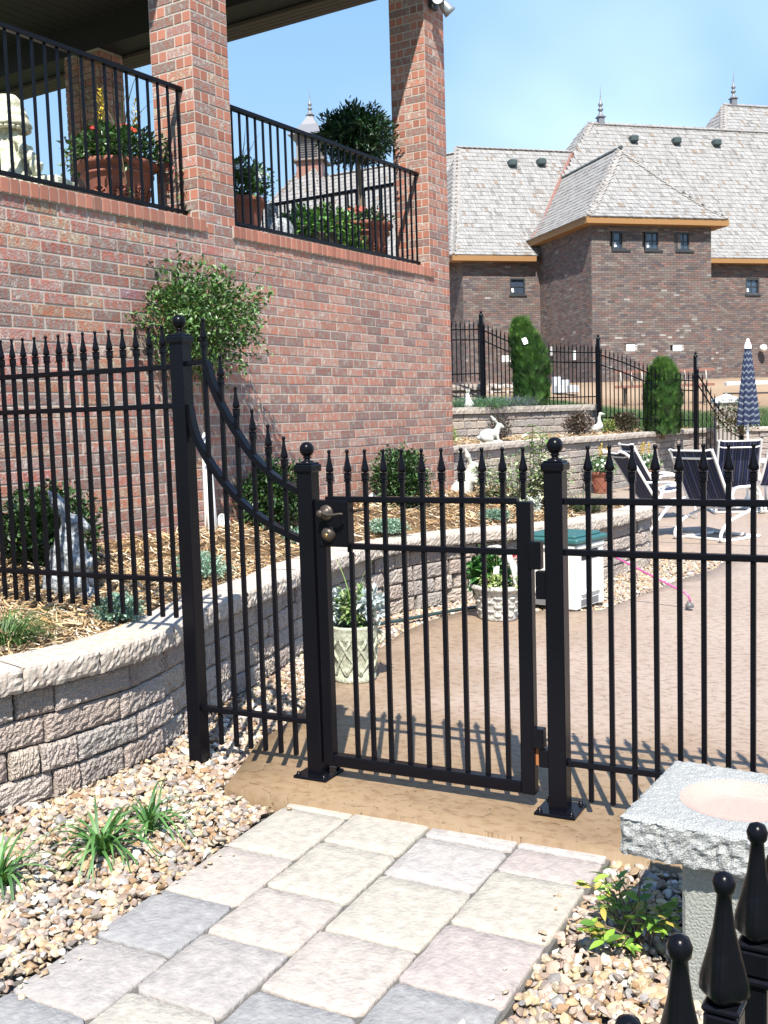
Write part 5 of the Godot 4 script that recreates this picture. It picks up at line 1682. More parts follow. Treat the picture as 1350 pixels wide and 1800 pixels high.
# leaves through an ellipsoid, thinned by noise so that gaps and clumps form, denser near the outside
func foliage(t: Node3D, called: String, c: Vector3, r: Vector3, n: int, size: float, pal: Array, gap := 0.0, out := 0.6, mesh: ArrayMesh = null, lumps := 0.25) -> void:
	if leaf_small == null: leaf_small = small_leaf()
	var nz := FastNoiseLite.new(); nz.seed = rng.randi() % 1000; nz.frequency = 1.0
	var xf := []; var cols := []
	var tries := 0
	while xf.size() < n and tries < n * 8:
		tries += 1
		var d := Vector3(rng.randfn(), rng.randfn(), rng.randfn()).normalized()
		var rad := pow(rng.randf(), 0.42)
		rad *= 1.0 + lumps * nz.get_noise_3dv(d * 1.7) * 2.0
		var p := d * rad * r
		if nz.get_noise_3dv(p / r.length() * 6.0 + Vector3.ONE * 7.0) < gap * 2.0 - 0.45: continue
		if c.y + p.y < 0.004: continue
		var dir := (d * out + Vector3(rng.randfn(), rng.randfn() + 0.35, rng.randfn()) * 0.5).normalized()
		xf.append(Transform3D(aim(dir, rf(-0.9, 0.9)).scaled_local(Vector3.ONE * size * rf(0.65, 1.3)), c + p))
		cols.append((pal[rng.randi() % pal.size()] as Color) * rf(0.75, 1.25))
	many(called, mesh if mesh else leaf_small, M.leaf, xf, cols, t)

func twigs(t: Node3D, foot: Vector3, c: Vector3, r: Vector3, n: int, thick: float, m: Material) -> void:
	var st := mb(true)
	for i in n:
		var d := Vector3(rng.randfn(), absf(rng.randfn()) * 0.6 + 0.1, rng.randfn()).normalized()
		var e := c + d * r * rf(0.6, 0.95)
		var m2 := foot.lerp(e, 0.5) + Vector3(rf(-1, 1), rf(0, 1), rf(-1, 1)) * r.length() * 0.08
		tube(st, curve([foot, m2, e], 5), thick, thick * 0.3, 5)
	obj("stem", st, m, t)

func shrub(called: String, label: String, at: Vector3, r: Vector3, n: int, size: float, pal: Array, gap := 0.0, group := "", cat := "shrub") -> Node3D:
	var t := thing(called, label, cat, at, 0.0, group)
	twigs(t, Vector3.ZERO, v3(0, r.y, 0), r, 9, 0.008, M.bark)
	foliage(t, "foliage", v3(0, r.y * 0.98, 0), r, n, size, pal, gap)
	return t

func blade_mesh(bend: float, w: float) -> ArrayMesh:   # 1 m of grass blade rising from the origin and arching over along +x
	var st := mb(true)
	var prev := []
	for i in 8:
		var f := i / 7.0
		var a := bend * f * f
		var p := v3(sin(a * 0.8) * f, cos(a * 0.8) * f, 0)
		var ww := w * (1.0 - f * f) + 0.0004
		var cur := [p + v3(0, 0, -ww), p + v3(0, -0.25 * ww, 0), p + v3(0, 0, ww)]
		if i:
			for k in 2: oquad(st, prev[k], prev[k + 1], cur[k + 1], cur[k], v3(0.6, -0.6, 0))
		prev = cur
	return mesh_of(st)

var blades := []
func tuft(called: String, label: String, at: Vector3, n: int, length: float, w: float, pal: Array, spread: float, lean := 1.0) -> void:   # long blades, each its own piece
	if blades.is_empty():
		for i in 6: blades.append(blade_mesh(0.5 + i * 0.38, 0.018))
	var t := thing(called, label, "plant", at)
	var mats := []
	for c in pal:
		var m: StandardMaterial3D = M.grass.duplicate()
		m.albedo_color = (c as Color).linear_to_srgb(); m.vertex_color_use_as_albedo = false
		mats.append(m)
	for i in n:
		var o := obj("leaf", blades[rng.randi() % 6], mats[rng.randi() % mats.size()], t)
		var l := length * rf(0.55, 1.1)
		o.transform = Transform3D(Basis.from_euler(v3(rf(-0.15, 0.15), rf(0, TAU), -rf(0.05, 0.55) * lean)).scaled_local(v3(l, l, w / 0.018)), v3(rf(-1, 1) * spread, -0.01, rf(-1, 1) * spread))

func grass_clump(called: String, label: String, at: Vector3, r: float, n: int, length: float, pal: Array, cat := "plant") -> void:
	var t := thing(called, label, cat, at)
	var xf := []; var cols := []
	var m := blade_mesh(0.9, 0.02)
	for i in n:
		var a := rf(0, TAU); var q := sqrt(rng.randf()) * r
		var l := length * rf(0.5, 1.15)
		xf.append(Transform3D(Basis.from_euler(v3(0, -a + rf(-0.6, 0.6), -rf(0.1, 0.75))).scaled_local(v3(l, l, length * 0.55)), v3(cos(a) * q, -0.01, sin(a) * q)))
		cols.append((pal[rng.randi() % pal.size()] as Color) * rf(0.75, 1.3))
	many("blades", m, M.grass, xf, cols, t)

func make_plants() -> void:
	var box := [lin(0.022, 0.055, 0.014), lin(0.035, 0.085, 0.02), lin(0.05, 0.11, 0.028), lin(0.015, 0.035, 0.01)]
	var light := [lin(0.045, 0.11, 0.022), lin(0.07, 0.16, 0.03), lin(0.10, 0.19, 0.045), lin(0.03, 0.07, 0.018), lin(0.085, 0.15, 0.05)]
	# the small standard tree before the wall, its trunk in a white guard
	var at := v3(-5.28, 0.74, -5.93)
	var t := thing("small_tree", "small round-headed tree before the brick wall, its thin trunk in a white guard", "tree", at)
	var st := mb(true)
	tube(st, curve([v3(0, -0.1, 0), v3(0.0, 0.4, 0), v3(-0.03, 0.95, -0.02), v3(-0.045, 1.30, -0.02), v3(-0.06, 1.55, 0)], 12), 0.017, 0.010, 8)
	obj("trunk", st, M.bark, t)
	st = mb(true)
	tube(st, [v3(0.015, -0.06, 0.02), v3(0.0, 0.3, 0.005), v3(-0.03, 0.80, -0.01)], 0.055, 0.030, 14)
	obj("trunk_guard", st, M.tree_wrap, t)
	st = mb(true)
	for i in 26:
		var d := Vector3(rng.randfn(), rng.randfn() * 0.7 + 0.5, rng.randfn()).normalized()
		var e := v3(-0.02, 1.62, 0.05) + d * v3(0.52, 0.42, 0.45) * rf(0.7, 1.0)
		var s0 := v3(-0.045, 1.22 + rf(0, 0.3), 0)
		tube(st, curve([s0, s0.lerp(e, 0.5) + v3(0, 0.05, 0), e], 5), 0.007, 0.002, 5)
	obj("branch", st, M.bark, t)
	foliage(t, "crown", v3(-0.02, 1.61, 0.10), v3(0.60, 0.40, 0.48), 8000, 0.042, light, 0.05, 0.55, null, 0.30)
	var xf := []; var cols := []
	for b in 30:     # loose shoots that break the outline
		var d := Vector3(rng.randfn(), rng.randfn() * 0.8 + 0.2, rng.randfn() * 0.8).normalized()
		var p0 := v3(-0.02, 1.58, 0.10) + d * v3(0.55, 0.38, 0.42)
		for k in 15:
			var p := p0 + d * (k * 0.0135) + v3(rf(-1, 1), rf(-1, 1), rf(-1, 1)) * 0.016
			xf.append(Transform3D(aim((d + Vector3(rng.randfn(), rng.randfn(), rng.randfn()) * 0.8).normalized(), rf(-1, 1)).scaled_local(Vector3.ONE * 0.036 * rf(0.7, 1.2)), p))
			cols.append((light[rng.randi() % 5] as Color) * rf(0.9, 1.3))
	many("shoot", leaf_small, M.leaf, xf, cols, t)
	# clipped shrubs along the wall
	shrub("boxwood", "dark rounded shrub against the brick wall behind the grey rabbit statue", v3(-5.12, 0.74, -4.28), v3(0.31, 0.27, 0.29), 5200, 0.040, box, 0.02)
	shrub("boxwood", "dark leafy shrub by the brick wall behind the sweep of the fence", v3(-5.12, 0.74, -6.50), v3(0.27, 0.28, 0.26), 5200, 0.042, box, 0.04)
	shrub("boxwood", "dark upright shrub by the brick wall seen above the gate's top rail", v3(-5.08, 0.74, -8.38), v3(0.28, 0.29, 0.27), 5000, 0.042, box, 0.05)
	# silvery green ground cover
	var silver := [lin(0.17, 0.29, 0.23), lin(0.23, 0.36, 0.28), lin(0.14, 0.25, 0.17), lin(0.30, 0.42, 0.33)]
	for g in [[v3(-4.05, 0.62, -3.80), v3(0.13, 0.075, 0.12), "blue-green cushion plant on the mulch nearest the grey rabbit statue"], [v3(-4.52, 0.65, -4.95), v3(0.20, 0.10, 0.16), "blue-green cushion plant at the foot of the white tree guard"], [v3(-5.0, 0.66, -6.50), v3(0.16, 0.08, 0.14), "blue-green cushion plant behind the gate's latch post, under the fence sweep"], [v3(-4.70, 0.64, -7.52), v3(0.19, 0.07, 0.14), "blue-green cushion plant below the dark upright shrub"], [v3(-4.32, 0.63, -8.80), v3(0.16, 0.05, 0.12), "low blue-green cushion plant near the white rabbit statue"]]:
		t = thing("cushion_plant", g[2], "ground cover", g[0], 0.0, "blue-green cushion plants")
		foliage(t, "foliage", v3(0, 0.035, 0), g[1], 2000, 0.022, silver, 0.0, 0.9)
	grass_clump("ornamental_grass", "bright green grass clump on the mulch at the end of the cap stones", v3(-4.12, 0.60, -3.14), 0.12, 420, 0.25, [lin(0.06, 0.13, 0.03), lin(0.09, 0.18, 0.05), lin(0.04, 0.09, 0.02)])
	# daylilies in the gravel
	var lily := [lin(0.055, 0.15, 0.035), lin(0.08, 0.19, 0.05), lin(0.035, 0.10, 0.025), lin(0.11, 0.21, 0.07)]
	tuft("daylily", "larger green daylily clump in the gravel before the stone wall", v3(-3.02, -0.03, -2.68), 60, 0.30, 0.0085, lily, 0.022, 1.3)
	tuft("daylily", "sparse daylily clump nearest the slab corner, bent over the gravel", v3(-3.03, -0.03, -2.95), 34, 0.29, 0.0075, lily, 0.02, 1.7)
	tuft("daylily", "daylily clump cut off by the picture's edge", v3(-3.15, -0.03, -2.31), 40, 0.25, 0.0085, lily, 0.02, 1.0)
	# nandina by the bird bath: single large leaves
	t = thing("nandina", "lime green leafy shrub with bronze tips growing beside the bird bath", "plant", v3(-1.02, -0.03, -2.98))
	var lm := [leaf_mesh(0.42, 0.3, 0.15), leaf_mesh(0.36, 0.4, 0.3), leaf_mesh(0.5, 0.2, 0.05)]
	var nm := []
	for c in [lin(0.20, 0.34, 0.04), lin(0.28, 0.42, 0.06), lin(0.13, 0.25, 0.035), lin(0.08, 0.17, 0.03), lin(0.36, 0.29, 0.07)]:
		var m: StandardMaterial3D = M.leaf.duplicate()
		m.albedo_color = (c as Color).linear_to_srgb(); m.vertex_color_use_as_albedo = false
		nm.append(m)
	st = mb(true)
	for i in 28:
		var tip := v3(rf(-0.15, 0.15), rf(0.05, 0.22), rf(-0.13, 0.15))
		var f0 := v3(rf(-0.05, 0.05), 0, rf(-0.04, 0.04))
		tube(st, curve([f0, f0.lerp(tip, 0.5) + v3(0, 0.03, 0), tip], 5), 0.003, 0.0015, 5)
		for k in rng.randi_range(5, 9):
			var o := obj("leaf", lm[rng.randi() % 3], nm[rng.randi() % 5], t)
			var a := rf(0, TAU)
			var p := f0.lerp(tip, rf(0.55, 1.0))
			o.transform = Transform3D(aim(v3(cos(a), rf(-0.1, 0.8), sin(a)).normalized(), rf(-0.5, 0.5)).scaled_local(Vector3.ONE * rf(0.035, 0.062)), p)
	obj("stem", st, M.bark, t)
	# variegated tall plants at the bend of the bed
	t = thing("variegated_shrub", "tall loose shrub with cream and green leaves behind the gate's hinge post", "shrub", v3(-4.45, 0.62, -9.85))
	var vl := leaf_mesh(0.34, 0.3, 0.35)
	var cream := [lin(0.52, 0.55, 0.36), lin(0.36, 0.44, 0.22), lin(0.20, 0.31, 0.11), lin(0.58, 0.60, 0.46), lin(0.14, 0.24, 0.07)]
	xf = []; cols = []
	st = mb(true)
	for i in 52:
		var foot := v3(rf(-0.36, 0.36), 0, rf(-0.28, 0.28))
		var hgt := rf(0.35, 0.62) if i > 6 else rf(0.72, 0.92)
		if i <= 6: foot = v3(rf(0.02, 0.26), 0, rf(-0.22, 0.12))
		var tip := foot * 1.35 + v3(rf(-0.05, 0.05), hgt, rf(-0.05, 0.05))
		tube(st, curve([foot, foot.lerp(tip, 0.5) + v3(rf(-0.03, 0.03), 0, 0), tip], 6), 0.005, 0.003, 5)
		for k in 26:
			var f := 0.22 + 0.78 * k / 25.0
			var a := k * 2.4 + i
			xf.append(Transform3D(aim(v3(cos(a), rf(-0.1, 0.5), sin(a)).normalized(), 0.0).scaled_local(Vector3.ONE * (0.085 + 0.04 * float(i <= 6)) * rf(0.7, 1.2)), foot.lerp(tip, f)))
			cols.append((cream[rng.randi() % (5 if i <= 6 else 5)] as Color) * (1.0 if i <= 6 else 0.8))
	obj("stem", st, M.bark, t)
	many("foliage", vl, M.leaf, xf, cols, t)
	grass_clump("ornamental_grass", "fine dark grass tuft beside the tall variegated shrub", v3(-3.88, 0.60, -9.98), 0.14, 420, 0.30, [lin(0.035, 0.07, 0.03), lin(0.05, 0.09, 0.035), lin(0.10, 0.11, 0.05)])
	# dusty miller at the front of the bed
	t = thing("silver_plant", "small silver-leaved plant in front of the variegated shrub", "plant", v3(-4.28, 0.62, -9.55))
	foliage(t, "foliage", v3(0, 0.07, 0), v3(0.11, 0.09, 0.10), 300, 0.035, [lin(0.42, 0.46, 0.42), lin(0.30, 0.34, 0.29), lin(0.55, 0.58, 0.54)], 0.0, 0.9)
	# far beds
	shrub("barberry", "dark purple barberry beside the crouching rabbit on the second wall", v3(-8.35, 1.1, -17.3), v3(0.22, 0.24, 0.2), 1000, 0.05, [lin(0.05, 0.03, 0.025), lin(0.08, 0.045, 0.03), lin(0.04, 0.045, 0.02)], 0.05)
	shrub("barberry", "dark reddish shrub left of the goose statue on the second wall's bed", v3(-8.08, 1.1, -20.5), v3(0.32, 0.25, 0.25), 1500, 0.055, [lin(0.06, 0.032, 0.025), lin(0.09, 0.05, 0.03), lin(0.05, 0.04, 0.02)], 0.03)
	shrub("barberry", "dark reddish shrub below the middle post of the far iron fence", v3(-7.81, 1.1, -22.56), v3(0.33, 0.24, 0.25), 1500, 0.055, [lin(0.06, 0.032, 0.025), lin(0.08, 0.045, 0.028), lin(0.05, 0.045, 0.02)], 0.03)
	shrub("yellow_shrub", "small yellow-green shrub beside the goose statue", v3(-8.08, 1.1, -22.3), v3(0.16, 0.17, 0.15), 320, 0.05, [lin(0.20, 0.24, 0.04), lin(0.26, 0.30, 0.06), lin(0.12, 0.17, 0.04)], 0.0)
	shrub("young_plant", "small bright green plant at the house corner on the second bed", v3(-8.35, 1.1, -15.35), v3(0.14, 0.19, 0.14), 240, 0.06, [lin(0.12, 0.22, 0.04), lin(0.18, 0.30, 0.05)], 0.0)
	grass_clump("lavender", "wide blue-green lavender clump at the foot of the tall clipped evergreen", v3(-9.75, 1.7, -19.3), 0.5, 1900, 0.42, [lin(0.11, 0.25, 0.09), lin(0.14, 0.30, 0.13), lin(0.20, 0.33, 0.18), lin(0.14, 0.13, 0.20)])
	grass_clump("lavender", "purple-flowered lavender beside the tall clipped evergreen", v3(-9.45, 1.7, -20.2), 0.38, 1200, 0.44, [lin(0.10, 0.20, 0.09), lin(0.18, 0.16, 0.26), lin(0.22, 0.20, 0.30), lin(0.10, 0.22, 0.08)])
	shrub("planter_shrub", "bushy reddish green shrub below the capped stone pier", v3(-5.7, 1.0, -24.0), v3(0.55, 0.40, 0.35), 1400, 0.07, [lin(0.05, 0.08, 0.025), lin(0.10, 0.06, 0.035), lin(0.07, 0.11, 0.03), lin(0.13, 0.09, 0.05)], 0.03)
	evergreen("tall clipped evergreen column, its top bent to one side with a white tag", v3(-9.35, 1.7, -21.0), 1.85, 0.345, -0.22, true)
	evergreen("stouter round-topped evergreen column behind the far iron fence", v3(-7.25, 1.02, -23.55), 1.62, 0.375, 0.0, false)

func evergreen(label: String, at: Vector3, h: float, r: float, lean: float, tagged: bool) -> void:
	var t := thing("evergreen", label, "tree", at)
	var st := mb(true)
	tube(st, [v3(0, -0.1, 0), v3(0, h * 0.5, 0), v3(lean * 0.3, h * 0.9, 0)], 0.05, 0.01, 7)
	obj("trunk", st, M.bark, t)
	st = mb()
	for k in 5:      # a spray of scale leaves
		var a := (k - 2) * 0.32
		var d := v3(sin(a), cos(a), 0)
		otri(st, d.cross(Vector3.BACK) * 0.07, d.cross(Vector3.BACK) * -0.07, d * (1.0 - absf(a) * 0.35) + v3(0, 0, 0.15), v3(0, 0.3, -5))
	var m := mesh_of(st)
	var nz := FastNoiseLite.new(); nz.seed = 31; nz.frequency = 2.4
	var xf := []; var cols := []
	for i in 3800:
		var f := pow(rng.randf(), 0.9)
		var a := rf(0, TAU)
		var prof := pow(clampf(sin(PI * (0.12 + 0.88 * f)), 0.0, 1.0), 0.5) if f > 0.5 else lerpf(0.86, 1.0, f * 2.0)
		if f > 0.93: prof = maxf(prof, 0.2)
		var rr := r * prof * (0.72 + 0.30 * sqrt(rng.randf())) * (1.0 + 0.34 * nz.get_noise_3d(cos(a), f * 3.0, sin(a)) + 0.26 * nz.get_noise_3d(cos(a) * 3.0 + 5.0, f * 7.0, sin(a) * 3.0))
		var shift := lean * smoothstep(0.45, 1.0, f)
		var p := v3(cos(a) * rr + shift, f * h, sin(a) * rr)
		var d := v3(cos(a) * 0.5 + rf(-0.3, 0.3), rf(0.6, 1.3), sin(a) * 0.5 + rf(-0.3, 0.3)).normalized()
		var y := d; var x := Vector3(-sin(a), 0, cos(a)).rotated(d, rf(-0.8, 0.8))
		x = (x - y * x.dot(y)).normalized()
		xf.append(Transform3D(Basis(x, y, x.cross(y)).scaled_local(Vector3.ONE * rf(0.11, 0.25)), p))
		var c := lin(0.024, 0.072, 0.012) if rng.randf() < 0.6 else lin(0.05, 0.12, 0.02)
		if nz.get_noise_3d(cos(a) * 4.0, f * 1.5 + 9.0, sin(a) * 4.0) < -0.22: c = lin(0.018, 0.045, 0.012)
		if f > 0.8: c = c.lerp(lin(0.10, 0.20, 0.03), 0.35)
		cols.append(c * rf(0.7, 1.3))
	for b in 46:      # upright shoots that break the outline, most near the top
		var f := 0.25 + 0.72 * sqrt(rng.randf())
		var a := rf(0, TAU)
		var rr := r * (1.0 if f < 0.6 else sqrt(maxf(1.0 - (f - 0.6) / 0.42, 0.02))) * 0.92
		var p0 := v3(cos(a) * rr + lean * smoothstep(0.45, 1.0, f), f * h, sin(a) * rr)
		var d := v3(cos(a) * 0.35, 1.0, sin(a) * 0.35).normalized()
		for k in 7:
			var x := Vector3(-sin(a), 0, cos(a)).rotated(d, rf(-1.5, 1.5))
			xf.append(Transform3D(Basis(x, d, x.cross(d)).scaled_local(Vector3.ONE * rf(0.07, 0.12)), p0 + d * k * 0.028))
			cols.append(lin(0.07, 0.16, 0.025) * rf(0.7, 1.3))
	many("crown", m, M.leaf, xf, cols, t)
	if tagged:
		st = mb()
		bx(st, v3(0.02, h * 0.78, r * 0.95), v3(0.10, 0.15, 0.004), 0.0, Basis.from_euler(v3(-0.3, 0.3, 0.4)))
		obj("tag", st, M.white, t)

# ------------------------------------------------------------------ pots and things of the garden
func pot(t: Node3D, prof: String, m: Material, seg := 32, soil := 0.0) -> MeshInstance3D:
	var st := mb(true)
	var p := PackedVector2Array()
	for q in pts(prof): p.append(q)
	lathe(st, p, seg)
	var o := obj("pot", st, m, t)
	if soil > 0.0:
		st = mb(true)
		lathe(st, PackedVector2Array([Vector2(soil, p[p.size() - 1].y - 0.015), Vector2(0.0, p[p.size() - 1].y + 0.01)]), 24)
		obj("soil", st, M.soil, t)
	return o

func flowers(t: Node3D, called: String, c: Vector3, r: Vector3, n: int, size: float, pal: Array) -> void:
	var st := mb()
	for k in 5:
		var a := TAU * k / 5.0
		var d := v3(cos(a), 0.25, sin(a)) * 0.5
		var e := v3(-sin(a), 0, cos(a)) * 0.24
		otri(st, v3(0, 0, 0), d + e, d - e, v3(0, -3, 0))
	var m := mesh_of(st)
	var xf := []; var cols := []
	for i in n:
		var d := Vector3(rng.randfn(), absf(rng.randfn()) + 0.2, rng.randfn()).normalized()
		xf.append(Transform3D(aim(d, rf(0, TAU)) * Basis(Vector3.RIGHT, PI / 2) * Basis().scaled(Vector3.ONE * size * rf(0.8, 1.3)), c + d * r * rf(0.85, 1.08)))
		cols.append(pal[rng.randi() % pal.size()])
	many(called, m, M.leaf, xf, cols, t)

func plumes(t: Node3D, spots: Array, h: float) -> void:   # yellow feathery flower spikes
	for s in spots:
		var st := mb(true)
		tube(st, [s - v3(0, h * 0.7, 0), s], 0.004, 0.003, 5)
		obj("stem", st, M.grass, t)
		var xf := []; var cols := []
		for k in 90:
			var f := rng.randf()
			var a := rf(0, TAU)
			var q := h * 0.16 * sin(PI * (0.15 + 0.85 * f)) * rng.randf()
			xf.append(Transform3D(aim(v3(cos(a) * 0.6, 0.8, sin(a) * 0.6).normalized(), 0.0).scaled_local(v3(0.5, 0.5, 1) * 0.04), s + v3(cos(a) * q, f * h, sin(a) * q)))
			cols.append(lin(0.75, 0.42, 0.03).lerp(lin(0.60, 0.52, 0.08), rng.randf()))
		many("flower_spike", leaf_small, M.leaf, xf, cols, t)

func spikes(t: Node3D, c: Vector3, n: int, length: float, m: Material) -> void:
	var b := blade_mesh(0.35, 0.010)
	for i in n:
		var o := obj("leaf_blade", b, m, t)
		var l := length * rf(0.7, 1.1)
		o.transform = Transform3D(Basis.from_euler(v3(rf(-0.2, 0.2), rf(0, TAU), -rf(0.05, 0.75))).scaled_local(v3(l, l, length)), c)

func vine(t: Node3D, path: Array, n: int, pal: Array) -> void:
	var c := curve(path, 14)
	var st := mb(true)
	tube(st, c, 0.003, 0.002, 5)
	obj("vine", st, M.bark, t)
	var xf := []; var cols := []
	for i in n:
		var p: Vector3 = c[rng.randi() % c.size()]
		xf.append(Transform3D(aim(Vector3(rng.randfn(), rng.randfn() * 0.5 - 0.3, rng.randfn()).normalized(), rf(-1, 1)).scaled_local(Vector3.ONE * rf(0.04, 0.07)), p + Vector3(rf(-1, 1), rf(-1, 1), rf(-1, 1)) * 0.02))
		cols.append(pal[rng.randi() % pal.size()])
	many("vine_leaves", leaf_small, M.leaf, xf, cols, t)

const URN := "0.0,0.0 0.20,0.0 0.215,0.02 0.20,0.05 0.205,0.06 0.245,0.20 0.285,0.36 0.295,0.40 0.315,0.405 0.315,0.425 0.30,0.43 0.305,0.47 0.345,0.475 0.355,0.50 0.345,0.525 0.32,0.53 0.30,0.52"

func urn(label: String, at: Vector3, s: float) -> Node3D:   # large terracotta pot with a moulded band
	var t := thing("terracotta_pot", label, "planter", at)
	var p := pot(t, URN, M.terracotta, 40, 0.30)
	p.scale = Vector3.ONE * s
	(t.get_node("soil") as Node3D).scale = Vector3.ONE * s
	for k in 9:      # moulded rosettes and swags round the belly
		var a := TAU * k / 9.0
		var b := Basis(Vector3.UP, -a) * Basis(Vector3.FORWARD, 0.27)
		var c := v3(cos(a), 0, sin(a)) * 0.256 + v3(0, 0.235, 0)
		var st := mb(true)
		for q in 8:
			var e := TAU * q / 8.0
			tube(st, [c, c + b * v3(0.006, sin(e) * 0.055, cos(e) * 0.072)], 0.012, 0.008, 6)
		var ring := []
		for q in 13: ring.append(c + b * v3(0.004, sin(TAU * q / 12.0) * 0.07, cos(TAU * q / 12.0) * 0.07))
		tube(st, ring, 0.006, -1, 6)
		var o := obj("moulding", st, M.terracotta, t)
		o.scale = Vector3.ONE * s
	return t

func make_porch_things() -> void:
	var green := [lin(0.02, 0.06, 0.015), lin(0.035, 0.09, 0.02), lin(0.05, 0.12, 0.03), lin(0.10, 0.17, 0.06)]
	var ivy := [lin(0.10, 0.18, 0.05), lin(0.30, 0.36, 0.18), lin(0.05, 0.11, 0.03)]
	var spike: StandardMaterial3D = M.grass.duplicate()
	spike.albedo_color = lin(0.06, 0.05, 0.035).linear_to_srgb(); spike.vertex_color_use_as_albedo = false
	var t := urn("large terracotta pot of red and yellow flowers behind the nearer porch railing", v3(-5.98, 3.13, -5.84), 0.87)
	foliage(t, "foliage", v3(0, 0.55, 0), v3(0.38, 0.17, 0.36), 1700, 0.06, green, 0.0, 0.7)
	flowers(t, "red_flower", v3(0, 0.58, 0), v3(0.30, 0.16, 0.30), 40, 0.04, [lin(0.45, 0.02, 0.02), lin(0.6, 0.05, 0.03)])
	plumes(t, [v3(-0.02, 0.72, 0.12), v3(0.1, 0.68, -0.12)], 0.26)
	spikes(t, v3(0.02, 0.6, -0.05), 16, 0.62, spike)
	vine(t, [v3(0.30, 0.58, -0.1), v3(0.40, 0.42, -0.2), v3(0.45, 0.15, -0.28), v3(0.50, 0.04, -0.34)], 26, ivy)
	vine(t, [v3(-0.1, 0.56, 0.33), v3(-0.14, 0.35, 0.40), v3(-0.12, 0.08, 0.38)], 30, ivy)
	vine(t, [v3(0.26, 0.56, 0.22), v3(0.32, 0.30, 0.24), v3(0.34, 0.10, 0.22)], 18, ivy)
	# between the pillars
	t = thing("terracotta_pot", "tapered plain terracotta pot of white flowers beside the first front pillar", "planter", v3(-6.12, 3.13, -7.45))
	pot(t, "0.0,0.0 0.14,0.0 0.15,0.02 0.19,0.30 0.205,0.40 0.235,0.405 0.24,0.46 0.225,0.47 0.20,0.46", M.terracotta, 32, 0.2)
	foliage(t, "foliage", v3(0, 0.60, 0), v3(0.30, 0.20, 0.30), 1100, 0.06, green, 0.0, 0.7)
	flowers(t, "white_flower", v3(0, 0.6, 0), v3(0.27, 0.18, 0.27), 18, 0.06, [lin(0.75, 0.75, 0.72)])
	spikes(t, v3(0, 0.6, 0), 14, 0.60, spike)
	t = thing("metal_pot", "round brown metal bowl of trailing bright green leaves behind the railing", "planter", v3(-6.22, 3.13, -8.78))
	pot(t, "0.0,0.0 0.10,0.0 0.11,0.03 0.09,0.06 0.16,0.10 0.235,0.17 0.26,0.24 0.25,0.30 0.265,0.315 0.255,0.33 0.23,0.32", M.bronze, 36, 0.22)
	foliage(t, "foliage", v3(-0.02, 0.40, 0.05), v3(0.42, 0.17, 0.40), 1400, 0.07, [lin(0.06, 0.17, 0.03), lin(0.10, 0.24, 0.05), lin(0.14, 0.28, 0.06), lin(0.04, 0.10, 0.02)], 0.0, 0.7)
	foliage(t, "foliage", v3(0.32, 0.20, -0.14), v3(0.14, 0.22, 0.16), 420, 0.06, [lin(0.10, 0.24, 0.05), lin(0.16, 0.30, 0.07)], 0.05, 0.5)
	# the big pot with a clipped standard tree
	t = urn("largest terracotta pot beside the far front pillar, holding a clipped standard tree", v3(-6.02, 3.13, -9.30), 0.92)
	foliage(t, "foliage", v3(0, 0.52, 0), v3(0.32, 0.11, 0.32), 900, 0.05, green, 0.0, 0.7)
	flowers(t, "red_flower", v3(0, 0.55, 0), v3(0.28, 0.11, 0.28), 26, 0.04, [lin(0.42, 0.04, 0.03), lin(0.5, 0.12, 0.06)])
	var tree := thing("standard_tree", "dark clipped standard tree with a straight bare trunk in the largest pot", "tree", v3(-6.02, 3.42, -9.30))
	var st := mb(true)
	tube(st, curve([v3(0, 0, 0), v3(0.01, 0.4, 0), v3(-0.02, 0.7, 0), v3(-0.03, 0.92, 0)], 8), 0.035, 0.026, 10)
	for k in 10:
		var a := k * 2.4
		tube(st, [v3(-0.025, 0.8 + k * 0.012, 0), v3(cos(a) * 0.26, 1.0 + 0.02 * k, sin(a) * 0.26)], 0.012, 0.005, 5)
	obj("trunk", st, M.bark, tree)
	foliage(tree, "crown", v3(-0.03, 1.10, 0), v3(0.40, 0.28, 0.40), 6500, 0.066, [lin(0.012, 0.038, 0.014), lin(0.02, 0.055, 0.02), lin(0.03, 0.075, 0.028)], 0.06, 0.55, leaf_mesh(0.26, 0.2, 0.2), 0.22)
	# grey figure of a bird beside the pots
	var hn := thing("heron_statue", "grey weathered crane statue bending among the pots between the front pillars", "statue", v3(-6.30, 3.13, -8.2), -0.5)
	obj("body", blob([[v3(-0.02, 0.22, 0), v3(0.14, 0.30, 0), 0.10, 0.11], [v3(0.14, 0.30, 0), v3(0.30, 0.20, 0), 0.10, 0.04], [v3(-0.04, 0.30, 0), v3(-0.17, 0.44, 0), 0.05, 0.032], [v3(-0.17, 0.44, 0), v3(-0.10, 0.56, 0), 0.032, 0.028], [v3(-0.10, 0.56, 0), v3(-0.01, 0.52, 0), 0.036, 0.024], [v3(-0.01, 0.52, 0), v3(0.08, 0.42, 0), 0.018, 0.006], [v3(0.04, 0.2, 0.03), v3(0.05, 0.0, 0.04), 0.022, 0.02], [v3(0.08, 0.2, -0.03), v3(0.08, 0.0, -0.04), 0.022, 0.02], [v3(-0.05, 0.012, 0), v3(0.16, 0.012, 0), 0.04, 0.04]], 0.03, 0.014, 0.004), M.grey_statue, hn)
	# the stone figure on its plinth
	var s := thing("stone_figure", "cream weathered stone figure in a wide bonnet on a low plinth behind the porch railing", "statue", v3(-5.98, 3.13, -4.86), 0.35)
	st = mb()
	bx(st, v3(0.0, 0.16, 0), v3(1.16, 0.10, 0.42), 0.015)
	bx(st, v3(0.0, 0.085, 0), v3(1.02, 0.05, 0.32), 0.01)
	for x in [-0.38, 0.38]: bx(st, v3(x, 0.03, 0), v3(0.13, 0.06, 0.26), 0.01)
	obj("plinth", st, M.old_statue, s)
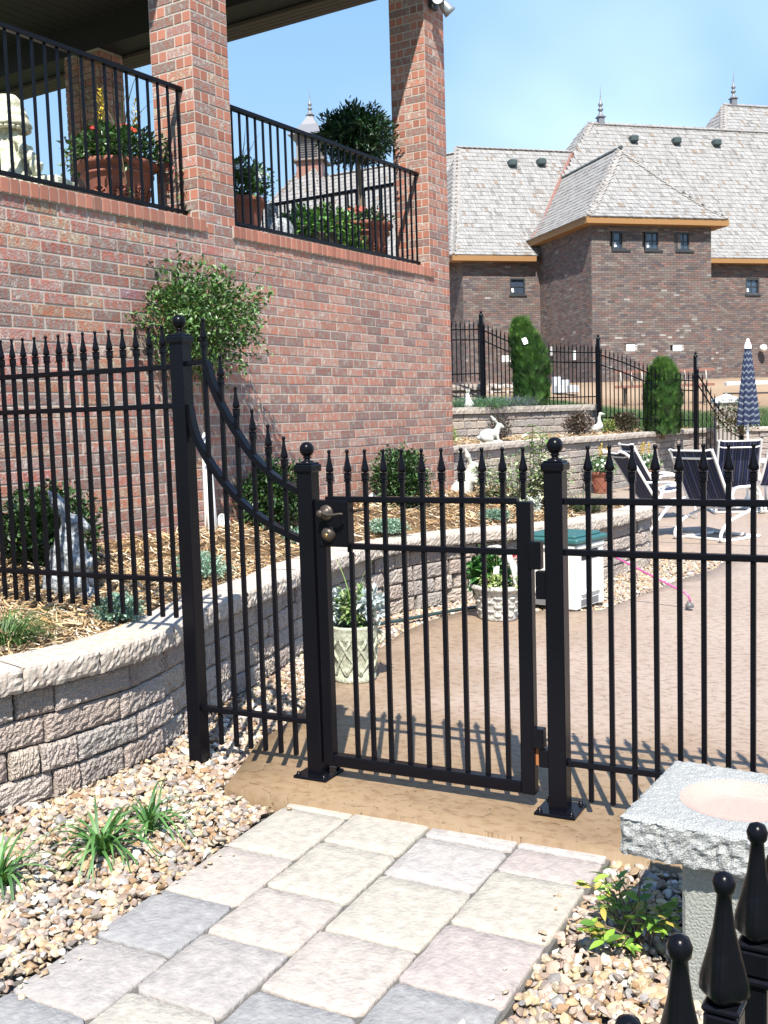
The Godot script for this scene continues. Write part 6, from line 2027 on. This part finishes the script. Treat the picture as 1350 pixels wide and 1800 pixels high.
	var caps := [[v3(0, 0.22, 0), v3(0, 0.36, 0), 0.20, 0.165], [v3(0, 0.36, 0), v3(0, 0.56, 0), 0.15, 0.11], [v3(0, 0.56, 0), v3(0, 0.68, 0), 0.115, 0.10], [v3(0, 0.70, 0), v3(0, 0.74, 0), 0.06, 0.06], [v3(-0.08, 0.62, 0.06), v3(-0.17, 0.48, 0.10), 0.045, 0.04], [v3(-0.17, 0.48, 0.10), v3(-0.06, 0.42, 0.15), 0.04, 0.034], [v3(0.09, 0.62, 0.05), v3(0.19, 0.50, 0.08), 0.045, 0.04], [v3(0.19, 0.50, 0.08), v3(0.30, 0.40, 0.1), 0.038, 0.033], [v3(0.15, 0.24, 0.02), v3(0.27, 0.23, 0.02), 0.07, 0.05]]
	for k in 26:
		var a := k * 2.4
		var p := v3(0.14 + 0.008 * k, 0.56 - 0.012 * k + 0.04 * sin(a * 3.0), 0.08 + 0.05 * cos(a))
		caps.append([p, p + v3(0.02, 0.02, 0), 0.030 + 0.008 * sin(a), 0.022])
	for k in 11:
		var a := TAU * k / 11.0
		caps.append([v3(cos(a) * 0.14, 0.52, sin(a) * 0.14), v3(cos(a) * 0.21, 0.24, sin(a) * 0.20), 0.018, 0.03])
	obj("body", blob(caps, 0.03, 0.014, 0.006), M.old_statue, s)
	st = mb(true)
	lathe(st, PackedVector2Array([Vector2(0.09, 0.70), Vector2(0.20, 0.72), Vector2(0.215, 0.735), Vector2(0.20, 0.76), Vector2(0.185, 0.80), Vector2(0.178, 0.805), Vector2(0.185, 0.82), Vector2(0.165, 0.87), Vector2(0.155, 0.872), Vector2(0.158, 0.89), Vector2(0.135, 0.96), Vector2(0.085, 1.015), Vector2(0.0, 1.035)]), 28)
	for k in 22: lathe(st, PackedVector2Array([Vector2(0, 0.69), Vector2(0.028, 0.70), Vector2(0.03, 0.715), Vector2(0, 0.735)]), 7, Transform3D(Basis(), v3(cos(k * TAU / 22.0) * 0.175, -0.008, sin(k * TAU / 22.0) * 0.175)))
	obj("bonnet", st, M.old_statue, s)
	s.scale = Vector3.ONE * 0.72

func make_garden_things() -> void:
	statue("grey stone rabbit standing upright in a shawl on the mulch behind the fence", v3(-4.66, 0.64, -4.02), 0.45, 0.97, 2, M.grey_statue)
	statue("large white sitting rabbit with raised paws near the brick house's corner", v3(-5.22, 0.64, -9.95), 0.55, 0.95, 0, M.statue)
	statue("pale crouching rabbit on the bed of the second wall", v3(-8.25, 1.1, -16.75), 0.7, 0.80, 1, M.statue)
	statue("small whitish rabbit figure sitting on the cap stones below the lavender", v3(-9.72, 1.74, -18.75), 2.4, 0.62, 0, M.statue)
	var t := thing("goose_statue", "white upright goose statue beside the yellow-green shrub on the second bed", "statue", v3(-8.24, 1.1, -22.0), 0.5)
	obj("body", blob([[v3(-0.05, 0.16, 0), v3(0.06, 0.22, 0), 0.13, 0.12], [v3(-0.05, 0.16, 0), v3(-0.22, 0.10, 0), 0.10, 0.03], [v3(0.08, 0.26, 0), v3(0.06, 0.46, 0), 0.085, 0.045], [v3(0.06, 0.46, 0), v3(0.09, 0.58, 0), 0.045, 0.042], [v3(0.10, 0.60, 0), v3(0.12, 0.60, 0), 0.052, 0.048], [v3(0.15, 0.60, 0), v3(0.23, 0.585, 0), 0.028, 0.016], [v3(0, 0.02, 0), v3(0.06, 0.02, 0), 0.09, 0.08]], 0.03, 0.018), M.statue, t)
	t.scale = Vector3.ONE * 0.74
	# small spotlights in the bed
	for f in [[v3(-5.30, 0.76, -6.05), 0.0, "small white spotlight at the wall beside the tall fence post"], [v3(-5.28, 0.76, -8.15), 0.3, "small white spotlight at the foot of the wall left of the upright shrub"]]:
		t = thing("garden_spotlight", f[2], "spotlight", f[0], f[1])
		var st := mb(true)
		tube(st, [v3(0, -0.08, 0), v3(0, 0.06, 0)], 0.008)
		obj("stake", st, M.grey_plastic, t)
		st = mb(true)
		lathe(st, PackedVector2Array([Vector2(0, -0.05), Vector2(0.03, -0.05), Vector2(0.045, 0.0), Vector2(0.055, 0.06), Vector2(0.05, 0.06), Vector2(0.03, 0.0)]), 18, Transform3D(Basis(Vector3.FORWARD, 1.0), v3(0, 0.08, 0)))
		obj("lamp_head", st, M.white, t)
	# woven pot at the latch post
	t = thing("woven_planter", "pale green stone planter with a woven pattern beside the latch post", "planter", v3(-3.56, 0.0, -5.26))
	pot(t, "0.0,0.0 0.125,0.0 0.132,0.012 0.130,0.035 0.120,0.04 0.128,0.12 0.142,0.26 0.146,0.265 0.150,0.28 0.146,0.295 0.150,0.31 0.146,0.325 0.152,0.335 0.152,0.35 0.138,0.352 0.13,0.335", M.pot_stone, 36, 0.133)
	for dir in [-1, 1]:
		for k in 9:
			var path := []
			for q in 9:
				var f := q / 8.0
				var a: float = k * TAU / 9.0 + dir * f * 0.95
				var r := lerpf(0.124, 0.146, f) + 0.004 * sin(f * PI * 4.0 + (0.0 if dir > 0 else PI))
				path.append(v3(cos(a) * r, 0.045 + f * 0.215, sin(a) * r))
			var st := mb(true)
			tube(st, path, 0.0065, -1, 6)
			path = path.map(func(p: Vector3) -> Vector3: return p + v3(0, 0.014, 0))
			tube(st, path, 0.005, -1, 6)
			obj("strand", st, M.pot_stone, t)
	for s in [-1, 1]:
		var st := mb(true)
		var hp := []
		for q in 9: hp.append(v3(s * 0.14 + s * 0.045 * sin(PI * q / 8.0), 0.22 + 0.09 * q / 8.0, 0.0).rotated(Vector3.UP, 0.5))
		tube(st, hp, 0.012, -1, 8)
		obj("handle", st, M.pot_stone, t)
	foliage(t, "foliage", v3(0, 0.44, 0), v3(0.13, 0.13, 0.12), 460, 0.05, [lin(0.06, 0.14, 0.03), lin(0.10, 0.20, 0.05), lin(0.20, 0.28, 0.09), lin(0.30, 0.36, 0.18)], 0.0, 0.6)
	foliage(t, "silver_foliage", v3(0.13, 0.47, 0.0), v3(0.075, 0.10, 0.08), 220, 0.05, [lin(0.42, 0.47, 0.50), lin(0.55, 0.60, 0.62), lin(0.32, 0.38, 0.38)], 0.0, 0.8)
	foliage(t, "silver_foliage", v3(-0.11, 0.46, 0.04), v3(0.07, 0.10, 0.08), 220, 0.05, [lin(0.42, 0.47, 0.50), lin(0.55, 0.60, 0.62), lin(0.32, 0.38, 0.38)], 0.0, 0.8)
	var lime: StandardMaterial3D = M.grass.duplicate()
	lime.albedo_color = lin(0.20, 0.30, 0.08).linear_to_srgb(); lime.vertex_color_use_as_albedo = false
	spikes(t, v3(0, 0.38, 0), 6, 0.46, lime)
	# basket planter
	t = thing("basket_planter", "whitewashed stone basket planter with a hooped handle and leafy flowers by the hose", "planter", v3(-3.60, 0.0, -7.36), -0.35)
	var p := pot(t, "0.0,0.0 0.15,0.0 0.165,0.012 0.16,0.03 0.175,0.10 0.19,0.17 0.205,0.235 0.235,0.245 0.245,0.262 0.235,0.28 0.215,0.282 0.20,0.265", M.basket_stone, 40, 0.2)
	p.scale = v3(1.06, 1.0, 0.82)
	(t.get_node("soil") as Node3D).scale = v3(1.06, 1, 0.82)
	for row in 6:      # the basket's weave
		for k in 18:
			if (k + row) % 2: continue
			var a0 := TAU * k / 18.0
			var r: float = lerpf(0.166, 0.206, row / 5.0)
			var path := []
			for q in 5:
				var a := a0 + TAU / 18.0 * (q / 4.0)
				var rr := r + 0.007 * sin(PI * q / 4.0) - 0.003
				path.append(v3(cos(a) * rr * 1.06, 0.045 + row * 0.036, sin(a) * rr * 0.82))
			var st := mb(true)
			tube(st, path, 0.0105, -1, 6, 0.0, Vector2(0.45, 1.0))
			obj("strand", st, M.basket_stone, t)
	for s in [-1, 1]:
		var st := mb(true)
		var hp := []
		for q in 15:
			var a := PI * q / 14.0
			hp.append(v3(0.225 * cos(a), 0.27 + 0.30 * sin(a), s * 0.018))
		tube(st, hp, 0.017, -1, 8)
		obj("handle", st, M.basket_stone, t)
	foliage(t, "foliage", v3(-0.07, 0.36, 0.02), v3(0.15, 0.13, 0.14), 330, 0.09, [lin(0.025, 0.09, 0.02), lin(0.04, 0.13, 0.03), lin(0.06, 0.17, 0.04)], 0.0, 0.7, leaf_mesh(0.5, 0.3, 0.3))
	foliage(t, "pale_foliage", v3(0.06, 0.31, 0.11), v3(0.12, 0.06, 0.07), 300, 0.04, [lin(0.42, 0.48, 0.20), lin(0.30, 0.40, 0.12), lin(0.5, 0.52, 0.3)], 0.0, 0.7)
	foliage(t, "pale_foliage", v3(-0.22, 0.31, 0.03), v3(0.08, 0.06, 0.07), 170, 0.04, [lin(0.42, 0.48, 0.20), lin(0.30, 0.40, 0.12)], 0.0, 0.7)
	foliage(t, "pale_foliage", v3(0.24, 0.31, -0.03), v3(0.07, 0.07, 0.07), 150, 0.04, [lin(0.42, 0.48, 0.20), lin(0.30, 0.40, 0.12)], 0.0, 0.7)
	flowers(t, "red_flower", v3(0.22, 0.50, -0.06), v3(0.08, 0.04, 0.05), 24, 0.035, [lin(0.65, 0.03, 0.05), lin(0.6, 0.06, 0.10)])
	spikes(t, v3(0, 0.34, 0), 9, 0.42, lime)
	var st := mb()
	bx(st, v3(0.10, 0.40, 0.10), v3(0.05, 0.075, 0.003), 0.0, Basis.from_euler(v3(-0.3, 0.2, 0.1)))
	obj("plant_label", st, M.white, t)
	# garden hose along the wall
	st = mb(true)
	tube(st, curve([v3(-4.22, 0.015, -5.75), v3(-4.30, 0.02, -6.2), v3(-4.28, 0.03, -6.6), v3(-4.2, 0.02, -6.95), v3(-4.08, 0.02, -7.3), v3(-3.92, 0.02, -7.65), v3(-3.7, 0.02, -7.85), v3(-3.52, 0.06, -7.98)], 36), 0.014, -1, 10)
	var hose := obj("garden_hose", st, M.rubber, self)
	tag(hose, "dark green garden hose lying on the gravel along the curved stone wall", "hose")
	# hose box
	t = thing("hose_box", "pale plastic hose box with a green lid before the curved stone wall", "hose box", v3(-3.365, 0.0, -8.14), -0.12)
	st = mb()
	var bw := 0.50; var bd := 0.47
	for s in [-1, 1]:
		bx(st, v3(s * (bw * 0.5 - 0.02), 0.27, 0), v3(0.04, 0.52, bd), 0.006)
		bx(st, v3(0, 0.27, s * (bd * 0.5 - 0.02) - 0.0), v3(bw - 0.084, 0.50, 0.032), 0.004)
	for sx in [-1, 1]:
		for sz in [-1, 1]: bx(st, v3(sx * (bw * 0.5 - 0.035), 0.26, sz * (bd * 0.5 - 0.035)), v3(0.085, 0.52, 0.085), 0.012)
	obj("box", st, M.plastic, t)
	for f in 2:
		var b := Basis(Vector3.UP, PI / 2 * f)
		var wd := (bw if f == 0 else bd) - 0.16
		var off := (bd if f == 0 else bw) * 0.5
		st = mb()
		bx(st, b * v3(0, 0.135, off + 0.004), v3(wd, 0.035, 0.03), 0.008, b)
		bx(st, b * v3(0, 0.515, off + 0.004), v3(wd + 0.16, 0.04, 0.03), 0.008, b)
		obj("rim", st, M.plastic, t)
		st = mb()
		bx(st, b * v3(0, 0.05, off - 0.006), v3(wd, 0.06, 0.016), 0.004, b)
		obj("foot_recess", st, M.lead, t)
		st = mb()
		if f == 1: bx(st, b * v3(0.0, 0.44, off - 0.01), v3(wd * 0.92, 0.085, 0.03), 0.008, b)
		else: bx(st, b * v3(-0.12, 0.47, off + 0.001), v3(0.10, 0.02, 0.012), 0.004, b)
		obj("slot", st, M.dark, t)
	st = mb()
	bx(st, v3(0, 0.565, 0), v3(bw + 0.07, 0.05, bd + 0.07), 0.015)
	bx(st, v3(0, 0.598, 0), v3(bw - 0.02, 0.03, bd - 0.02), 0.012)
	obj("lid", st, M.teal, t)
	# watering wand
	t = thing("watering_wand", "pink watering wand leaning from the hose box down to the patio", "watering wand", v3(-2.33, 0.0, -8.26))
	st = mb(true)
	var a0 := v3(-0.84, 0.47, -0.10); var a1 := v3(-0.05, 0.14, -0.01)
	tube(st, [a0.lerp(a1, 0.16), a1, v3(-0.012, 0.11, 0.0), v3(0.0, 0.07, 0.0)], 0.0085, -1, 10)
	obj("tube", st, M.pink, t)
	st = mb(true)
	tube(st, [a0 + v3(-0.14, 0.06, 0), a0, a0.lerp(a1, 0.17)], 0.015, -1, 10)
	obj("grip", st, M.grey_plastic, t)
	st = mb(true)
	lathe(st, PackedVector2Array([Vector2(0.0, 0.075), Vector2(0.012, 0.075), Vector2(0.018, 0.06), Vector2(0.032, 0.05), Vector2(0.034, 0.02), Vector2(0.0, 0.018)]), 18, Transform3D(Basis(Vector3.BACK, 0.2), v3(0, 0, 0)))
	obj("nozzle", st, M.grey_plastic, t)
	# terracotta pots on the patio
	var green := [lin(0.03, 0.09, 0.02), lin(0.05, 0.14, 0.03), lin(0.10, 0.20, 0.06), lin(0.22, 0.30, 0.14)]
	for q in [[v3(-7.22, 0.0, -19.5), "terracotta pot of yellow plumes and white flowers left of the white chaise back"], [v3(-6.62, 0.0, -20.2), "terracotta pot of yellow plumes and white flowers between the two white chairs"]]:
		t = thing("flower_pot", q[1], "planter", q[0], 0.0, "terracotta flower pots by the second wall")
		pot(t, "0.0,0.0 0.15,0.0 0.155,0.02 0.20,0.33 0.205,0.35 0.225,0.355 0.23,0.42 0.215,0.43 0.2,0.42", M.terracotta, 28, 0.2)
		for dir in [-1, 1]:
			st = mb(true)
			for k in 7:
				var path := []
				for f in 6:
					var a: float = k * TAU / 7.0 + dir * f / 5.0 * 0.9
					path.append(v3(cos(a), 0, sin(a)) * lerpf(0.165, 0.198, f / 5.0) + v3(0, 0.06 + 0.05 * f, 0))
				tube(st, path, 0.007, -1, 5)
			obj("moulding", st, M.terracotta, t)
		foliage(t, "foliage", v3(0, 0.55, 0), v3(0.34, 0.18, 0.32), 900, 0.06, green, 0.0, 0.7)
		flowers(t, "white_flower", v3(0, 0.53, 0), v3(0.33, 0.17, 0.31), 40, 0.05, [lin(0.75, 0.75, 0.72)])
		plumes(t, [v3(0.02, 0.74, 0.03), v3(0.10, 0.70, -0.05), v3(-0.05, 0.68, -0.04)], 0.22)
	make_furniture()
	# the concrete bird bath
	t = thing("bird_bath", "square rough concrete bird bath with a shallow pinkish bowl, beside the gate's fence", "bird bath", v3(-0.70, -0.04, -2.97))
	var st2 := mb()
	var n := FastNoiseLite.new(); n.seed = 8; n.frequency = 30.0; n.fractal_octaves = 4
	var hw := 0.262
	var top := 0.54
	var grid := 56
	var tp := func(i: int, j: int) -> Vector3:
		var x := lerpf(-hw, hw, float(i) / grid); var z := lerpf(-hw, hw, float(j) / grid)
		var r := sqrt(x * x / 0.032 + z * z / 0.032)
		var y := top - 0.035 * (1.0 - smoothstep(0.55, 1.02, r))
		var ed := minf(hw - absf(x), hw - absf(z))
		y -= 0.012 * exp(-ed / 0.010) + (n.get_noise_2d(x, z) * 0.006 if r > 1.0 else 0.0)
		var push := n.get_noise_2d(x * 1.7 + 3.0, z * 1.7) * 0.006 if ed < 0.001 else 0.0
		return v3(x + signf(x) * push, y, z + signf(z) * push)
	for i in grid:
		for j in grid:
			quad(st2, tp.call(i, j + 1), tp.call(i + 1, j + 1), tp.call(i + 1, j), tp.call(i, j))
	for f in 4:
		var b := Basis(Vector3.UP, PI / 2 * f)
		var side := func(i: int, j: int) -> Vector3:
			if j == 11:
				return [tp.call(i, grid), tp.call(grid, grid - i), tp.call(grid - i, 0), tp.call(0, i)][f]
			var x := lerpf(-hw, hw, float(i) / grid)
			var ed := minf(hw - absf(x), 0.4)
			var q := b * v3(x, top - 0.118 + 0.010 * j, hw - 0.010 * exp(-ed / 0.01))
			q += b * v3(0, 0, n.get_noise_3dv(q) * 0.015 - (0.006 if j == 0 else 0.0))
			return q
		for i in grid:
			for j in 11:
				oquad(st2, side.call(i, j), side.call(i + 1, j), side.call(i + 1, j + 1), side.call(i, j + 1), v3(0, top - 0.06, 0))
		var under := []
		for i in grid: oquad(st2, side.call(i, 0), side.call(i + 1, 0), v3(0, top - 0.115, 0), v3(0, top - 0.115, 0.0001), v3(0, top, 0))
	obj("slab", st2, M.concrete, t)
	st2 = mb(true)
	var bp := PackedVector2Array()
	for k in 11:
		var r := 0.176 * k / 10.0
		bp.append(Vector2(r, top - 0.035 * (1.0 - smoothstep(0.55, 1.02, r / 0.1789)) + 0.0015 - (0.003 if k == 10 else 0.0)))
	lathe(st2, bp, 40)
	obj("bowl", st2, M.bowl, t)
	st2 = mb()
	bx(st2, v3(0.10, 0.20, 0.02), v3(0.42, 0.44, 0.36), 0.012)
	obj("pedestal", st2, M.smooth_concrete, t)

func sling_chair(called: String, label: String, at: Vector3, turn: float, back: Array, base: int, group: String) -> void:   # faces +x; back: points of the sling's side line from the top of the back to the seat's front
	var t := thing(called, label, "chair", at, turn, group)
	var w := 0.29
	var line := curve(back, 22)
	var st := mb(true)
	st.set_uv(Vector2.ZERO)
	var r0 := 0.0
	for i in line.size() - 1:
		for k in 6:
			var z0 := lerpf(-w, w, k / 6.0); var z1 := lerpf(-w, w, (k + 1) / 6.0)
			var sag := func(z: float) -> Vector3: return v3(0, -0.015 * (1.0 - z * z / (w * w)), 0)
			var q := [[line[i] + v3(0, 0, z0) + sag.call(z0), z0], [line[i] + v3(0, 0, z1) + sag.call(z1), z1], [line[i + 1] + v3(0, 0, z1) + sag.call(z1), z1], [line[i + 1] + v3(0, 0, z0) + sag.call(z0), z0]]
			for v in [0, 2, 1, 0, 3, 2]:
				st.set_uv(Vector2((q[v][1] + w) / (2.0 * w), i * 0.05))
				st.add_vertex(q[v][0])
	obj("sling", st, M.sling, t)
	for s in [-1, 1]:
		st = mb(true)
		var path := []
		for p in line: path.append(p + v3(0, 0, s * (w + 0.012)))
		tube(st, path, 0.018, -1, 8)
		obj("side_rail", st, M.white, t)
	st = mb(true)
	for i in [0, 3, 12, 21]:
		var tg: Vector3 = (line[mini(i + 1, 21)] - line[maxi(i - 1, 0)]).normalized()
		var nb := v3(tg.y, -tg.x, 0) * 0.03
		tube(st, [line[i] + v3(0, 0, -w), line[i] + nb + v3(0, 0, -w * 0.8), line[i] + nb + v3(0, 0, w * 0.8), line[i] + v3(0, 0, w)], 0.011, -1, 8)
	obj("crossbar", st, M.white, t)
	for s in [-1, 1]:
		var z: float = s * (w + 0.04)
		st = mb(true)
		tube(st, curve([line[9] + v3(0, 0, z - s * 0.01), v3(-0.10, 0.63, z), v3(0.12, 0.645, z), v3(0.33, 0.63, z), v3(0.43, 0.52, z), v3(0.41, 0.40, z)], 18), 0.018, -1, 8)
		obj("arm", st, M.white, t)
		st = mb(true)
		if base == 0:      # spring base: a loop on the floor
			tube(st, curve([v3(0.36, 0.42, z), v3(0.18, 0.34, z), v3(-0.16, 0.26, z), v3(-0.34, 0.14, z), v3(-0.36, 0.04, z), v3(-0.24, 0.018, z), v3(0.1, 0.018, z), v3(0.42, 0.018, z)], 26), 0.020, -1, 8)
		else:
			tube(st, [v3(0.40, 0.42, z), v3(0.44, 0.0, z)], 0.019, -1, 8)
			tube(st, [line[12] + v3(0, 0, z - s * 0.01), v3(-0.36, 0.0, z)], 0.019, -1, 8)
		obj("leg", st, M.white, t)
	if base == 0:
		st = mb(true)
		tube(st, [v3(0.42, 0.018, -w - 0.04), v3(0.42, 0.018, w + 0.04)], 0.020, -1, 8)
		tube(st, [v3(-0.20, 0.018, -w - 0.04), v3(-0.20, 0.018, w + 0.04)], 0.016, -1, 8)
		obj("base_bar", st, M.white, t)

func make_furniture() -> void:
	var high := [v3(-0.50, 1.12, 0), v3(-0.42, 0.98, 0), v3(-0.20, 0.58, 0), v3(-0.08, 0.43, 0), v3(0.06, 0.41, 0), v3(0.28, 0.46, 0), v3(0.44, 0.45, 0)]
	var lounge := [v3(-0.66, 1.10, 0), v3(-0.52, 1.00, 0), v3(-0.22, 0.52, 0), v3(-0.08, 0.40, 0), v3(0.10, 0.40, 0), v3(0.5, 0.43, 0), v3(0.86, 0.44, 0)]
	var grp := "white framed patio chairs with navy striped slings"
	# turn: image right is (0.846, -0.533) in plan
	sling_chair("sling_chair", "white spring-base chair with a dark navy striped sling, nearest the fence on the patio", v3(-3.34, 0, -12.97), 1.2, high, 0, grp)
	sling_chair("lounge_chair", "white reclined lounge chair with dark sling in front of the two flower pots", v3(-4.10, 0, -13.2), 0.72, lounge, 1, grp)
	sling_chair("lounge_chair", "white lounge chair half hidden behind the nearer reclined lounge chair", v3(-4.75, 0, -15.2), 0.65, high, 1, grp)
	sling_chair("sling_chair", "white chair standing upright with its striped back towards the gate, under the umbrella", v3(-3.92, 0, -16.35), 1.95, high, 0, grp)
	sling_chair("sling_chair", "white striped chair at the right edge of the picture by the table", v3(-3.38, 0, -16.65), 2.2, high, 0, grp)
	var t := thing("patio_table", "round white patio table beneath the closed umbrella", "table", v3(-4.02, 0, -17.6))
	var st := mb(true)
	lathe(st, PackedVector2Array([Vector2(0.0, 0.70), Vector2(0.58, 0.70), Vector2(0.60, 0.71), Vector2(0.60, 0.73), Vector2(0.58, 0.74), Vector2(0.0, 0.735)]), 40)
	obj("table_top", st, M.white, t)
	for k in 4:
		var a := TAU * k / 4.0 + 0.4
		st = mb(true)
		tube(st, [v3(cos(a) * 0.45, 0.70, sin(a) * 0.45), v3(cos(a) * 0.50, 0.0, sin(a) * 0.50)], 0.02, -1, 8)
		obj("leg", st, M.white, t)
	# the closed umbrella
	t = thing("patio_umbrella", "closed navy umbrella with white zigzag stripes standing in the patio table", "umbrella", v3(-4.02, 0, -17.6))
	st = mb(true)
	tube(st, [v3(0, 0.05, 0), v3(0, 2.66, 0)], 0.019, -1, 10)
	obj("pole", st, M.white, t)
	st = mb(true)
	lathe(st, PackedVector2Array([Vector2(0.28, 0.0), Vector2(0.28, 0.05), Vector2(0.06, 0.09), Vector2(0.03, 0.14), Vector2(0.02, 0.2)]), 20)
	obj("base", st, M.white, t)
	st = mb(true)
	var seg := 96
	var rows := 16
	var f := func(i: int, k: int) -> Array:
		var u := float(k) / seg
		var v := float(i) / rows
		var r := lerpf(0.045, 0.17, pow(v, 0.8)) * (1.0 + 0.20 * v * cos(u * TAU * 8.0) + 0.04 * sin(u * TAU * 3.0 + v * 2.0))
		if v > 0.86: r *= 1.0 - (v - 0.86) * 0.7
		var a := u * TAU
		var hem := 0.06 * absf(sin(u * TAU * 4.0)) if i == rows else 0.0
		return [v3(cos(a) * r, 2.56 - 1.28 * v + hem, sin(a) * r), Vector2(u * 2.0, v)]
	for i in rows:
		for k in seg:
			var q := [f.call(i, k), f.call(i, k + 1), f.call(i + 1, k + 1), f.call(i + 1, k)]
			for e in [0, 1, 2, 0, 2, 3]:
				st.set_uv(q[e][1]); st.add_vertex(q[e][0])
	obj("canopy", st, M.umbrella, t)
	st = mb(true)
	lathe(st, PackedVector2Array([Vector2(0.06, 2.54), Vector2(0.055, 2.60), Vector2(0.03, 2.66), Vector2(0.02, 2.70), Vector2(0.0, 2.71)]), 16)
	obj("finial", st, M.white, t)
	# pier with a pale cap, ladder, block pile and boards beyond
	t = thing("stone_pier", "square stone pier with a pale pyramid cap left of the umbrella", "pier", v3(-6.35, 0.9, -25.6), 0.4)
	st = mb()
	bx(st, v3(0, 0.35, 0), v3(0.52, 0.9, 0.52), 0.01)
	obj("shaft", st, M.stone, t)
	st = mb()
	bx(st, v3(0, 0.85, 0), v3(0.64, 0.10, 0.64), 0.015)
	for k in 4:
		var a := v3(-0.31, 0.90, -0.31).rotated(Vector3.UP, k * PI / 2); var b := v3(-0.31, 0.90, -0.31).rotated(Vector3.UP, (k + 1) * PI / 2)
		otri(st, a, b, v3(0, 1.03, 0), v3(0, 0.9, 0))
	obj("cap", st, M.limestone, t)
	t = thing("ladder", "wooden extension ladder lying on supports along the far house", "ladder", v3(-10.35, 0, -29.4), 0.57)
	for s in [0, 1]:
		st = mb()
		bx(st, v3(1.35, 2.28 + s * 0.42, 0), v3(2.9, 0.08, 0.03), 0.005)
		obj("rail", st, M.ladder, t)
	for k in 9:
		st = mb(true)
		tube(st, [v3(0.1 + k * 0.31, 2.28, 0), v3(0.06 + k * 0.31, 2.70, 0)], 0.022, -1, 7)
		obj("rung", st, M.cap, t)
	for x in [0.2, 2.5]:
		st = mb()
		bx(st, v3(x, 2.0, -0.12), v3(0.05, 0.5, 0.05), 0.005)
		bx(st, v3(x, 2.0, 0.12), v3(0.05, 0.5, 0.05), 0.005)
		bx(st, v3(x, 2.235, 0), v3(0.06, 0.04, 0.5), 0.005)
		obj("support", st, M.bark, t)
	var idx := 0
	for q in [[0.0, 0.0, 0.50], [0.27, 0.0, 0.40], [0.54, 0.0, 0.22], [0.40, 0.0, 0.22], [0.02, 0.0, 0.22]]:
		t = thing("masonry_block", ["tall white masonry block standing beside the tall evergreen", "white masonry block right of the tallest block", "low white masonry block at the right end of the pile", "white masonry block in front of the stepped pile", "white masonry block in front of the tallest block"][idx], "masonry block", v3(-12.75 + q[0] * 0.85, 2.2, -30.55 - q[0] * 0.53) + (v3(0.2, 0, 0.3) if idx > 2 else Vector3.ZERO), 0.6 + 0.05 * idx)
		st = mb()
		var hh: float = q[2]
		for s in [-1, 1]: bx(st, v3(0, hh * 0.5, s * 0.085), v3(0.25, hh, 0.04), 0.006)
		for x in [-0.105, 0.0, 0.105]: bx(st, v3(x, hh * 0.5, 0), v3(0.035, hh - 0.006, 0.14))
		obj("block", st, M.limestone, t)
		idx += 1
	t = thing("lumber_board", "pale long board lying on the dirt behind the umbrella", "board", v3(-8.3, 2.2, -33.0), 0.5)
	st = mb()
	bx(st, v3(2.4, 0.12, 0), v3(4.6, 0.12, 0.3), 0.01)
	obj("board", st, M.white, t)
	t = thing("pallet", "pale wooden pallet of rubble against the far house left of the tall evergreen", "pallet", v3(-14.3, 2.15, -30.0), 0.7)
	for k in 5:
		st = mb()
		bx(st, v3(0, 0.16, -0.4 + k * 0.2), v3(1.1, 0.03, 0.13))
		obj("slat", st, M.cap, t)
	for k in 3:
		st = mb()
		bx(st, v3(-0.5 + k * 0.5, 0.07, 0), v3(0.08, 0.14, 0.95))
		obj("bearer", st, M.cap, t)
	for k in 14:
		st = mb()
		bx(st, v3(rf(-0.42, 0.42), 0.22 + rf(0, 0.22), rf(-0.32, 0.32)), v3(0.24, 0.09, 0.12), 0.01, Basis(Vector3.UP, rf(0, 3)))
		obj("loose_brick", st, M.cap, t)

func _ready() -> void:
	rng.seed = 2024
	sky_and_light()
	materials()
	make_ground()
	make_patio()
	make_path()
	make_walls()
	make_beds()
	make_house()
	make_far_house()
	make_fences()
	make_plants()
	make_porch_things()
	make_garden_things()
